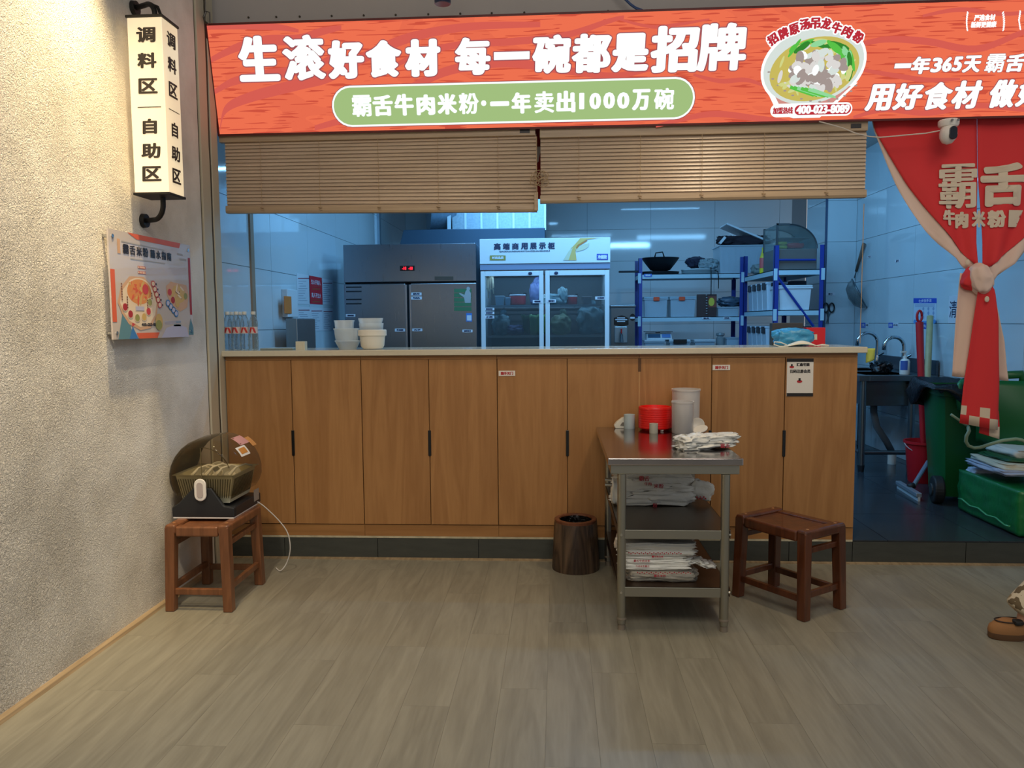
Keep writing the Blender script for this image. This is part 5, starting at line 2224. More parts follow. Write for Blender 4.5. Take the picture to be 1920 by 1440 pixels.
# ================================================================== THE KITCHEN
M_SSK = steel('fridge_steel', (140, 152, 164), .3, (60, 2, 2), .25)
M_DARK = mat('dark_rubber', (20, 24, 30), .6)
M_WHT = mat('white_enamel', (206, 216, 222), .3)
M_LABEL = mat('label_white', (206, 212, 222), .6)
M_NAVY = mat('navy_ink', (28, 38, 72), .6)

# ---- upright steel freezer
YFZ = 7.12
a, c = at(643, 458, YFZ), at(892, 456, YFZ)
fx0, fx1, fz1 = a.x, c.x, (a.z + c.z) / 2
fz = thing('steel_freezer', 'tall stainless steel freezer with red digital display, left of the glass fridge', 'freezer', ((fx0 + fx1) / 2, YFZ + .35, ZK))
zp = at(766, 530, YFZ).z
b = B()
b.box(fx0 + .004, fx1 - .004, YFZ + .05, YFZ + .72, ZK, fz1)
b.done('cabinet', mat('freezer_side', (150, 176, 200), .35, .4), fz, bevel=.004)
b = B()
b.box(fx0, fx1, YFZ, YFZ + .05, zp + .008, fz1 - .002)
b.done('top_panel', M_SSK, fz, bevel=.004)
xm = at(766, 600, YFZ).x
M_GAPK = mat('door_gap', (14, 20, 28), .7)
b = B()
b.box(fx0 + .004, fx1 - .004, YFZ + .03, YFZ + .052, zp - .008, zp + .008)
b.box(xm - .035, xm + .035, YFZ + .03, YFZ + .052, ZK + .1, zp)
b.done('door_gap', M_GAPK, fz)
zm = ZK + .95
for k, (xa, xb) in enumerate(((fx0, xm - .026), (xm + .026, fx1))):
    for z0, z1 in ((zm + .008, zp - .008), (ZK + .1, zm - .008)):
        b = B()
        b.box(xa, xb, YFZ, YFZ + .048, z0, z1)
        d = b.done('door', M_SSK, fz, bevel=.006)
        b = B()
        hx = xb + .006 if k == 0 else xa - .006
        b.box(hx - .009, hx + .009, YFZ - .004, YFZ + .02, z0 + .01, z1 - .01)
        b.done('handle_strip', mat('strip_alu', (170, 172, 176), .3, .9), d, bevel=.003)
b = B()
for k, (yy0, yy1) in enumerate(((537, 538), (545, 546), (560, 561), (568, 569))):
    p0, p1 = at(649, yy0, YFZ), at(678, yy1 + 1.6, YFZ)
    b.box(p0.x, p1.x, YFZ - .003, YFZ + .002, min(p0.z, p1.z), min(p0.z, p1.z) + .012)
o = b.done('vent_slots', M_GAPK, fz)
o['kind'] = 'stuff'
KF = Frame((0, YFZ - .001, 0), (1, 0, 0), (0, 0, 1))
p0, p1 = at(750, 508, YFZ), at(777.5, 498, YFZ)
b = B()
b.box(p0.x, p1.x, YFZ - .006, YFZ, p0.z, p1.z)
ds = b.done('display', M_BLK, fz, bevel=.002)
ink = Ink(KF, .0065)
ink.textpx('-18', 754, 500.2, 762, 506, bold=.0015)
ink.textpx('-18', 766, 500.2, 774, 506, bold=.0015)
o = ink.done('digits', glow('led_red', (255, 40, 60), 2.2), ds)
o['kind'] = 'stuff'


def tagpx(parent, frame, x0, y0, x1, y1, s=None, m=None, mi=None, lift=.002, name='name_tag', bold=.0022, inset=.16):
    ink = Ink(frame, lift)
    ink.rectpx(x0, y0, x1, y1, 0)
    if s:
        dx, dy = (x1 - x0) * inset, (y1 - y0) * .2
        ink.textpx(s, x0 + dx, y0 + dy, x1 - dx, y1 - dy, bold=bold, mi=1, lift=.001)
    o = ink.done(name, [m or M_LABEL, mi or M_NAVY], parent)
    o['kind'] = 'stuff'
    return o


tagpx(fz, KF, 815, 518.5, 850, 525.5, None, mat('logo_plate', (74, 66, 58), .4), None, .003, 'logo_plate')
tagpx(fz, KF, 771, 548.5, 790.5, 554, '肥牛')
tagpx(fz, KF, 771, 556, 791, 561.5, '牛肉丸')
tagpx(fz, KF, 740.5, 616, 759.5, 621.5, '牛肉面')
tagpx(fz, KF, 773, 616, 792, 621, '丸子')
tagpx(fz, KF, 867, 618, 886, 623, '随手关门')
tagpx(fz, KF, 648.5, 589, 666.5, 594, '速冻食品')
ink = Ink(KF, .002)
M_G1, M_G2 = mat('sticker_green', (60, 112, 78), .5), mat('sticker_grey', (160, 164, 166), .5)
for k in range(5):
    ink.rectpx(851.5, 541.5 + k * 8.6, 884, 548.5 + k * 8.6, 0)
ink.polypx([(872, 568), (882.5, 568), (883, 550), (880, 545), (876, 543), (873, 546), (871, 553), (862, 549), (861, 551), (870, 558)], 1, .001)
u, v = KF.uv(878, 541.5)
ink.disc(u, v, .016, .02, 1, .0012)
ink.rectpx(874, 603, 885, 587, 2)
ink.rectpx(875.5, 601, 884, 591, 3, .001)
o = ink.done('energy_stickers', [M_G1, M_G2, mat('sticker_blue', (60, 120, 196), .5), M_LABEL], fz)
o['kind'] = 'stuff'

# ---- glass door display fridge
YDF = 7.12
a, c = at(900, 450, YDF), at(1143.5, 445, YDF)
dx0, dx1, dz1 = a.x, c.x, (a.z + c.z) / 2
gf = thing('display_fridge', 'white two door glass display fridge with printed header', 'fridge', ((dx0 + dx1) / 2, YDF + .35, ZK))
zh0 = at(1020, 494, YDF).z
zh1 = at(1020, 505, YDF).z
M_INS = mat('fridge_inside', (120, 122, 124), .5)
b = B()
b.box(dx0, dx0 + .04, YDF + .055, YDF + .7, ZK, dz1)
b.box(dx1 - .04, dx1, YDF + .055, YDF + .7, ZK, dz1)
b.box(dx0 + .04, dx1 - .04, YDF + .66, YDF + .7, ZK, dz1)
b.box(dx0 + .04, dx1 - .04, YDF + .055, YDF + .66, ZK, ZK + .25)
b.box(dx0 + .04, dx1 - .04, YDF + .055, YDF + .66, zh1 - .01, dz1)
b.done('body', M_WHT, gf, bevel=.003)
b = B()
b.box(dx0 + .041, dx1 - .041, YDF + .645, YDF + .658, ZK + .252, zh1 - .012)
b.done('back_liner', M_INS, gf)
b = B()
b.box(dx0 - .004, dx1 + .004, YDF - .01, YDF + .055, zh0, dz1 + .004)
hdr = b.done('header', M_WHT, gf, bevel=.004)
b = B()
b.box(dx0 - .002, dx1 + .002, YDF + .0, YDF + .055, zh1, zh0)
b.done('grille', mat('grille_grey', (120, 136, 166), .45), gf)
GF = Frame((0, YDF - .012, 0), (1, 0, 0), (0, 0, 1))
ink = Ink(GF, .002)
for k, ch in enumerate('高端商用展示柜'):
    x = 926 + 16.9 * k
    ink.textpx(ch, x, 456 - k * .25, x + 13, 468.5 - k * .25, bold=.004 if ch not in '端商展' else .0028)
ink.textpx('GAODUANSHANGYONGZHANSHIGUI', 936, 469.6, 1031, 472.4, bold=.0008)
ink.rectpx(918.5, 479, 948, 488, 1)
ink.textpx('时尚品质', 922.5, 480.6, 944.5, 486, bold=.0016, mi=3, lift=.001)
ink.rectpx(1119, 476, 1140, 487, 2)
ink.textpx('冷藏柜', 1120.5, 478, 1138.5, 485.5, bold=.0024, mi=3, lift=.001)
ink.polypx([(1066, 488), (1081, 488), (1079, 470), (1082, 460), (1100, 449), (1126, 446), (1088, 446.5), (1078, 458), (1070, 466)], 4)
ink.polypx([(1056, 488), (1066, 488), (1074, 464), (1066, 471)], 5, .0004)
ink.polypx([(1079, 466), (1092, 459), (1105, 455.5), (1103, 463), (1096, 468), (1081, 472)], 5, .0004)
ink.polypx([(1080, 464), (1083, 459), (1100, 450), (1102, 451), (1086, 461), (1081, 468)], 6, .0008)
o = ink.done('header_print', [M_NAVY, mat('tag_olive', (140, 134, 60), .5), mat('tag_blue', (36, 72, 170), .5), M_LABEL, mat('ribbon_gold', (196, 172, 104), .4), mat('ribbon_pale', (190, 196, 170), .4), mat('ribbon_amber', (176, 120, 60), .4)], gf)
o['kind'] = 'stuff'
M_GLASS = clear('fridge_glass', (206, 222, 230), .03, .03)
xd = [at(901.5, 560, YDF).x, at(1019, 560, YDF).x, at(1022.5, 560, YDF).x, at(1142.5, 560, YDF).x]
zd1 = zh1 - .012
for k, (xa, xb) in enumerate(((xd[0], xd[1]), (xd[2], xd[3]))):
    fr0 = .04
    b = B()
    z0, z1 = ZK + .16, zd1
    b.box(xa, xa + fr0, YDF, YDF + .05, z0, z1)
    b.box(xb - fr0, xb, YDF, YDF + .05, z0, z1)
    b.box(xa + fr0, xb - fr0, YDF, YDF + .05, z1 - .045, z1)
    b.box(xa + fr0, xb - fr0, YDF, YDF + .05, z0, z0 + .05)
    d = b.done('glass_door', M_WHT, gf, bevel=.003)
    b = B()
    b.box(xa + fr0, xb - fr0, YDF + .02, YDF + .026, z0 + .05, z1 - .045)
    b.done('pane', M_GLASS, d)
    lx = xb - .12 if k == 0 else xa + .10
    b = B()
    b.lathe([(0, 0), (.014, 0), (.014, .006), (.004, .008), (0, .008)], (lx, YDF, z1 - .023), 16, sx=1.3, M=Matrix.Rotation(PI / 2, 3, 'X'))
    b.done('lock', M_NAVY, d)
DFR = Frame((0, YDF + .019, 0), (1, 0, 0), (0, 0, 1))
tagpx(gf, DFR, 999, 562.5, 1016.5, 568.5, '毛肚酸菜', lift=.022)
tagpx(gf, DFR, 1026, 561.5, 1042.5, 567.5, '随手关门', lift=.022)
tagpx(gf, DFR, 1116, 556, 1136, 561.5, '冷藏柜', lift=.003)
tagpx(gf, DFR, 908, 577, 927, 582, '蔬菜禁堆放', lift=.003)
tagpx(gf, DFR, 908, 584.2, 927, 589.2, '生熟要分开', lift=.003)
tagpx(gf, DFR, 908, 591.5, 927, 597, '小菜', lift=.003)
zs1, zs2 = at(1020, 572.5, YDF + .15).z, at(1020, 629, YDF + .15).z
for zz in (zs1, zs2, ZK + .52):
    for xa, xb in ((xd[0] + .05, xd[1] - .02), (xd[2] + .02, xd[3] - .05)):
        b = B()
        for k in range(9):
            y = YDF + .08 + .065 * k
            b.box(xa, xb, y, y + .005, zz - .005, zz)
        b.box(xa, xb, YDF + .075, YDF + .083, zz - .016, zz + .004)
        b.box(xa, xb, YDF + .60, YDF + .606, zz - .016, zz)
        for k in range(5):
            x = xa + (xb - xa) * k / 4
            b.box(x - .003, x + .003, YDF + .08, YDF + .606, zz - .01, zz - .005)
        b.done('wire_shelf', mat('wire_shelf', (176, 186, 194), .4, .2), gf)
# lamp inside the fridge
lamp('fridge_lamp', 'AREA', ((dx0 + dx1) / 2, YDF + .12, zh1 - .03), 3.2, (.5, .75, 1.0), ((dx0 + dx1) / 2, YDF + .4, ZK), 1.0, .03)
# food in the fridge
YI = YDF + .26
M_POT = mat('pot_red', (170, 30, 36), .3)
for k, (px, r_, lb) in enumerate(((971, 15.5, 'red enamel pot behind the left glass door'), (1072, 10.5, 'small red enamel pot behind the right glass door'))):
    q = at(px, 569, YI)
    r = r_ * YI / FPX
    h = .105 if k == 0 else .09
    t = thing('enamel_pot', lb, 'pot', (q.x, YI, zs1), 'red pots in the display fridge')
    b = B()
    b.lathe([(r * .82, 0), (r * .97, .015), (r, h - .02), (r, h), (r * .94, h), (r * .9, .02), (0, .015)], (q.x, YI, zs1), 28, cap1=False)
    b.done('body', M_POT, t, smooth=True)
    b = B()
    b.lathe([(r * 1.01, h - .012), (r * 1.04, h - .004), (r * 1.01, h + .002)], (q.x, YI, zs1), 28, cap0=False, cap1=False)
    b.done('rim', M_LABEL, t, smooth=True)
    for s in (-1, 1):
        b = B()
        b.tube([(q.x + s * r * .7, YI, zs1 + h), (q.x + s * r * .8, YI, zs1 + h + .02), (q.x + s * r * 1.0, YI, zs1 + h + .016), (q.x + s * r * 1.05, YI, zs1 + h - .01)], .007, 8)
        b.done('handle', M_BLK, t, smooth='all')
M_CLB = clear('food_bag', (170, 206, 214), .38, .2, (30, .8))
M_CLB2 = clear('food_bag_green', (190, 206, 170), .42, .2, (30, .8))
for px, py, sx, sy, sz, m_, sd, zz, lb in ((1036, 570, .10, .1, .055, M_CLB, 3, zs1, 'clear food bag beside the small red pot'), (1055, 560, .05, .08, .085, M_CLB, 5, zs1, 'clear food bag with an upright knot behind the right door'),
                                           (1003, 560, .05, .06, .11, mat('bag_lilac', (110, 120, 170), .5), 6, zs1, 'bluish bag behind the left door next to its tag'),
                                           (940, 622, .085, .12, .10, M_CLB, 7, zs2, 'clear bag of sprouts at the left on the middle shelf'), (966, 626, .09, .12, .05, mat('bag_purple', (92, 96, 136), .5, bump=(30, .8)), 9, zs2, 'purple bag of vegetables lying in the middle shelf'),
                                           (1052, 612, .095, .12, .10, M_CLB2, 11, zs2, 'bag of pale green vegetables left on the right middle shelf'), (1107, 606, .125, .13, .135, M_CLB, 13, zs2, 'large clear bag tied up, right on the right middle shelf')):
    q = at(px, py, YI)
    b = B()
    b.blob((q.x, YI, zz + sz + .001), (sx, sy, sz), .7, 10, .22, 2.2, sd)
    if sz > .09:
        b.blob((q.x + .02, YI, zz + sz * 2.05), (.03, .03, .045), .8, 6, .4, 2.5, sd + 1, flat=False)
    tag(b.done('food_bag', m_, smooth='all'), lb, 'food bag', 'food bags in the display fridge')
for px, w, d_, h, lb, c_ in ((938, .085, .11, .085, 'pale plastic food box left on the upper fridge shelf', (170, 186, 196)), (953, .05, .09, .07, 'small pale food box next to the larger one', (150, 170, 184)), (1100, .085, .1, .07, 'brownish covered food box right on the upper fridge shelf', (128, 118, 118))):
    q = at(px, 569, YI)
    b = B()
    b.frus((q.x, YI + .02, zs1), (w * .42, d_ * .8), (q.x, YI + .02, zs1 + h), (w * .5, d_))
    b.box(q.x - w * .54, q.x + w * .54, YI + .02 - d_ * 1.05, YI + .02 + d_ * 1.05, zs1 + h, zs1 + h + .008)
    tag(b.done('food_box', mat('food_box_%d' % px, c_, .3), bevel=.004), lb, 'food box', 'food boxes in the display fridge')
q = at(1002, 612, YI)
cab_ = thing('cabbage', 'green cabbage behind the left glass door', 'cabbage', (q.x, YI, zs2))
M_CAB = mat('cabbage_green', (120, 170, 110), .5, bump=(12, .5, .01), var=(8, .2))
b = B()
b.blob((q.x, YI, zs2 + .098), (.10, .10, .097), .95, 8, .12, 2, 4)
b.done('head', M_CAB, cab_, smooth='all', subd=1)
for k in range(5):
    a_ = k * 1.25
    b = B()
    b.grid(lambda u, v: Vector((q.x + math.cos(a_ + (u - .5) * 1.3) * (.104 + .02 * v * v), YI + math.sin(a_ + (u - .5) * 1.3) * (.104 + .02 * v * v), zs2 + .02 + v * .17 + .012 * math.sin(u * 14))), 8, 5)
    b.done('leaf', mat('leaf_dark_green', (44, 84, 44), .5) if k % 2 else M_CAB, cab_, smooth='all', solid=.003)
q = at(915, 540, YI - .12)
tg = thing('hanging_noodle_bundle', 'bundle of pale dried strips hanging in the upper left of the glass fridge', 'food', (q.x, YI, at(915, 565, YI).z))
b = B()
for k in range(9):
    x = at(910 + 1.7 * k, 516, YI - .12).x
    b.tube([(x, YI - .12, at(910, 515, YI).z), (x + .01 * math.sin(k), YI - .125, at(910, 540, YI).z), (x + .02 * math.sin(k * 2.1), YI - .13, at(910, 560 - (k % 3) * 8, YI).z)], .006, 6)
o = b.done('strips', mat('pale_strip', (206, 190, 160), .6), tg, smooth='all')
o['kind'] = 'stuff'
b = B()
p0, p1 = at(911.5, 518, YI - .135), at(928, 512, YI - .135)
b.box(p0.x, p1.x, YI - .14, YI - .134, p0.z, p1.z)
b.done('paper_band', M_LABEL, tg)

# ---- extractor hood and ducts in the deep part of the kitchen
M_HD = mat('hood_dark', (62, 84, 104), .4, .5)
M_GAL = mat('galvanised', (150, 172, 186), .35, .7, var=(40, .3))
YH = 9.0
a, c = at(755, 431, YH), at(1022, 429, YH)
zb = a.z - .4
hood = thing('extractor_hood', 'dark steel extractor hood above and behind the fridges', 'hood', ((a.x + c.x) / 2, YH + .5, zb))
b = B()
b.rings([[(a.x - .09, YH - .05, zb), (c.x, YH - .05, zb), (c.x, YH + 1.1, zb), (a.x - .09, YH + 1.1, zb)], [(a.x + .01, YH, a.z), (c.x, YH, a.z), (c.x, YH + 1.1, a.z), (a.x + .01, YH + 1.1, a.z)]])
b.done('hood_body', M_HD, hood, bevel=.005)
b = B()
b.box(a.x - .1, c.x + .01, YH - .07, YH - .05, zb - .05, zb + .02)
b.done('rim', M_GAL, hood)
YD = YH + .25
x0, x1 = at(848, 415, YD).x, at(1023, 415, YD).x
z0 = a.z + .0
duct = thing('air_duct', 'galvanised square air duct with seams and a round end on the hood', 'duct', ((x0 + x1) / 2, YD + .3, z0))
b = B()
b.box(x0, x1, YD, YD + .7, z0, 3.29)
b.done('duct_box', M_GAL, duct)
for px in (844, 873, 903, 933, 963, 993, 1022):
    xx = at(px, 415, YD).x
    b = B()
    b.box(xx - .012 - (.02 if px == 844 else 0), xx + .012, YD - .02, YD, z0, 3.29)
    b.done('seam', mat('seam_bright', (196, 214, 224), .35, .6), duct)
b = B()
zc2 = z0 + .36
xr = x0 - .05
b.cyl((x0 - .03, YD + .3, zc2), (x0 - .32, YD + .22, zc2), .355, .355, 36)
b.done('round_end', M_GAL, duct, smooth=True)

# ---- noodle boiler right of the fridge
YW = 8.3
a, c = at(1145, 572, YW), at(1181, 573, YW)
x0, x1, z1 = a.x, at(1191, 573, YW).x, a.z
wd = thing('soup_boiler', 'stainless soup boiler with a black badge between glass fridge and blue shelf', 'boiler', ((x0 + x1) / 2, YW + .25, ZK))
M_SSD = mat('steel_dark', (110, 124, 132), .3, .9)
b = B()
b.box(x0, x1, YW, YW + .5, ZK, z1 - .03)
b.done('body', M_SSD, wd, bevel=.006)
b = B()
b.box(x0 - .006, x1 + .006, YW - .01, YW + .5, z1 - .03, z1)
b.done('lid', M_SSD, wd, bevel=.006)
WF = Frame((0, YW - .001, 0), (1, 0, 0), (0, 0, 1))
ink = Ink(WF, .004)
ink.polypx([(1151, 609), (1151, 596), (1155, 595), (1160, 592.5), (1166, 591.5), (1172, 593), (1176, 595.5), (1178.5, 596), (1178.5, 609), (1174, 610), (1166, 612), (1158, 610.5)], 0)
for k, (xa, xb) in enumerate(((1157, 1172), (1153.5, 1176), (1157, 1172))):
    ink.rectpx(xa, 595.2 + k * 3.3, xb, 597 + k * 3.3, 1, .001)
u, v = WF.uv(1186, 595)
ink.disc(u, v, .03, .038, 0)
ink.rectpx(1181.5, 594, 1190, 597.5, 1, .001)
o = ink.done('badges', [M_BLK, M_LABEL], wd)
o['kind'] = 'stuff'
b = B()
p0, p1 = at(1152, 643, YW), at(1176, 612, YW)
b.box(p0.x, p1.x, YW - .012, YW, p0.z, p1.z)
b.done('tap_panel', mat('panel_light', (150, 166, 174), .3, .7), wd, bevel=.01)
q = at(1165, 625, YW - .05)
b = B()
b.cyl((q.x, YW - .012, q.z), (q.x, YW - .09, q.z - .02), .014, .014, 12)
b.cyl((q.x, YW - .08, q.z - .01), (q.x, YW - .085, q.z - .09), .013, .02, 12)
b.done('tap', M_SSD, wd, smooth=True)
b = B()
b.box(q.x - .008, q.x + .008, YW - .075, YW - .055, q.z, q.z + .05)
b.done('tap_lever', M_POT, wd, bevel=.003)

# ---- blue racks
M_RB = mat('rack_blue', (24, 52, 140), .4)
M_RS = mat('rack_shelf', (176, 204, 216), .45)


def rack(label, x0, x1, y0, y1, levels, ztop, ztop_r=None, tags=()):
    t = thing('storage_rack', label, 'shelf', ((x0 + x1) / 2, (y0 + y1) / 2, ZK), 'blue storage racks')
    for i, x in enumerate((x0, x1)):
        for j, y in enumerate((y0, y1)):
            b = B()
            s = 1 if i == 0 else -1
            sy = 1 if j == 0 else -1
            zt = ztop
            b.box(min(x, x + s * .045), max(x, x + s * .045), min(y, y + sy * .004), max(y, y + sy * .004), ZK, zt)
            b.box(min(x, x + s * .004), max(x, x + s * .004), min(y, y + sy * .045), max(y, y + sy * .045), ZK, zt)
            b.done('post', M_RB, t)
    for z in levels:
        b = B()
        b.box(x0 + .004, x1 - .004, y0 + .004, y1 - .004, z - .008, z)
        b.box(x0 + .03, x1 - .03, y0 + .004, y0 + .010, z - .055, z)
        b.box(x0 + .03, x1 - .03, y1 - .010, y1 - .004, z - .055, z)
        b.box(x0 + .004, x0 + .010, y0 + .03, y1 - .03, z - .055, z)
        b.box(x1 - .010, x1 - .004, y0 + .03, y1 - .03, z - .055, z)
        sh_ = b.done('shelf', M_RS, t)
        for x in (x0, x1):
            b = B()
            xx = x - .006 if x == x0 else x - .03
            b.box(xx, xx + .036, y0 - .006, y0 - .001, z - .11, z + .01)
            b.done('hook_plate', M_RS, sh_)
    return t


YA = 9.45
ax0, ax1 = at(1197, 560, YA).x, at(1394, 560, YA).x
lev = [at(1290, 513, YA).z, at(1290, 594, YA).z, at(1290, 672, YA).z, ZK + .2]
LA = lev
rkA = rack('blue and white storage rack along the back wall', ax0, ax1, YA, YA + .45, lev, at(1207, 484, YA).z)
YB1 = 8.15
bx0, bx1 = at(1451, 560, YB1).x, at(1533, 560, YB1).x
levB = [at(1493, 505, YB1).z, at(1493, 581, YB1).z, at(1493, 656, YB1).z, ZK + .2]
rkB = rack('blue and white storage rack standing end-on at the right', bx0, bx1 + .06, YB1, YB1 + 1.32, levB, at(1455, 460, YB1).z)
b = B()
p0, p1 = at(1459, 520, YB1), at(1526, 612, YB1)
b.tube([(p0.x, YB1 + .012, p0.z), (p1.x, YB1 + .012, p1.z)], .014, 6)
p0, p1 = at(1455, 487, YB1), at(1530, 487, YB1)
b.tube([(p0.x, YB1 + .012, p0.z), (p1.x, YB1 + .012, p1.z)], .012, 6)
b.done('brace', M_RB, rkB)
AF = Frame((0, YA - .001, 0), (1, 0, 0), (0, 0, 1))
tagpx(rkA, AF, 1207.5, 513.5, 1222, 519, '置物架', mat('tag_blue2', (50, 100, 200), .5), M_LABEL, .004)
tagpx(rkA, AF, 1316, 594.5, 1332, 599, '餐具', lift=.004)
tagpx(rkA, AF, 1356, 594, 1369.5, 598.5, '打包盒', lift=.004)

# things on the back rack, top shelf
YT = YA + .2
M_IRN = mat('wok_iron', (28, 32, 38), .5, .4)
q = at(1238, 505, YT)
rw = 34.5 * YT / FPX
wk = thing('wok', 'black iron wok on the top of the back rack', 'wok', (q.x, YT, LA[0]))
b = B()
zw = LA[0] + .05
b.lathe([(.06, 0), (.12, .02), (rw * .8, .10), (rw, .165), (rw * .985, .168), (rw * .78, .105), (.12, .026), (0, .008)], (q.x, YT, zw - .012), 36, cap1=False, sy=.85)
b.done('bowl', M_IRN, wk, smooth=True)
b = B()
b.tube([(q.x - .09, YT - rw * .8, zw + .155), (q.x - .08, YT - rw * .86, zw + .2), (q.x - .0, YT - rw * .87, zw + .21), (q.x + .02, YT - rw * .8, zw + .155)], .008, 8)
b.done('handle', M_IRN, wk, smooth='all')
q2 = at(1232, 509, YT)
gp = thing('griddle_pan', 'flat black pan under the wok, its handle sticking out to the left', 'pan', (q2.x, YT, LA[0]))
b = B()
b.lathe([(.2, 0), (.24, .012), (.25, .036), (.243, .036), (.2, .014), (0, .012)], (q2.x + .02, YT, LA[0]), 32, cap1=False, sy=.8)
b.done('pan_body', M_IRN, gp, smooth=True)
b = B()
hx = at(1160, 508, YT - .15).x
b.box(hx, q2.x - .2, YT - .165, YT - .135, LA[0] + .022, LA[0] + .046)
b.done('pan_handle', M_IRN, gp, bevel=.006)
q = at(1310, 506, YT)
b = B()
for k in range(4):
    z = LA[0] + .012 * k
    b.lathe([(.12, z), (.2, z + .004), (.215, z + .011)], (q.x, YT, 0), 30, sy=.8)
b.lathe([(.21, LA[0] + .05), (.215, LA[0] + .058), (.19, LA[0] + .066)], (q.x, YT, 0), 30, sy=.8)
tag(b.done('platter_stack', mat('platter_white', (206, 218, 222), .3), smooth=True), 'stack of white platters right of the wok', 'platters')
q = at(1306, 492, YT)
b = B()
b.blob((q.x, YT, q.z), (.12, .09, .065), .7, 8, .35, 2.2, 15, flat=False)
b.blob((q.x + .13, YT, q.z), (.07, .08, .045), .7, 8, .35, 2.2, 17, flat=False)
tag(b.done('dark_cloth', mat('cloth_navy', (34, 36, 58), .85), smooth='all'), 'dark blue cloth bundle on the white platters', 'cloth')
q = at(1327, 499, YT - .1)
b = B()
b.blob((q.x, YT - .12, LA[0] + .12), (.11, .06, .055), .6, 9, .4, 2.3, 21, flat=False)
tag(b.done('clear_bag', clear('bag_clear', (196, 216, 222), .4, .2, (30, .8)), smooth='all'), 'crumpled clear bag in front of the platters', 'bag')
b = B()
p = [at(1333, 500, YA - .03), at(1333.5, 530, YA - .03), at(1333, 553, YA - .03)]
b.tube(p, .006, 6)
p = [at(1340, 507, YA - .02), at(1346, 509, YA - .03), at(1347.5, 520, YA - .03), at(1347, 541, YA - .03)]
b.tube(p, .006, 6)
tag(b.done('black_wire', M_BLK), 'pair of black wires hanging over the edge of the back rack', 'wire')


def stor_box(name, label, cat, x0, x1, y0, y1, z0, z1, m, lid=None, taper=.92, ribs=0, group=None, latches=None, rim=.012):
    t = thing(name, label, cat, ((x0 + x1) / 2, (y0 + y1) / 2, z0), group)
    cx_, cy_ = (x0 + x1) / 2, (y0 + y1) / 2
    hx_, hy_ = (x1 - x0) / 2, (y1 - y0) / 2
    b = B()
    b.frus((cx_, cy_, z0), (hx_ * taper, hy_ * taper), (cx_, cy_, z1), (hx_, hy_), cap=False)
    b.done('box', m, t, bevel=.008, solid=.003)
    b = B()
    for (a0, a1, b0, b1) in ((x0 - rim, x1 + rim, y0 - rim, y0), (x0 - rim, x1 + rim, y1, y1 + rim), (x0 - rim, x0, y0, y1), (x1, x1 + rim, y0, y1)):
        b.box(a0, a1, b0, b1, z1 - .015, z1)
    b.done('rim', m, t)
    if ribs:
        b = B()
        for k in range(ribs):
            f = (k + .5) / ribs
            xt = x0 + (x1 - x0) * f
            xb_ = cx_ + (xt - cx_) * taper
            b.rings([[(xb_ - .012, cy_ - hy_ * taper - .004, z0 + .03), (xb_ + .012, cy_ - hy_ * taper - .004, z0 + .03), (xb_ + .012, cy_ - hy_ * taper + .003, z0 + .03), (xb_ - .012, cy_ - hy_ * taper + .003, z0 + .03)],
                     [(xt - .012, y0 - .004, z1 - .03), (xt + .012, y0 - .004, z1 - .03), (xt + .012, y0 + .003, z1 - .03), (xt - .012, y0 + .003, z1 - .03)]])
        o = b.done('ribs', m, t)
        o['kind'] = 'stuff'
    if lid:
        b = B()
        b.box(x0 - .01, x1 + .01, y0 - .012, y1 + .012, z1, z1 + .02)
        b.done('lid', lid, t, bevel=.006)
    if latches:
        for fx, mm in latches:
            b = B()
            xx = x0 + (x1 - x0) * fx
            b.box(xx - .036, xx + .036, y0 - .026, y0 - .01, z1 - .03, z1 + .016)
            b.done('latch', mm, t, bevel=.005)
    return t


M_BOXC = clear('box_clear', (206, 222, 232), .5, .25)
M_BOXW = mat('box_white', (206, 214, 220), .4)
x0, x1 = at(1343, 490, YT).x, at(1441, 490, YT).x
big = stor_box('storage_box', 'large clear ribbed storage box on top of the back rack', 'storage box', x0, x1, YA + .02, YA + .42, LA[0], at(1390, 459, YA).z, M_BOXC, None, .95, 9)
b = B()
q = at(1390, 452, YA + .2)
b.blob((q.x + .04, YA + .22, q.z - .02), ((x1 - x0) / 2 * .86, .17, .075), .4, 10, .3, 2.0, 41, flat=False)
b.blob((q.x - .2, YA + .15, q.z + .005), (.10, .09, .05), .5, 8, .5, 2.0, 43, flat=False)
tag(b.done('dark_clothing', mat('cloth_dark', (40, 34, 44), .9), smooth='all'), 'dark clothes piled up in the large clear storage box', 'clothes')
b = B()
p0, p1 = at(1364, 427, YA + .1), at(1440, 459, YA + .1)
th = math.atan2(p1.z - p0.z, p1.x - p0.x)
Mx = Matrix.Translation(((p0.x + p1.x) / 2, YA + .22, (p0.z + p1.z) / 2 + .03)) @ Matrix.Rotation(-th, 4, 'Y')
b.box(-.29, .29, -.2, .2, -.012, .012, Mx)
tag(b.done('box_lid', M_BOXW, bevel=.006), 'pale box lid lying slanted over the dark clothes', 'lid')
q = at(1356, 450, YA)
b = B()
b.box(-.015, .015, -.03, .03, -.05, .05, Matrix.Translation((q.x, YA + .05, q.z)) @ Matrix.Rotation(.7, 4, 'Y'))
tag(b.done('white_box', M_BOXW, bevel=.003), 'small white carton wedged upright among the dark clothes', 'carton')
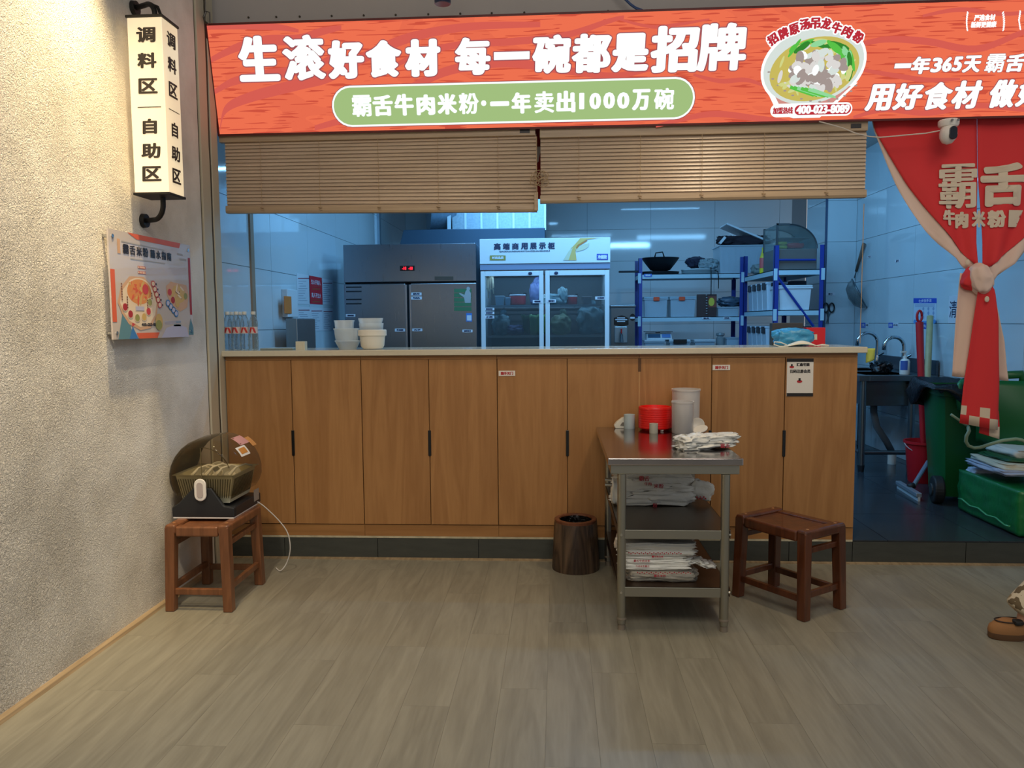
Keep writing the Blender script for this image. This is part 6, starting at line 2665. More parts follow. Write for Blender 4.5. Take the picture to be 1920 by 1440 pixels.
# middle shelf
M_ORL = mat('latch_orange', (226, 76, 36), .35)
z1 = at(1250, 556, YA).z
stor_box('storage_box', 'clear storage box with an orange latch at the left of the middle shelf', 'storage box', at(1209, 570, YA).x, at(1252, 570, YA).x, YA + .04, YA + .38, LA[1], z1 - .02, M_BOXC, mat('lid_pale', (150, 176, 190), .3), .94, 0, 'boxes with orange latches', [(.52, M_ORL)])
stor_box('storage_box', 'clear storage box with an orange latch next to the brown menu', 'storage box', at(1258, 570, YA).x, at(1305, 570, YA).x, YA + .04, YA + .38, LA[1], z1 - .02, M_BOXC, mat('lid_pale', (150, 176, 190), .3), .94, 0, 'boxes with orange latches', [(.45, M_ORL)])
b = B()
for k in range(5):
    b.blob((at(1232, 570, YA).x + .02 * (k % 2), YA + .12 + .03 * (k % 2), LA[1] + .04 + .045 * k), (.10, .04, .018), .6, 6, .3, 2, k, flat=False)
o = tag(b.done('foil_packs', mat('foil', (190, 210, 224), .3, .6), smooth='all'), 'silvery packs inside the left box with orange latch', 'packs')
o['kind'] = 'stuff'
M_BRN = mat('menu_brown', (58, 34, 32), .5)
p0, p1 = at(1307, 592, YA + .03), at(1344, 551.5, YA + .03)
mn = thing('menu_folder', 'dark brown menu folder with metal rings standing on the middle shelf', 'folder', ((p0.x + p1.x) / 2, YA + .05, LA[1]))
b = B()
b.box(p0.x, p1.x, YA + .03, YA + .07, LA[1], p1.z)
b.done('cover', M_BRN, mn, bevel=.003)
ink = Ink(Frame((0, YA + .029, 0), (1, 0, 0), (0, 0, 1)), .001)
ink.rectpx(1328, 576, 1343, 555, 0)
u, v = ink.f.uv(1334, 566)
ink.disc(u, v, .035, .05, 1, .001)
o = ink.done('printed_picture', [mat('menu_orange', (120, 60, 44), .5), mat('menu_yellow', (206, 190, 60), .5)], mn)
o['kind'] = 'stuff'
b = B()
for k in range(8):
    q = at(1325, 554 + k * 5, YA + .02)
    b.lathe([(.006, 0), (.012, .002), (.012, .008), (.006, .01)], (q.x, YA + .022, q.z), 8)
o = b.done('rings', mat('ring_metal', (200, 206, 210), .3, .9), mn)
o['kind'] = 'stuff'
stor_box('storage_box', 'small clear storage box at the right end of the middle shelf', 'storage box', at(1348, 580, YA).x, at(1388, 580, YA).x, YA + .06, YA + .34, LA[1], at(1366, 575, YA).z, M_BOXC, None, .94, 0)
q = at(1370, 566, YA + .2)
b = B()
b.blob((q.x, YA + .2, q.z), (.14, .1, .06), .6, 9, .4, 2.3, 57, flat=False)
tag(b.done('dark_film_bag', mat('bag_greyblue', (74, 96, 116), .3), smooth='all'), 'grey blue plastic bag heaped in the small clear box', 'bag')
# lower shelf
z1 = at(1250, 637, YA).z
for k, (xa, xb, lb) in enumerate(((1207, 1249, 'leftmost white lidded box under the scale on the lower shelf'), (1254, 1297, 'middle white lidded box with a dark handle on the lower shelf'), (1301, 1344, 'rightmost of the three white lidded boxes on the lower shelf'))):
    t = stor_box('storage_box', lb, 'storage box', at(xa + 3, 640, YA).x, at(xb - 3, 640, YA).x, YA + .03, YA + .38, LA[2], z1 - .02, M_BOXC, M_BOXW, .93, 0, 'white lidded boxes')
    if k == 1:
        b = B()
        xx = (at(xa, 640, YA).x + at(xb, 640, YA).x) / 2
        b.box(xx - .08, xx + .08, YA + .0, YA + .018, z1 - .05, z1 + .005)
        b.done('handle', M_BLK, t, bevel=.006)
p0, p1 = at(1213, 634, YA), at(1262, 622, YA)
scl = thing('kitchen_scale', 'white and blue kitchen scale on the lidded boxes of the lower shelf', 'scale', ((p0.x + p1.x) / 2, YA + .2, z1 + .001))
b = B()
b.rings([[(p0.x, YA + .05, z1 + .001), (p1.x, YA + .05, z1 + .001), (p1.x, YA + .3, z1 + .001), (p0.x, YA + .3, z1 + .001)], [(p0.x + .01, YA + .1, z1 + .08), (p1.x - .01, YA + .1, z1 + .08), (p1.x - .01, YA + .3, z1 + .08), (p0.x + .01, YA + .3, z1 + .08)]])
b.done('case', M_BOXW, scl, bevel=.004)
b = B()
b.poly([(p0.x + .02, YA + .06, z1 + .025), (p0.x + .17, YA + .06, z1 + .025), (p0.x + .17, YA + .088, z1 + .066), (p0.x + .02, YA + .088, z1 + .066)], (0, -.003, .002))
b.done('display', mat('scale_lcd', (60, 92, 120), .2), scl)
b = B()
b.poly([(p0.x + .19, YA + .06, z1 + .025), (p1.x - .02, YA + .06, z1 + .025), (p1.x - .02, YA + .088, z1 + .066), (p0.x + .19, YA + .088, z1 + .066)], (0, -.003, .002))
b.done('key_pad', mat('scale_keys', (90, 130, 190), .4), scl)
b = B()
b.box(p0.x - .005, p1.x + .005, YA + .06, YA + .34, z1 + .09, z1 + .1)
b.cyl(((p0.x + p1.x) / 2, YA + .2, z1 + .08), ((p0.x + p1.x) / 2, YA + .2, z1 + .091), .03)
b.done('weighing_plate', M_SSD, scl)
q = at(1352, 640, YA + .15)
b = B()
zt = at(1352, 623, YA + .15).z
b.lathe([(.05, 0), (.055, .01), (.05, zt - LA[2] - .07), (.035, zt - LA[2] - .05), (.055, zt - LA[2] - .035), (.05, zt - LA[2] - .01), (.0, zt - LA[2])], (q.x, YA + .2, LA[2]), 20)
tag(b.done('clear_jar', clear('jar_clear', (196, 206, 210), .35, .15), smooth=True), 'clear lidded jar right of the white boxes', 'jar')
stor_box('storage_box', 'small plain box at the right end of the lower shelf', 'storage box', at(1366, 645, YA).x, at(1389, 645, YA).x, YA + .1, YA + .32, LA[2], at(1377, 633, YA).z, M_BOXC, None, .95)

# ---- things on the end-on rack
ZB = levB
xa = bx0 + .02
# warming display
p0, p1 = at(1432, 505, YB1 + .35), at(1507, 505, YB1 + .35)
wx0, wx1, wy0, wy1 = bx0 + .03, bx1 + .0, YB1 + .05, YB1 + .55
zt = at(1460, 424, YB1 + .2).z
wm = thing('warming_cabinet', 'steel food warming cabinet with curved glass on the end-on rack', 'appliance', ((wx0 + wx1) / 2, (wy0 + wy1) / 2, ZB[0]))
zmid = ZB[0] + (zt - ZB[0]) * .46
b = B()
b.box(wx0, wx1, wy0, wy1, ZB[0] + .002, zmid)
b.done('base', mat('warmer_steel', (120, 122, 120), .35, .7), wm, bevel=.004)
b = B()
pts = []
for k in range(13):
    a_ = k / 12 * PI / 2
    pts.append((wx0 + .12 + (wx1 - wx0 - .12) * math.sin(a_), zmid + (zt - zmid) * math.cos(a_)))
b.rings([[(x, wy0, z) for x, z in [(wx0, zmid), (wx0, zt)] + pts], [(x, wy1, z) for x, z in [(wx0, zmid), (wx0, zt)] + pts]])
b.done('curved_glass', clear('warmer_glass', (190, 206, 206), .1, .05), wm, smooth=True)
b = B()
for yy_ in (wy0, wy1):
    b = B()
    b.tube([(x, yy_, z) for x, z in pts], .008, 6)
    b.box(wx0 - .005, wx0 + .015, yy_ - .008, yy_ + .008, zmid, zt + .01)
    b.box(wx0, wx0 + .13, yy_ - .008, yy_ + .008, zt - .008, zt + .01)
    b.done('frame', mat('warmer_frame', (74, 80, 84), .4, .6), wm)
b = B()
b.box(wx0 + .01, wx1 - .06, wy0 + .02, wy1 - .02, zmid + .11, zmid + .118)
b.done('inner_shelf', mat('warmer_steel', (120, 122, 120)), wm)
b = B()
b.blob((wx0 + .22, wy0 + .14, zmid + .04), (.09, .07, .03), .4, 6, .2, 2, 5)
tag(b.done('red_pack', M_RED, smooth='all'), 'red pack lying inside the warming cabinet', 'pack')
b = B()
b.blob((wx0 + .08, wy0 + .12, zmid + .025), (.05, .06, .02), .3, 6, .2, 2, 6)
b.blob((wx0 + .08, wy0 + .12, zmid + .065), (.05, .06, .018), .3, 6, .2, 2, 8)
tag(b.done('yellow_pack', mat('pack_yellow', (206, 190, 40), .4), smooth='all'), 'two yellow and black packs at the left in the warming cabinet', 'pack')
q = at(1427, 512, YB1 + .62)
bt_ = thing('sauce_bottle', 'yellow plastic bottle with a red label beside the warming cabinet', 'bottle', (bx0 + .05, YB1 + .64, ZB[0]))
bxx = bx0 + .05
hb = at(1427, 464, YB1 + .62).z - ZB[0]
b = B()
b.lathe([(.036, 0), (.038, .01), (.037, hb * .6), (.024, hb * .74), (.016, hb * .86), (.014, hb), (0, hb)], (bxx, YB1 + .64, ZB[0]), 18)
b.done('body', mat('bottle_yellow', (214, 200, 40), .35), bt_, smooth=True)
b = B()
b.lathe([(.0385, hb * .2), (.039, hb * .22), (.038, hb * .58), (.0375, hb * .6)], (bxx, YB1 + .64, ZB[0]), 18, cap0=False, cap1=False)
b.done('label', mat('label_red', (200, 90, 90), .5), bt_, smooth=True)
b = B()
b.blob((bx0 + .10, YB1 + .95, ZB[0] + .062), (.09, .14, .06), .6, 9, .35, 2.2, 71)
tag(b.done('grey_bag', mat('bag_grey', (128, 140, 140), .6), smooth='all'), 'soft grey bag behind the yellow bottle', 'bag')
# clip-lid containers in a row along the long side, mid and low
M_CLIP = mat('clip_black', (24, 28, 40), .4)
M_CONT = mat('container_white', (196, 208, 220), .35)
for row, (lvl, n_, h_) in enumerate(((1, 4, .28), (2, 4, .22))):
    for k in range(n_):
        y = YB1 + .44 + k * .21
        nm = ('nearest', 'second', 'third', 'farthest')[k]
        t = thing('food_container', '%s white clip-lid container of the row on the %s level of the end-on rack' % (nm, 'middle' if row == 0 else 'lower'), 'container', (bx0 + .12, y, ZB[lvl]), 'clip-lid containers')
        b = B()
        b.frus((bx0 + .125, y, ZB[lvl] + .001), (.095, .085), (bx0 + .125, y, ZB[lvl] + h_), (.108, .097))
        b.done('box', M_CONT, t, bevel=.008)
        b = B()
        b.box(bx0 + .01, bx0 + .24, y - .1, y + .1, ZB[lvl] + h_, ZB[lvl] + h_ + .025)
        b.done('lid', M_CONT, t, bevel=.006)
        b = B()
        b.box(bx0 + .002, bx0 + .022, y - .055, y + .055, ZB[lvl] + h_ - .055, ZB[lvl] + h_ + .02)
        b.box(bx0 + .06, bx0 + .16, y - .108, y - .09, ZB[lvl] + h_ - .04, ZB[lvl] + h_ + .015)
        b.done('clip', M_CLIP, t, bevel=.005)
p0 = at(1457, 580, YB1 + .03)
stor_box('storage_bin', 'big white storage bin at the near end of the end-on rack, middle level', 'storage bin', bx0 + .06, at(1519, 560, YB1).x + .02, YB1 + .03, YB1 + .33, ZB[1], at(1490, 538, YB1).z, M_BOXW, M_BOXW, .9)
x0, x1 = at(1466, 530, YB1 + .5).x, at(1494, 530, YB1 + .5).x
b = B()
b.box(x0 + .1, x1 + .12, YB1 + .55, YB1 + .8, ZB[1] + .002, ZB[0] - .09)
tag(b.done('dark_carton', mat('carton_dark', (40, 48, 64), .6), bevel=.004), 'dark carton standing behind the big white bin', 'carton')
b = B()
b.box(bx0 + .2, bx0 + .42, YB1 + .1, YB1 + .36, ZB[2] + .002, ZB[2] + .24)
tag(b.done('dark_oven', mat('oven_dark', (34, 36, 40), .4), bevel=.006), 'black appliance on the lower level of the end-on rack', 'appliance')
# ---- red banner curtain rod etc. end; wall tools
YP = 8.84
q = at(1552, 575, YP)
sc = thing('scissors', 'black handled scissors hanging on the tiled wall end', 'scissors', (q.x, YP, at(1552, 606, YP).z))
for s in (-1, 1):
    b = B()
    c_ = at(1554 + s * 5.5, 577, YP - .012)
    pts = [(c_.x + math.cos(a_ * PI / 8) * .028, YP - .012, c_.z + math.sin(a_ * PI / 8) * .05) for a_ in range(17)]
    b.tube(pts, .008, 8)
    b.done('handle', M_BLK, sc, smooth='all')
    b = B()
    p0, p1 = at(1554 + s * 2, 585, YP - .01), at(1551 - s * 2.0, 607, YP - .01)
    b.tube([p0, p1], [.012, .004], 6)
    b.done('blade', M_SSD, sc)
KP = Frame((0, YP + .008, 0), (1, 0, 0), (0, 0, 1))
sticker('wall_tag', 1548, 548.5, 1566, 554.5, [('剪刀', 1553, 549.5, 1560.5, 553.5, 0)], 'small white name tag above the black scissors', frame=KP, paper=M_LABEL, ink_m=M_NAVY, cat='tag')
# strainer ladle on the right wall
RX = XR - .03
hk, jn = atx(1620, 457, RX), atx(1602, 521, RX)
sl = thing('strainer_ladle', 'long handled wire strainer hanging on the right tiled wall', 'strainer', (RX, jn.y, atx(1615, 580, RX).z))
b = B()
b.tube([hk, hk.lerp(jn, .8)], [.02, .016], 8)
b.done('wooden_handle', mat('handle_brown', (110, 92, 80), .6), sl, smooth='all')
b = B()
b.tube([hk.lerp(jn, .78), jn], .007, 6)
cc = atx(1611, 550, RX - .04)
MR_ = Matrix.Rotation(math.radians(62), 3, 'Y') @ Matrix.Rotation(.35, 3, 'X')
rr = .17
ring = [cc + MR_ @ Vector((math.cos(k * PI / 16) * rr, math.sin(k * PI / 16) * rr * .9, 0)) for k in range(33)]
b.tube(ring, .009, 6)
b.done('ring', M_SSD, sl, smooth='all')
b = B()
b.lathe([(rr * .98, 0), (rr * .9, -.05), (rr * .6, -.10), (0, -.12)], cc, 28, cap0=False, M=MR_ @ Matrix.Rotation(0, 3, 'Z'))
m, nt, out = new_mat('wire_mesh')
tr_ = nt.nodes.new('ShaderNodeBsdfTransparent')
pr_ = nt.nodes.new('ShaderNodeBsdfPrincipled')
pr_.inputs['Base Color'].default_value = lin((120, 128, 128))
pr_.inputs['Metallic'].default_value = .6
pr_.inputs['Roughness'].default_value = .4
mx_ = nt.nodes.new('ShaderNodeMixShader')
mx_.inputs[0].default_value = .55
nt.links.new(tr_.outputs[0], mx_.inputs[1])
nt.links.new(pr_.outputs[0], mx_.inputs[2])
nt.links.new(mx_.outputs[0], out.inputs[0])
b.done('wire_bowl', m, sl, smooth='all')
RFm = Frame((XR - .001, 0, 0), (0, -1, 0), (0, 0, 1))
sticker('wall_tag', 1625, 478, 1634, 485, [('勺', 1628, 479.5, 1632, 483.5, 0)], 'tiny white tag high on the right tiled wall near the ladle', frame=RFm, paper=M_LABEL, ink_m=M_NAVY, cat='tag')
sticker('wall_tag', 1678, 485.5, 1688, 493, [('漏勺', 1680.5, 487, 1685.5, 491.5, 0)], 'tiny white tag high on the right tiled wall, the one farther right', frame=RFm, paper=M_LABEL, ink_m=M_NAVY, cat='tag')
for k, (x0, x1) in enumerate(((1614.5, 1629), (1666, 1684.5))):
    sticker('sink_sign', x0, 605, x1, 614.5, [('洗' if k == 0 else '洗手池', x0 + 1.2, 607, x0 + 7, 612.5, 1), ('水池', x0 + 9, 607.5, x1 - 1.2, 611.5, 2)], ('small blue and white sign above the left tap', 'small blue and white sign right of the two taps')[k], frame=RFm, paper=M_LABEL,
            ink_m=[mat('sign_blue', (40, 84, 190), .5), M_LABEL, M_NAVY], cat='sign', extra=lambda ik, x0=x0: ik.rectpx(x0, 605, x0 + 8.5, 614.5, 0, -.0003))
sticker('sink_sign', 1728.5, 606.5, 1738, 616.5, [('洗', 1731, 608.5, 1736.5, 614, 1)], 'small blue sign between the mop handle and the bamboo pole', frame=RFm, paper=mat('sign_blue', (40, 84, 190), .5), ink_m=[M_LABEL, M_LABEL], cat='sign')


def hw(ik):
    ik.rectpx(1713, 559, 1756.5, 568.5, 1)
    for k in range(3):
        ik.rectpx(1716, 571 + k * 1.8, 1753, 571.6 + k * 1.8, 3)
    for j in range(3):
        for i in range(4):
            if i + j > 0:
                u, v = RFm.uv(1722 + i * 9.5, 579 + j * 8)
                ik.disc(u, v, .017, .016, 4)
    for x in (1716, 1740, 1752):
        u, v = RFm.uv(x, 603)
        ik.disc(u, v, .028, .02, 5, .0002)
    ik.rectpx(1713, 602, 1756.5, 605.5, 5)


sticker('hand_washing_poster', 1712.5, 558.5, 1757, 605.5, [('七步洗手法', 1722.5, 560.8, 1747, 567, 2)], 'blue and white hand washing poster on the right tiled wall', frame=RFm, paper=mat('poster_pale', (190, 208, 226), .5),
        ink_m=[M_NAVY, mat('poster_blue', (40, 80, 190), .5), M_LABEL, mat('poster_line', (120, 136, 180), .6), mat('poster_pic', (136, 160, 196), .6), mat('poster_wave', (84, 150, 214), .5)], cat='poster', extra=hw)
sticker('cleaning_sign', 1778, 554, 1797, 606, [('清', 1780.5, 564, 1794, 596, 0)], 'white sign with one large black character beside the curtain', frame=RFm, paper=M_LABEL, ink_m=M_NAVY, cat='sign')

# ---- papers on the left tiled wall
LF = Frame((XW + .001, 0, 0), (0, 1, 0), (0, 0, 1))
M_PPR = mat('notice_paper', (200, 208, 216), .6)
M_PPL = mat('notice_line', (120, 136, 156), .7)


def note_lines(x0, y0, x1, y1, n, seed):
    def fn(ik):
        rs = random.Random(seed)
        w = x1 - x0
        for k in range(n):
            y = y0 + (y1 - y0) * (k + .5) / n
            a_ = x0 + w * .08 + w * rs.choice([0, 0, .08])
            ik.rectpx(a_, y, a_ + w * rs.uniform(.35, .75), y + .8, 0)
        ik.rectpx(x0 + w * .04, y0 - 3.2, x1 - w * .04, y0 - 1.6, 1)
    return fn


for k, (x0, y0, x1, y1, lb) in enumerate(((557.5, 516.5, 580, 569.5, 'white notice sheet left of the red fire warning'), (604.5, 525.5, 623.5, 571, 'white notice sheet right of the red fire warning'), (558.5, 576, 581, 621, 'lower left white notice sheet with a red heading'), (582.5, 577.5, 604.5, 621, 'white notice sheet under the red fire warning'), (605.5, 578.5, 624, 620.5, 'lower right white notice sheet beside the freezer'))):
    sticker('notice_sheet', x0, y0, x1, y1, [], lb, frame=LF, paper=M_PPR, ink_m=[M_PPL, mat('notice_red', (130, 50, 72), .6)], cat='notice', extra=note_lines(x0, y0 + 8, x1, y1 - 4, 9, k), group='notices on the left tiled wall')


def fire(ik):
    for y in (537.2, 561):
        ik.rectpx(583, y, 602, y + .7, 1)
        ik.rectpx(585.5, y + 3.6, 599.5, y + 6, 1)


sticker('fire_warning', 580.5, 521, 603.5, 569.5, [('生火不离人', 583, 525, 601, 534, 0), ('离人不生火', 584, 549.5, 601.5, 558.5, 0)], 'red fire warning notice with white writing on the left tiled wall', frame=LF, paper=mat('notice_crimson', (190, 36, 50), .5), ink_m=[M_LABEL, mat('notice_gold', (150, 84, 50), .6)], cat='notice', extra=fire)
c0, c1 = atx(529, 595, XW), atx(547, 544, XW)
dsp = thing('towel_dispenser', 'white paper dispenser with an orange window on the left tiled wall', 'dispenser', (XW + .04, (c0.y + c1.y) / 2, c0.z))
b = B()
b.box(XW, XW + .05, c0.y, c1.y, c0.z, c1.z)
b.done('case', M_WHT, dsp, bevel=.006)
c2, c3 = atx(533, 588, XW + .05), atx(545, 556, XW + .05)
b = B()
b.box(XW + .05, XW + .056, c2.y, c3.y, c2.z, c3.z)
b.done('window', mat('window_orange', (206, 120, 50), .4), dsp, bevel=.002)
# stainless partition end behind the counter
p0, p1 = at(537, 655, 5.9), at(557, 597, 5.9)
b = B()
b.box(p0.x, p1.x, 5.9, 6.35, ZK, p1.z)
tag(b.done('steel_locker', steel('locker_steel', (150, 160, 164), .35, (40, 2, 2)), bevel=.006), 'narrow steel locker behind the counter below the orange dispenser', 'locker')
# ---- sink unit along the right wall
M_SNK = mat('sink_steel', (120, 128, 132), .3, .9)
SX0, SX1, SY0, SY1 = 2.62, XR - .012, 6.88, 8.1
SZ = at(1660, 704, SY0).z
snk = thing('sink_unit', 'stainless sink unit with two taps along the right tiled wall', 'sink', ((SX0 + SX1) / 2, (SY0 + SY1) / 2, ZK))
b = B()
mids = (SY0 + .08, 7.46, 7.54, SY1 - .08)
xa, xb = SX0 + .09, SX1 - .17
for (x0, x1, y0, y1) in ((SX0, xa, SY0, SY1), (xb, SX1, SY0, SY1), (xa, xb, SY0, mids[0]), (xa, xb, mids[1], mids[2]), (xa, xb, mids[3], SY1)):
    b.box(x0, x1, y0, y1, SZ - .05, SZ)
b.done('top', M_SNK, snk, bevel=.003)
for y0, y1 in ((mids[0], mids[1]), (mids[2], mids[3])):
    b = B()
    z0 = SZ - .27
    b.box(xa - .004, xa, y0 - .004, y1 + .004, z0, SZ - .004)
    b.box(xb, xb + .004, y0 - .004, y1 + .004, z0, SZ - .004)
    b.box(xa, xb, y0 - .004, y0, z0, SZ - .004)
    b.box(xa, xb, y1, y1 + .004, z0, SZ - .004)
    b.box(xa, xb, y0, y1, z0 - .004, z0)
    b.done('basin', M_SNK, snk, bevel=.002)
b = B()
zs = atx(1757, 676, SX1 - .012).z
b.box(SX1 - .02, SX1, SY0, SY1, SZ, zs)
b.done('backsplash', mat('splash_steel', (96, 108, 118), .35, .8), snk, bevel=.003)
for x in (SX0 + .05, SX1 - .2):
    for y in (SY0 + .04, SY1 - .05):
        b = B()
        b.cyl((x, y, ZK + .05), (x, y, SZ - .05), .028, seg=16)
        lg = b.done('leg', M_SNK, snk, smooth=True)
        b = B()
        b.cyl((x, y, ZK), (x, y, ZK + .06), .024, .03, 12)
        b.done('foot', M_DARK, lg)
b = B()
zc = at(1660, 850, SY0).z
b.cyl((SX0 + .05, SY0 + .04, zc), (SX1 - .2, SY0 + .04, zc), .02, seg=12)
b.cyl((SX0 + .05, SY0 + .04, zc), (SX0 + .05, SY1 - .05, zc), .018, seg=12)
b.done('cross_bar', M_SNK, snk, smooth=True)
M_CHR = mat('tap_chrome', (190, 200, 206), .1, 1.0)
for k, (px, ptop, pl) in enumerate(((1675, 632, 1640), (1628, 624, 1592))):
    X = SX1 - .10
    y = X / ((px - 1045) / FPX)
    zt = at(px, ptop, y).z
    w_ = (px - pl) * y / FPX
    r = w_ / 2
    t = thing('gooseneck_tap', ('chrome swan neck tap at the nearer basin', 'chrome swan neck tap at the farther basin by the worktop end')[k], 'tap', (X, y, SZ), 'swan neck taps')
    b = B()
    pts = [(X, y, SZ), (X, y, SZ + .1), (X, y, zt - r)] + [(X - r + r * math.cos(a_), y, zt - r + r * math.sin(a_)) for a_ in [i * PI / 12 for i in range(1, 12)]] + [(X - 2 * r - .004, y, zt - r - .03)]
    b.tube(pts, [.022, .02] + [.0165] * (len(pts) - 2), 12)
    b.done('spout', M_CHR, t, smooth='all')
    b = B()
    b.lathe([(.034, 0), (.034, .012), (.026, .03), (.028, .06), (.024, .11), (.02, .13)], (X, y, SZ), 16)
    b.cyl((X, y, SZ + .12), (X + .05, y - .04, SZ + .16), .014, .011, 10)
    b.done('valve', M_CHR, t, smooth=True)
q = at(1696, 702, 7.0)
sb = thing('soap_bottle', 'white pump soap bottle on the sink edge', 'bottle', (q.x, 7.0, SZ))
zt = at(1696, 673, 7.0).z
h = zt - SZ
r = .042
b = B()
b.lathe([(r * .95, 0), (r, .01), (r, h * .82), (r * .8, h * .95), (r * .4, h)], (q.x, 7.0, SZ), 20)
b.done('body', M_WPL, sb, smooth=True)
b = B()
b.lathe([(.016, h), (.016, h + .025), (.006, h + .028), (.006, h + .06)], (q.x, 7.0, SZ), 12)
b.box(q.x - .04, q.x + .01, 6.99, 7.01, SZ + h + .055, SZ + h + .07)
b.done('pump', M_WPL, sb, smooth=True)
b = B()
b.grid(lambda u, v: Vector((q.x - (r + .001) * math.cos(u * 1.5 + .2), 7.0 - (r + .001) * math.sin(u * 1.5 + .2), SZ + .04 + v * h * .6)), 6, 2)
b.done('label', mat('label_blue', (60, 90, 160), .5), sb, smooth='all')
b = B()
for k in range(3):
    q = at(1646 + 7 * k, 690, 7.25)
    b.blob((q.x, q.y, SZ + .05), (.05, .06, .045), .6, 6, .6, 2.4, 20 + k, flat=False)
tag(b.done('rubber_gloves', mat('rubber_black', (22, 24, 28), .4), smooth='all'), 'black rubber gloves lying on the edge of the sink', 'gloves')
b = B()
p0, p1, p2, p3 = at(1638, 772, 7.2), at(1644, 800, 7.2), at(1662, 828, 7.25), at(1671, 845, 7.29)
b.tube([Vector((p0.x, 7.2, SZ - .27)), p0, p1, p2, p3], .03, 10)
pp_ = tag(b.done('waste_hose', mat('hose_grey', (96, 104, 108), .6), smooth='all'), 'grey waste hose running down under the sink', 'hose')
b = B()
q = at(1671.5, 846, 7.296)
b.cyl((3.094, 7.296, ZK), (3.094, 7.296, q.z), .037, seg=18)
tag(b.done('drain_pipe', mat('pipe_white', (206, 204, 196), .4), smooth=True), 'short white drain pipe standing on the floor under the sink', 'pipe')

# ---- mop, pole, bucket, squeegee
M_MRED = mat('mop_red', (196, 24, 34), .4)
bkx, bky = 2.985, 6.50
mop = thing('mop_handle', 'red plastic mop handle with hanging loop standing in the red bucket', 'mop', (bkx, bky, ZK))
p0, p1 = at(1724, 604, 6.62), at(1731.5, 852, 6.5)
b = B()
b.tube([p1, p0], [.022, .03], 12)
b.done('pole', M_MRED, mop, smooth=True)
b = B()
q = at(1724, 593, 6.62)
pts = [(q.x + math.cos(a_ * PI / 8) * .02, 6.62, q.z + math.sin(a_ * PI / 8) * .045) for a_ in range(17)]
b.tube(pts, .0105, 8)
b.done('loop', M_MRED, mop, smooth='all')
b = B()
b.blob((p1.x, p1.y, p1.z - .17), (.07, .07, .14), .7, 7, .3, 2.2, 6, flat=False)
b.done('mop_head', mat('mop_white', (190, 186, 172), .9), mop, smooth='all')
p0, p1 = at(1744, 593, 6.95), at(1738, 730, 6.75)
b = B()
dd = (p1 - p0)
p2 = p0 + dd * ((p0.z - ZK) / (p0.z - p1.z))
b.tube([p0, p0 + (p2 - p0) * .3, p2], .026, 12)
tag(b.done('bamboo_pole', mat('bamboo', (176, 166, 120), .5, var=(20, .2)), smooth='all'), 'pale bamboo pole leaning behind the black bin bag', 'pole')
b = B()
zt = at(1716, 826, bky).z
h = zt - ZK
b.lathe([(.105, 0), (.11, .01), (.135, h - .03), (.15, h - .02), (.15, h), (.138, h), (.108, .02), (0, .02)], (bkx + .02, bky, ZK), 32, cap1=False)
bk_ = thing('bucket', 'red plastic bucket on the kitchen floor behind the green bin', 'bucket', (bkx + .02, bky, ZK))
b.done('body', M_MRED, bk_, smooth=True)
b = B()
pts = [(bkx + .02 + math.cos(a_) * .152, bky - math.sin(a_) * .152 * .6, ZK + h - .02 - math.sin(a_) * .08) for a_ in [k * PI / 12 for k in range(13)]]
b.tube(pts, .004, 6)
b.done('bail', mat('wire_pale', (190, 170, 170), .4), bk_)
s0, s1 = Vector((2.70, 6.24, ZK + .02)), Vector((2.655, 5.78, ZK + .02))
sq = thing('squeegee', 'floor squeegee with pale blade lying by the green bin', 'squeegee', ((s0.x + s1.x) / 2, 6.0, ZK))
b = B()
dv = (s1 - s0)
nv = Vector((-dv.y, dv.x, 0)).normalized()
Mx = Matrix(((nv.x, dv.normalized().x, 0, (s0.x + s1.x) / 2), (nv.y, dv.normalized().y, 0, (s0.y + s1.y) / 2), (0, 0, 1, ZK), (0, 0, 0, 1)))
L_ = dv.length
b.box(-.008, .008, -L_ / 2, L_ / 2, .0, .045, Mx)
b.done('blade', mat('blade_pale', (190, 200, 206), .4), sq)
b = B()
b.box(-.02, .02, -L_ / 2, L_ / 2, .03, .06, Mx)
b.done('head', mat('head_grey', (150, 164, 176), .35, .5), sq, bevel=.004)
md = (s0 + s1) / 2 + Vector((0, 0, .04))
b = B()
e0 = at(1712, 912, 6.02)
b.tube([md, md.lerp(e0, .5) + Vector((.02, 0, .01)), e0], .022, 8)
b.done('socket', M_DARK, sq, smooth='all')
b = B()
e1 = at(1740, 866, 6.35)
b.tube([e0, e1], .016, 10)
b.done('pole', mat('pole_grey', (140, 156, 172), .35, .4), sq, smooth=True)

# ---- green wheelie bin, black bag, hanging lid
M_GRN = mat('bin_green', (14, 92, 42), .42, bump=(90, .06, .002))
A_ = Vector((2.86, 6.24, 0))
Bc = Vector((2.745, 5.70, 0))
fx_ = (Bc - A_).normalized()
rx_ = Vector((-fx_.y, fx_.x, 0))
rx_ = rx_ if rx_.x > 0 else -rx_
zt = at(1760, 724, 5.9).z
hB = zt - ZK
wB, dB = .36, (Bc - A_).length
cB = (A_ + Bc) / 2 + rx_ * wB / 2
gb = thing('wheelie_bin', 'green wheelie bin with a black bag over its rim, lid hanging open', 'bin', (cB.x, cB.y, ZK))


def bp3(u, v, z):
    """u across (0..1 left to right), v from far (0) to near (1)"""
    P_ = A_ + fx_ * dB * v + rx_ * wB * u
    return Vector((P_.x, P_.y, z))


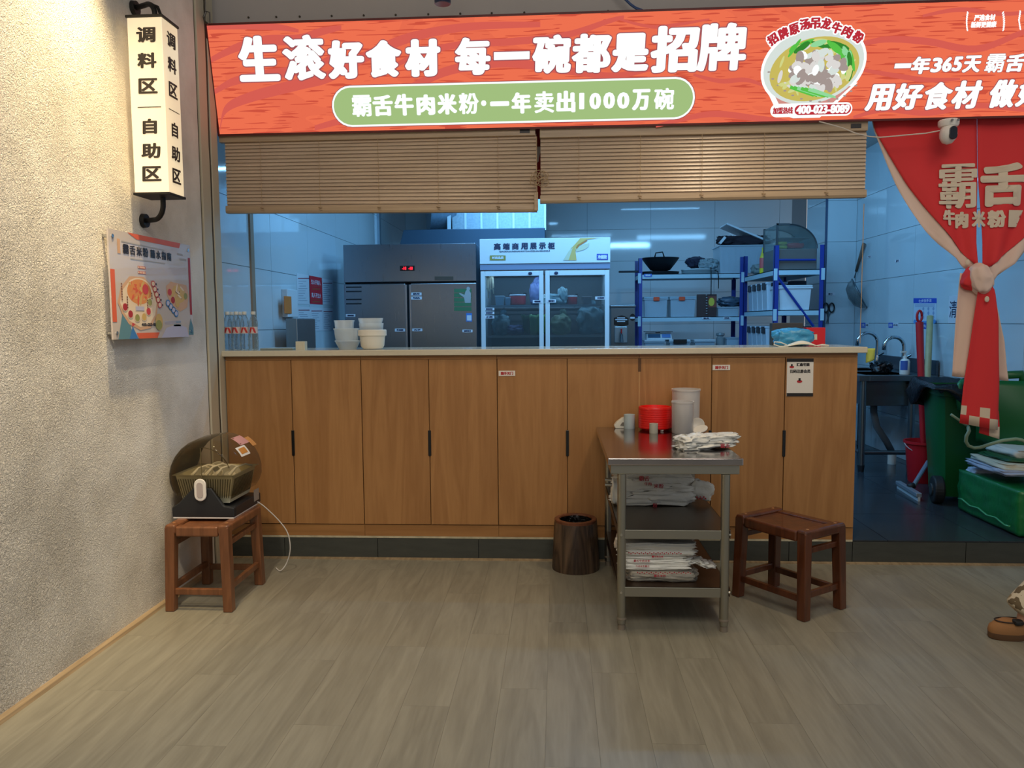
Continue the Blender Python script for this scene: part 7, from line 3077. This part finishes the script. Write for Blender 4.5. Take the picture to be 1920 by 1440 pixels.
def bring(e0, e1, f0, f1, z, rnd=.08):
    pts = []
    for (u, v, du, dv_) in ((e0, f0, 1, 1), (e1, f0, -1, 1), (e1, f1, -1, -1), (e0, f1, 1, -1)):
        if (du, dv_) in ((1, 1), (-1, -1)):
            pts += [bp3(u, v + dv_ * rnd, z), bp3(u + du * rnd, v, z)]
        else:
            pts += [bp3(u + du * rnd, v, z), bp3(u, v + dv_ * rnd, z)]
    return pts


b = B()
b.rings([bring(.12, .9, .12, .84, ZK + .04), bring(.1, .92, .1, .88, ZK + .2), bring(.0, 1, 0, 1, zt - .06), bring(-.04, 1.04, -.04, 1.04, zt - .055), bring(-.04, 1.04, -.04, 1.04, zt)], cap1=False)
b.done('body', M_GRN, gb, smooth=True)
b = B()
for u in (.02, .93):
    c0 = bp3(u, .93, ZK + .10)
    b.cyl(c0 - rx_ * .035, c0 + rx_ * .035, .10, .10, 28)
    b.done('wheel', mat('tyre_black', (22, 24, 26), .6), gb, bevel=.012)
    b = B()
    b.cyl(c0 - rx_ * .045, c0 + rx_ * .04, .045, .045, 16)
    b.done('hub_cap', mat('hub_dark', (44, 50, 52), .5), gb, bevel=.004)
    b = B()
b.bm.free()
# lid hanging down over the near side
b = B()
l0, l1 = at(1812, 712, 5.5), at(1956, 716, 5.35)
m0, m1 = at(1830, 828, 5.52), at(1956, 852, 5.3)
b.grid(lambda u, v: (Vector(l0).lerp(l1, u)).lerp(Vector(m0).lerp(m1, u), v) + Vector((0, -.05 * math.sin(v * PI) - .02 * math.sin(u * PI), 0)), 10, 10)
b.done('lid', M_GRN, gb, smooth='all', solid=.012)
b = B()
q0, q1 = at(1868, 704, 5.45), at(1915, 702, 5.4)
b.tube([at(1868, 722, 5.45), q0, q1, at(1918, 722, 5.4)], .03, 8)
b.done('grip', M_GRN, gb, smooth='all')
b = B()
b.tube([at(1806, 714, 5.62), at(1799, 722, 5.6), at(1797, 740, 5.6), at(1801, 768, 5.6)], .02, 8)
b.done('side_grip', mat('grip_green', (30, 120, 70), .4), gb, smooth='all')
# bin bag folded over the rim
b = B()
rs = random.Random(2)


def bagp(u, v):
    a_ = u * 4
    k = int(a_) % 4
    f = a_ - int(a_)
    e = .16
    cs = [(-e, -e), (1 + e, -e), (1 + e, 1 + e), (-e, 1 + e)]
    p0, p1 = cs[k], cs[(k + 1) % 4]
    uu, vv = p0[0] + (p1[0] - p0[0]) * f, p0[1] + (p1[1] - p0[1]) * f
    drop = (.10 + .12 * noise.noise(Vector((u * 9, 3, 1))) + .10 * math.sin(u * 2 * PI * 2 + 1)) * v
    bul = .05 * math.sin(v * PI) * (1 + .8 * noise.noise(Vector((u * 24, v * 3, 0))))
    P_ = bp3(uu + (uu - .5) * bul * 2, vv + (vv - .5) * bul * 2, zt + .035 * (1 - v) ** 2 + .02 * noise.noise(Vector((u * 14, 0, 5))) - drop)
    return P_


b.grid(bagp, 64, 6)
b.grid(lambda u, v: bp3(.5, .5, zt - .12).lerp(bagp(u, 0), .2 + .8 * v) - Vector((0, 0, .1 * (1 - v))), 64, 3)
tag(b.done('bin_bag', mat('bag_black', (16, 18, 24), .28, bump=(30, .8, .02)), smooth='all', solid=.002), 'black plastic bag folded over the rim of the green bin', 'bag')
# packing strap
b = B()
pts = [at(px, py, 5.1) for px, py in ((1783, 777), (1800, 789), (1815, 800))]
pts2 = [at(px, py, 5.0 - .0 * k) for k, (px, py) in enumerate(((1817, 808), (1812, 818), (1811, 828), (1816, 836), (1826, 840), (1838, 839), (1856, 833), (1880, 826), (1905, 823), (1916, 825), (1930, 832)))]
b.tube(pts, .009, 6)
b.tube(pts[-1:] + pts2, .011, 6)
tag(b.done('packing_strap', mat('strap_pale', (136, 156, 126), .5), smooth='all'), 'pale green packing strap curling from the green bin above the wrapped block', 'strap')

# ---- green shrink-wrapped block with torn foam on top
M_WRAP = mat('wrap_green', (22, 112, 58), .3, bump=(14, .35, .02), coat=.2)
GX0, GX1, GY0, GY1 = 2.80, 3.27, 4.80, 5.55
gz = .43
gblk = thing('wrapped_block', 'green shrink-wrapped block torn open on top, right edge of the doorway', 'package', ((GX0 + GX1) / 2, (GY0 + GY1) / 2, ZK))
b = B()
b.blob(((GX0 + GX1) / 2, (GY0 + GY1) / 2, (ZK + gz) / 2 + .002), ((GX1 - GX0) / 2, (GY1 - GY0) / 2, (gz - ZK) / 2), .10, 14, .03, 3, 5)
b.done('wrapped_body', M_WRAP, gblk, smooth='all')
b = B()
pts = [Vector((GX0 - .012, GY1 - .06 - .62 * f, ZK + .09 - .035 * f + .008 * math.sin(f * 19))) for f in [k / 12 for k in range(13)]]
b.tube(pts, .006, 6)
b.done('film_fold', mat('film_fold', (70, 150, 104), .25), gblk, smooth='all')
for k, (px, py, y, sx, sy, sz, sd, c_, nm, lb) in enumerate(((1842, 887, 5.45, .12, .07, .035, 3, (196, 198, 216), 'torn_foam', 'torn white foam at the far end'), (1880, 876, 5.2, .17, .26, .018, 6, (160, 170, 190), 'foam_sheet', 'greyish foam sheet'), (1885, 866, 5.22, .16, .24, .018, 8, (190, 186, 164), 'foam_sheet', 'cream foam sheet'),
                                                          (1890, 856, 5.25, .14, .2, .012, 12, (16, 74, 34), 'torn_film', None), (1902, 846, 5.28, .13, .18, .03, 15, (196, 198, 190), 'torn_foam', 'white foam lump on top'))):
    q = at(px, py, y)
    b = B()
    b.blob((q.x + .03, y, q.z), (sx, sy, sz * 1.15), .35, 9, .16, 1.3, sd, flat=False)
    o = b.done(nm, mat('block_%d' % k, c_, .5), gblk, smooth='all')
    if lb:
        lab(o, lb)

# ---- things on the worktop
M_PET = clear('bottle_pet', (232, 240, 244), .05, .05, (50, .8), (226, 236, 240))
M_CAP = mat('cap_white', (222, 218, 206), .4)
for k, (px, y) in enumerate(((428.5, 4.86), (445, 4.86), (460.5, 4.87), (477, 4.86), (452, 4.95), (436.5, 4.95))):
    q = at(px, 656, y)
    lbs = ('clear water bottle nearest the plaster wall', 'second clear water bottle from the plaster wall, front row', 'third clear water bottle from the plaster wall, front row', 'rightmost clear water bottle beside the flat tray', 'water bottle in the back row between second and third', 'water bottle in the back row between first and second')
    t = thing('water_bottle', lbs[k], 'bottle', (q.x, y, CT), 'water bottles on the worktop')
    r = .0275
    b = B()
    b.lathe([(r * .8, 0), (r * .98, .006), (r, .03), (r * .93, .034), (r, .04), (r, .062), (r * .93, .066), (r, .072), (r, .10), (r * .94, .104), (r * .94, .15), (r, .154), (r * .97, .18), (r * .7, .205), (r * .46, .216), (r * .44, .226)], (q.x, y, CT), 20)
    b.done('body', M_PET, t, smooth='all')
    b = B()
    b.lathe([(r * .52, .226), (r * .54, .23), (r * .54, .244), (r * .5, .246)], (q.x, y, CT), 16)
    b.done('cap', M_CAP, t, smooth=True)
    b = B()
    b.lathe([(r * .955, .106), (r * .955, .148)], (q.x, y, CT), 20, cap0=False, cap1=False)
    b.done('label', mat('bottle_label', (214, 196, 188), .45), t, smooth=True)
    b = B()
    a0 = -PI / 2 + (.3, -.2, .1, 0, .4, 0)[k]
    for s, aa in ((1, a0 - .45), (-1, a0 + .45)):
        b.grid(lambda u, v: Vector((q.x + math.cos(aa + (u - .5) * .5 + s * (v - .5) * .5) * r * .975, y + math.sin(aa + (u - .5) * .5 + s * (v - .5) * .5) * r * .975, CT + .110 + v * .034)), 3, 3)
    o = b.done('label_mark', mat('label_crimson', (200, 48, 44), .45), t)
    o['kind'] = 'stuff'
q0, q1 = at(496, 655, 4.88), at(556, 654, 4.88)
b = B()
b.box(q0.x, q1.x, 4.80, 4.98, CT, CT + .012)
tag(b.done('flat_tray', clear('tray_clear', (206, 216, 206), .35, .2), bevel=.004), 'thin clear tray lying flat right of the water bottles', 'tray')
q0, q1 = at(556.5, 655, 4.80), at(573.5, 655, 4.80)
zt = at(565, 640, 4.80).z
b = B()
n = 9
for k in range(n):
    x0 = q0.x + (q1.x - q0.x) * k / n
    b.box(x0 + .0005, q0.x + (q1.x - q0.x) * (k + 1) / n - .0005, 4.78, 4.83, CT, zt)
b.box(q0.x, q1.x, 4.782, 4.828, CT, zt - .001)
tag(b.done('straw_box', mat('cream_card', (214, 208, 184), .5)), 'small cream ribbed box on the worktop left of the bowls', 'box')
M_BWC = clear('bowl_clear', (232, 240, 242), .5, .25)
M_BWW = mat('bowl_white_plastic', (236, 230, 214), .4, sss=.1)
yb = 4.88


def stackpx(name, label, prof, m, y, group='takeaway bowls', parent=None, ribs=None):
    c = at(sum(p[0] + p[1] for p in prof) / (2 * len(prof)), 650, y)
    b = B()
    pr = []
    for x0, x1, py in prof:
        pr.append(((x1 - x0) / 2 * y / FPX, at((x0 + x1) / 2, py, y).z))
    pr[0] = (pr[0][0], max(pr[0][1], CT))
    b.lathe([(r_, z) for r_, z in pr], (c.x, y, 0), 30, cap1=False)
    return tag(b.done(name, m, smooth=True, angle=30), label, 'bowl', group)


stackpx('takeaway_bowl', 'lowest clear round bowl of the left stack on the worktop', [(637, 669, 655.5), (633, 672, 648), (629, 675, 641), (627.5, 676, 639.5), (627.5, 676, 638)], M_BWC, yb)
stackpx('takeaway_bowl', 'nested clear bowls in the middle of the left stack', [(631, 673, 639), (629, 674, 630), (627, 674.5, 619), (625.5, 675.5, 617), (625.5, 675.5, 615.5)], M_BWC, yb)
stackpx('takeaway_bowl', 'tall narrow clear cup stack standing in the left bowls', [(632, 664, 637), (630, 664.5, 618), (628, 664.5, 604), (626.5, 665, 602), (626.5, 665, 600.5)], M_BWC, yb)
stackpx('takeaway_bowl', 'cream white bowl with a thick rim, bottom of the right stack', [(680, 717, 653.5), (676, 720, 648), (674, 722, 630), (672.5, 726, 629), (672.5, 726, 619), (674, 724, 618)], M_BWW, yb)
stackpx('takeaway_bowl', 'clear bowls nested in the cream white bowl', [(678, 718, 629), (675, 719, 616), (673.5, 719.5, 607), (673.5, 719.5, 606)], M_BWC, yb)
stackpx('takeaway_bowl', 'topmost clear container of the right stack', [(677, 716, 612), (674, 717, 604), (673, 719.5, 598), (673, 719.5, 596.5)], M_BWC, yb)
# blue bag with face masks, red and dark cartons behind it
q = at(1487, 646, 4.95)
b = B()
b.blob((q.x, 4.95, CT + .055), (.125, .07, .054), .6, 12, .22, 2.0, 4)
tag(b.done('blue_mask_bag', mat('bag_blue', (60, 150, 196), .35, sss=.1, bump=(26, .5, .02)), smooth='all'), 'blue plastic bag of face masks at the right end of the worktop', 'bag')
mk = thing('face_mask', 'pale folded face mask lying before the blue bag', 'mask', (at(1500, 650, 4.80).x, 4.80, CT))
x0, x1 = at(1474, 650, 4.80).x, at(1530, 650, 4.80).x
b = B()
b.grid(lambda u, v: Vector((x0 + (x1 - x0) * u, 4.76 + .08 * v, CT + .004 + .03 * math.sin(u * PI) ** 1.2 * (.4 + .6 * math.sin(v * PI)) + .003 * math.sin(v * 20))), 14, 8)
b.done('mask_cloth', mat('mask_cream', (222, 214, 190), .7), mk, smooth='all', solid=.002)
b = B()
e = [at(1478, 651, 4.77), at(1462, 650, 4.77), at(1451, 646, 4.78), at(1452, 641, 4.79), at(1464, 642, 4.8), at(1478, 648, 4.8)]
b.tube([Vector((p.x, p.y, max(p.z, CT + .004))) for p in e], .0035, 6)
e = [at(1526, 651, 4.77), at(1542, 646, 4.78), at(1553, 647, 4.79), at(1554, 650, 4.79), at(1540, 651, 4.79)]
b.tube([Vector((p.x, p.y, max(p.z, CT + .004))) for p in e], .0035, 6)
b.done('ear_loops', mat('loop_white', (226, 222, 206), .7), mk, smooth='all')
p0, p1 = at(1511, 650, 5.12), at(1548, 614, 5.12)
rb = thing('red_carton', 'red carton with a pale label behind the blue bag', 'carton', ((p0.x + p1.x) / 2, 5.15, CT))
b = B()
b.box(p0.x, p1.x, 5.12, 5.19, CT, p1.z)
b.done('box', mat('carton_red', (206, 24, 34), .4), rb, bevel=.003)
tagpx(rb, Frame((0, 5.12, 0), (1, 0, 0), (0, 0, 1)), 1520, 627, 1532, 637, None, mat('label_cream', (206, 200, 176), .6), None, .002, 'label')
p0, p1 = at(1447.5, 650, 5.13), at(1506, 605, 5.13)
b = B()
b.box(p0.x, p1.x, 5.13, 5.2, CT, p1.z)
tag(b.done('dark_carton', mat('carton_grey', (58, 58, 58), .6), bevel=.004), 'dark grey carton standing behind the blue bag', 'carton')
# cloth hanging over the end of the worktop
b = B()
q = at(1619, 663, 5.0)
b.grid(lambda u, v: Vector((1.8385 + .048 * u, 4.73 + .006 * math.sin(u * 6 + v * 2), CT - .010 - v * (.088 - .02 * u))), 8, 6)
tag(b.done('sponge_cloth', mat('cloth_lime', (176, 190, 90), .8, bump=(120, .4, .003)), smooth='all', solid=.004), 'lime green sponge cloth hanging at the right end of the worktop', 'cloth')
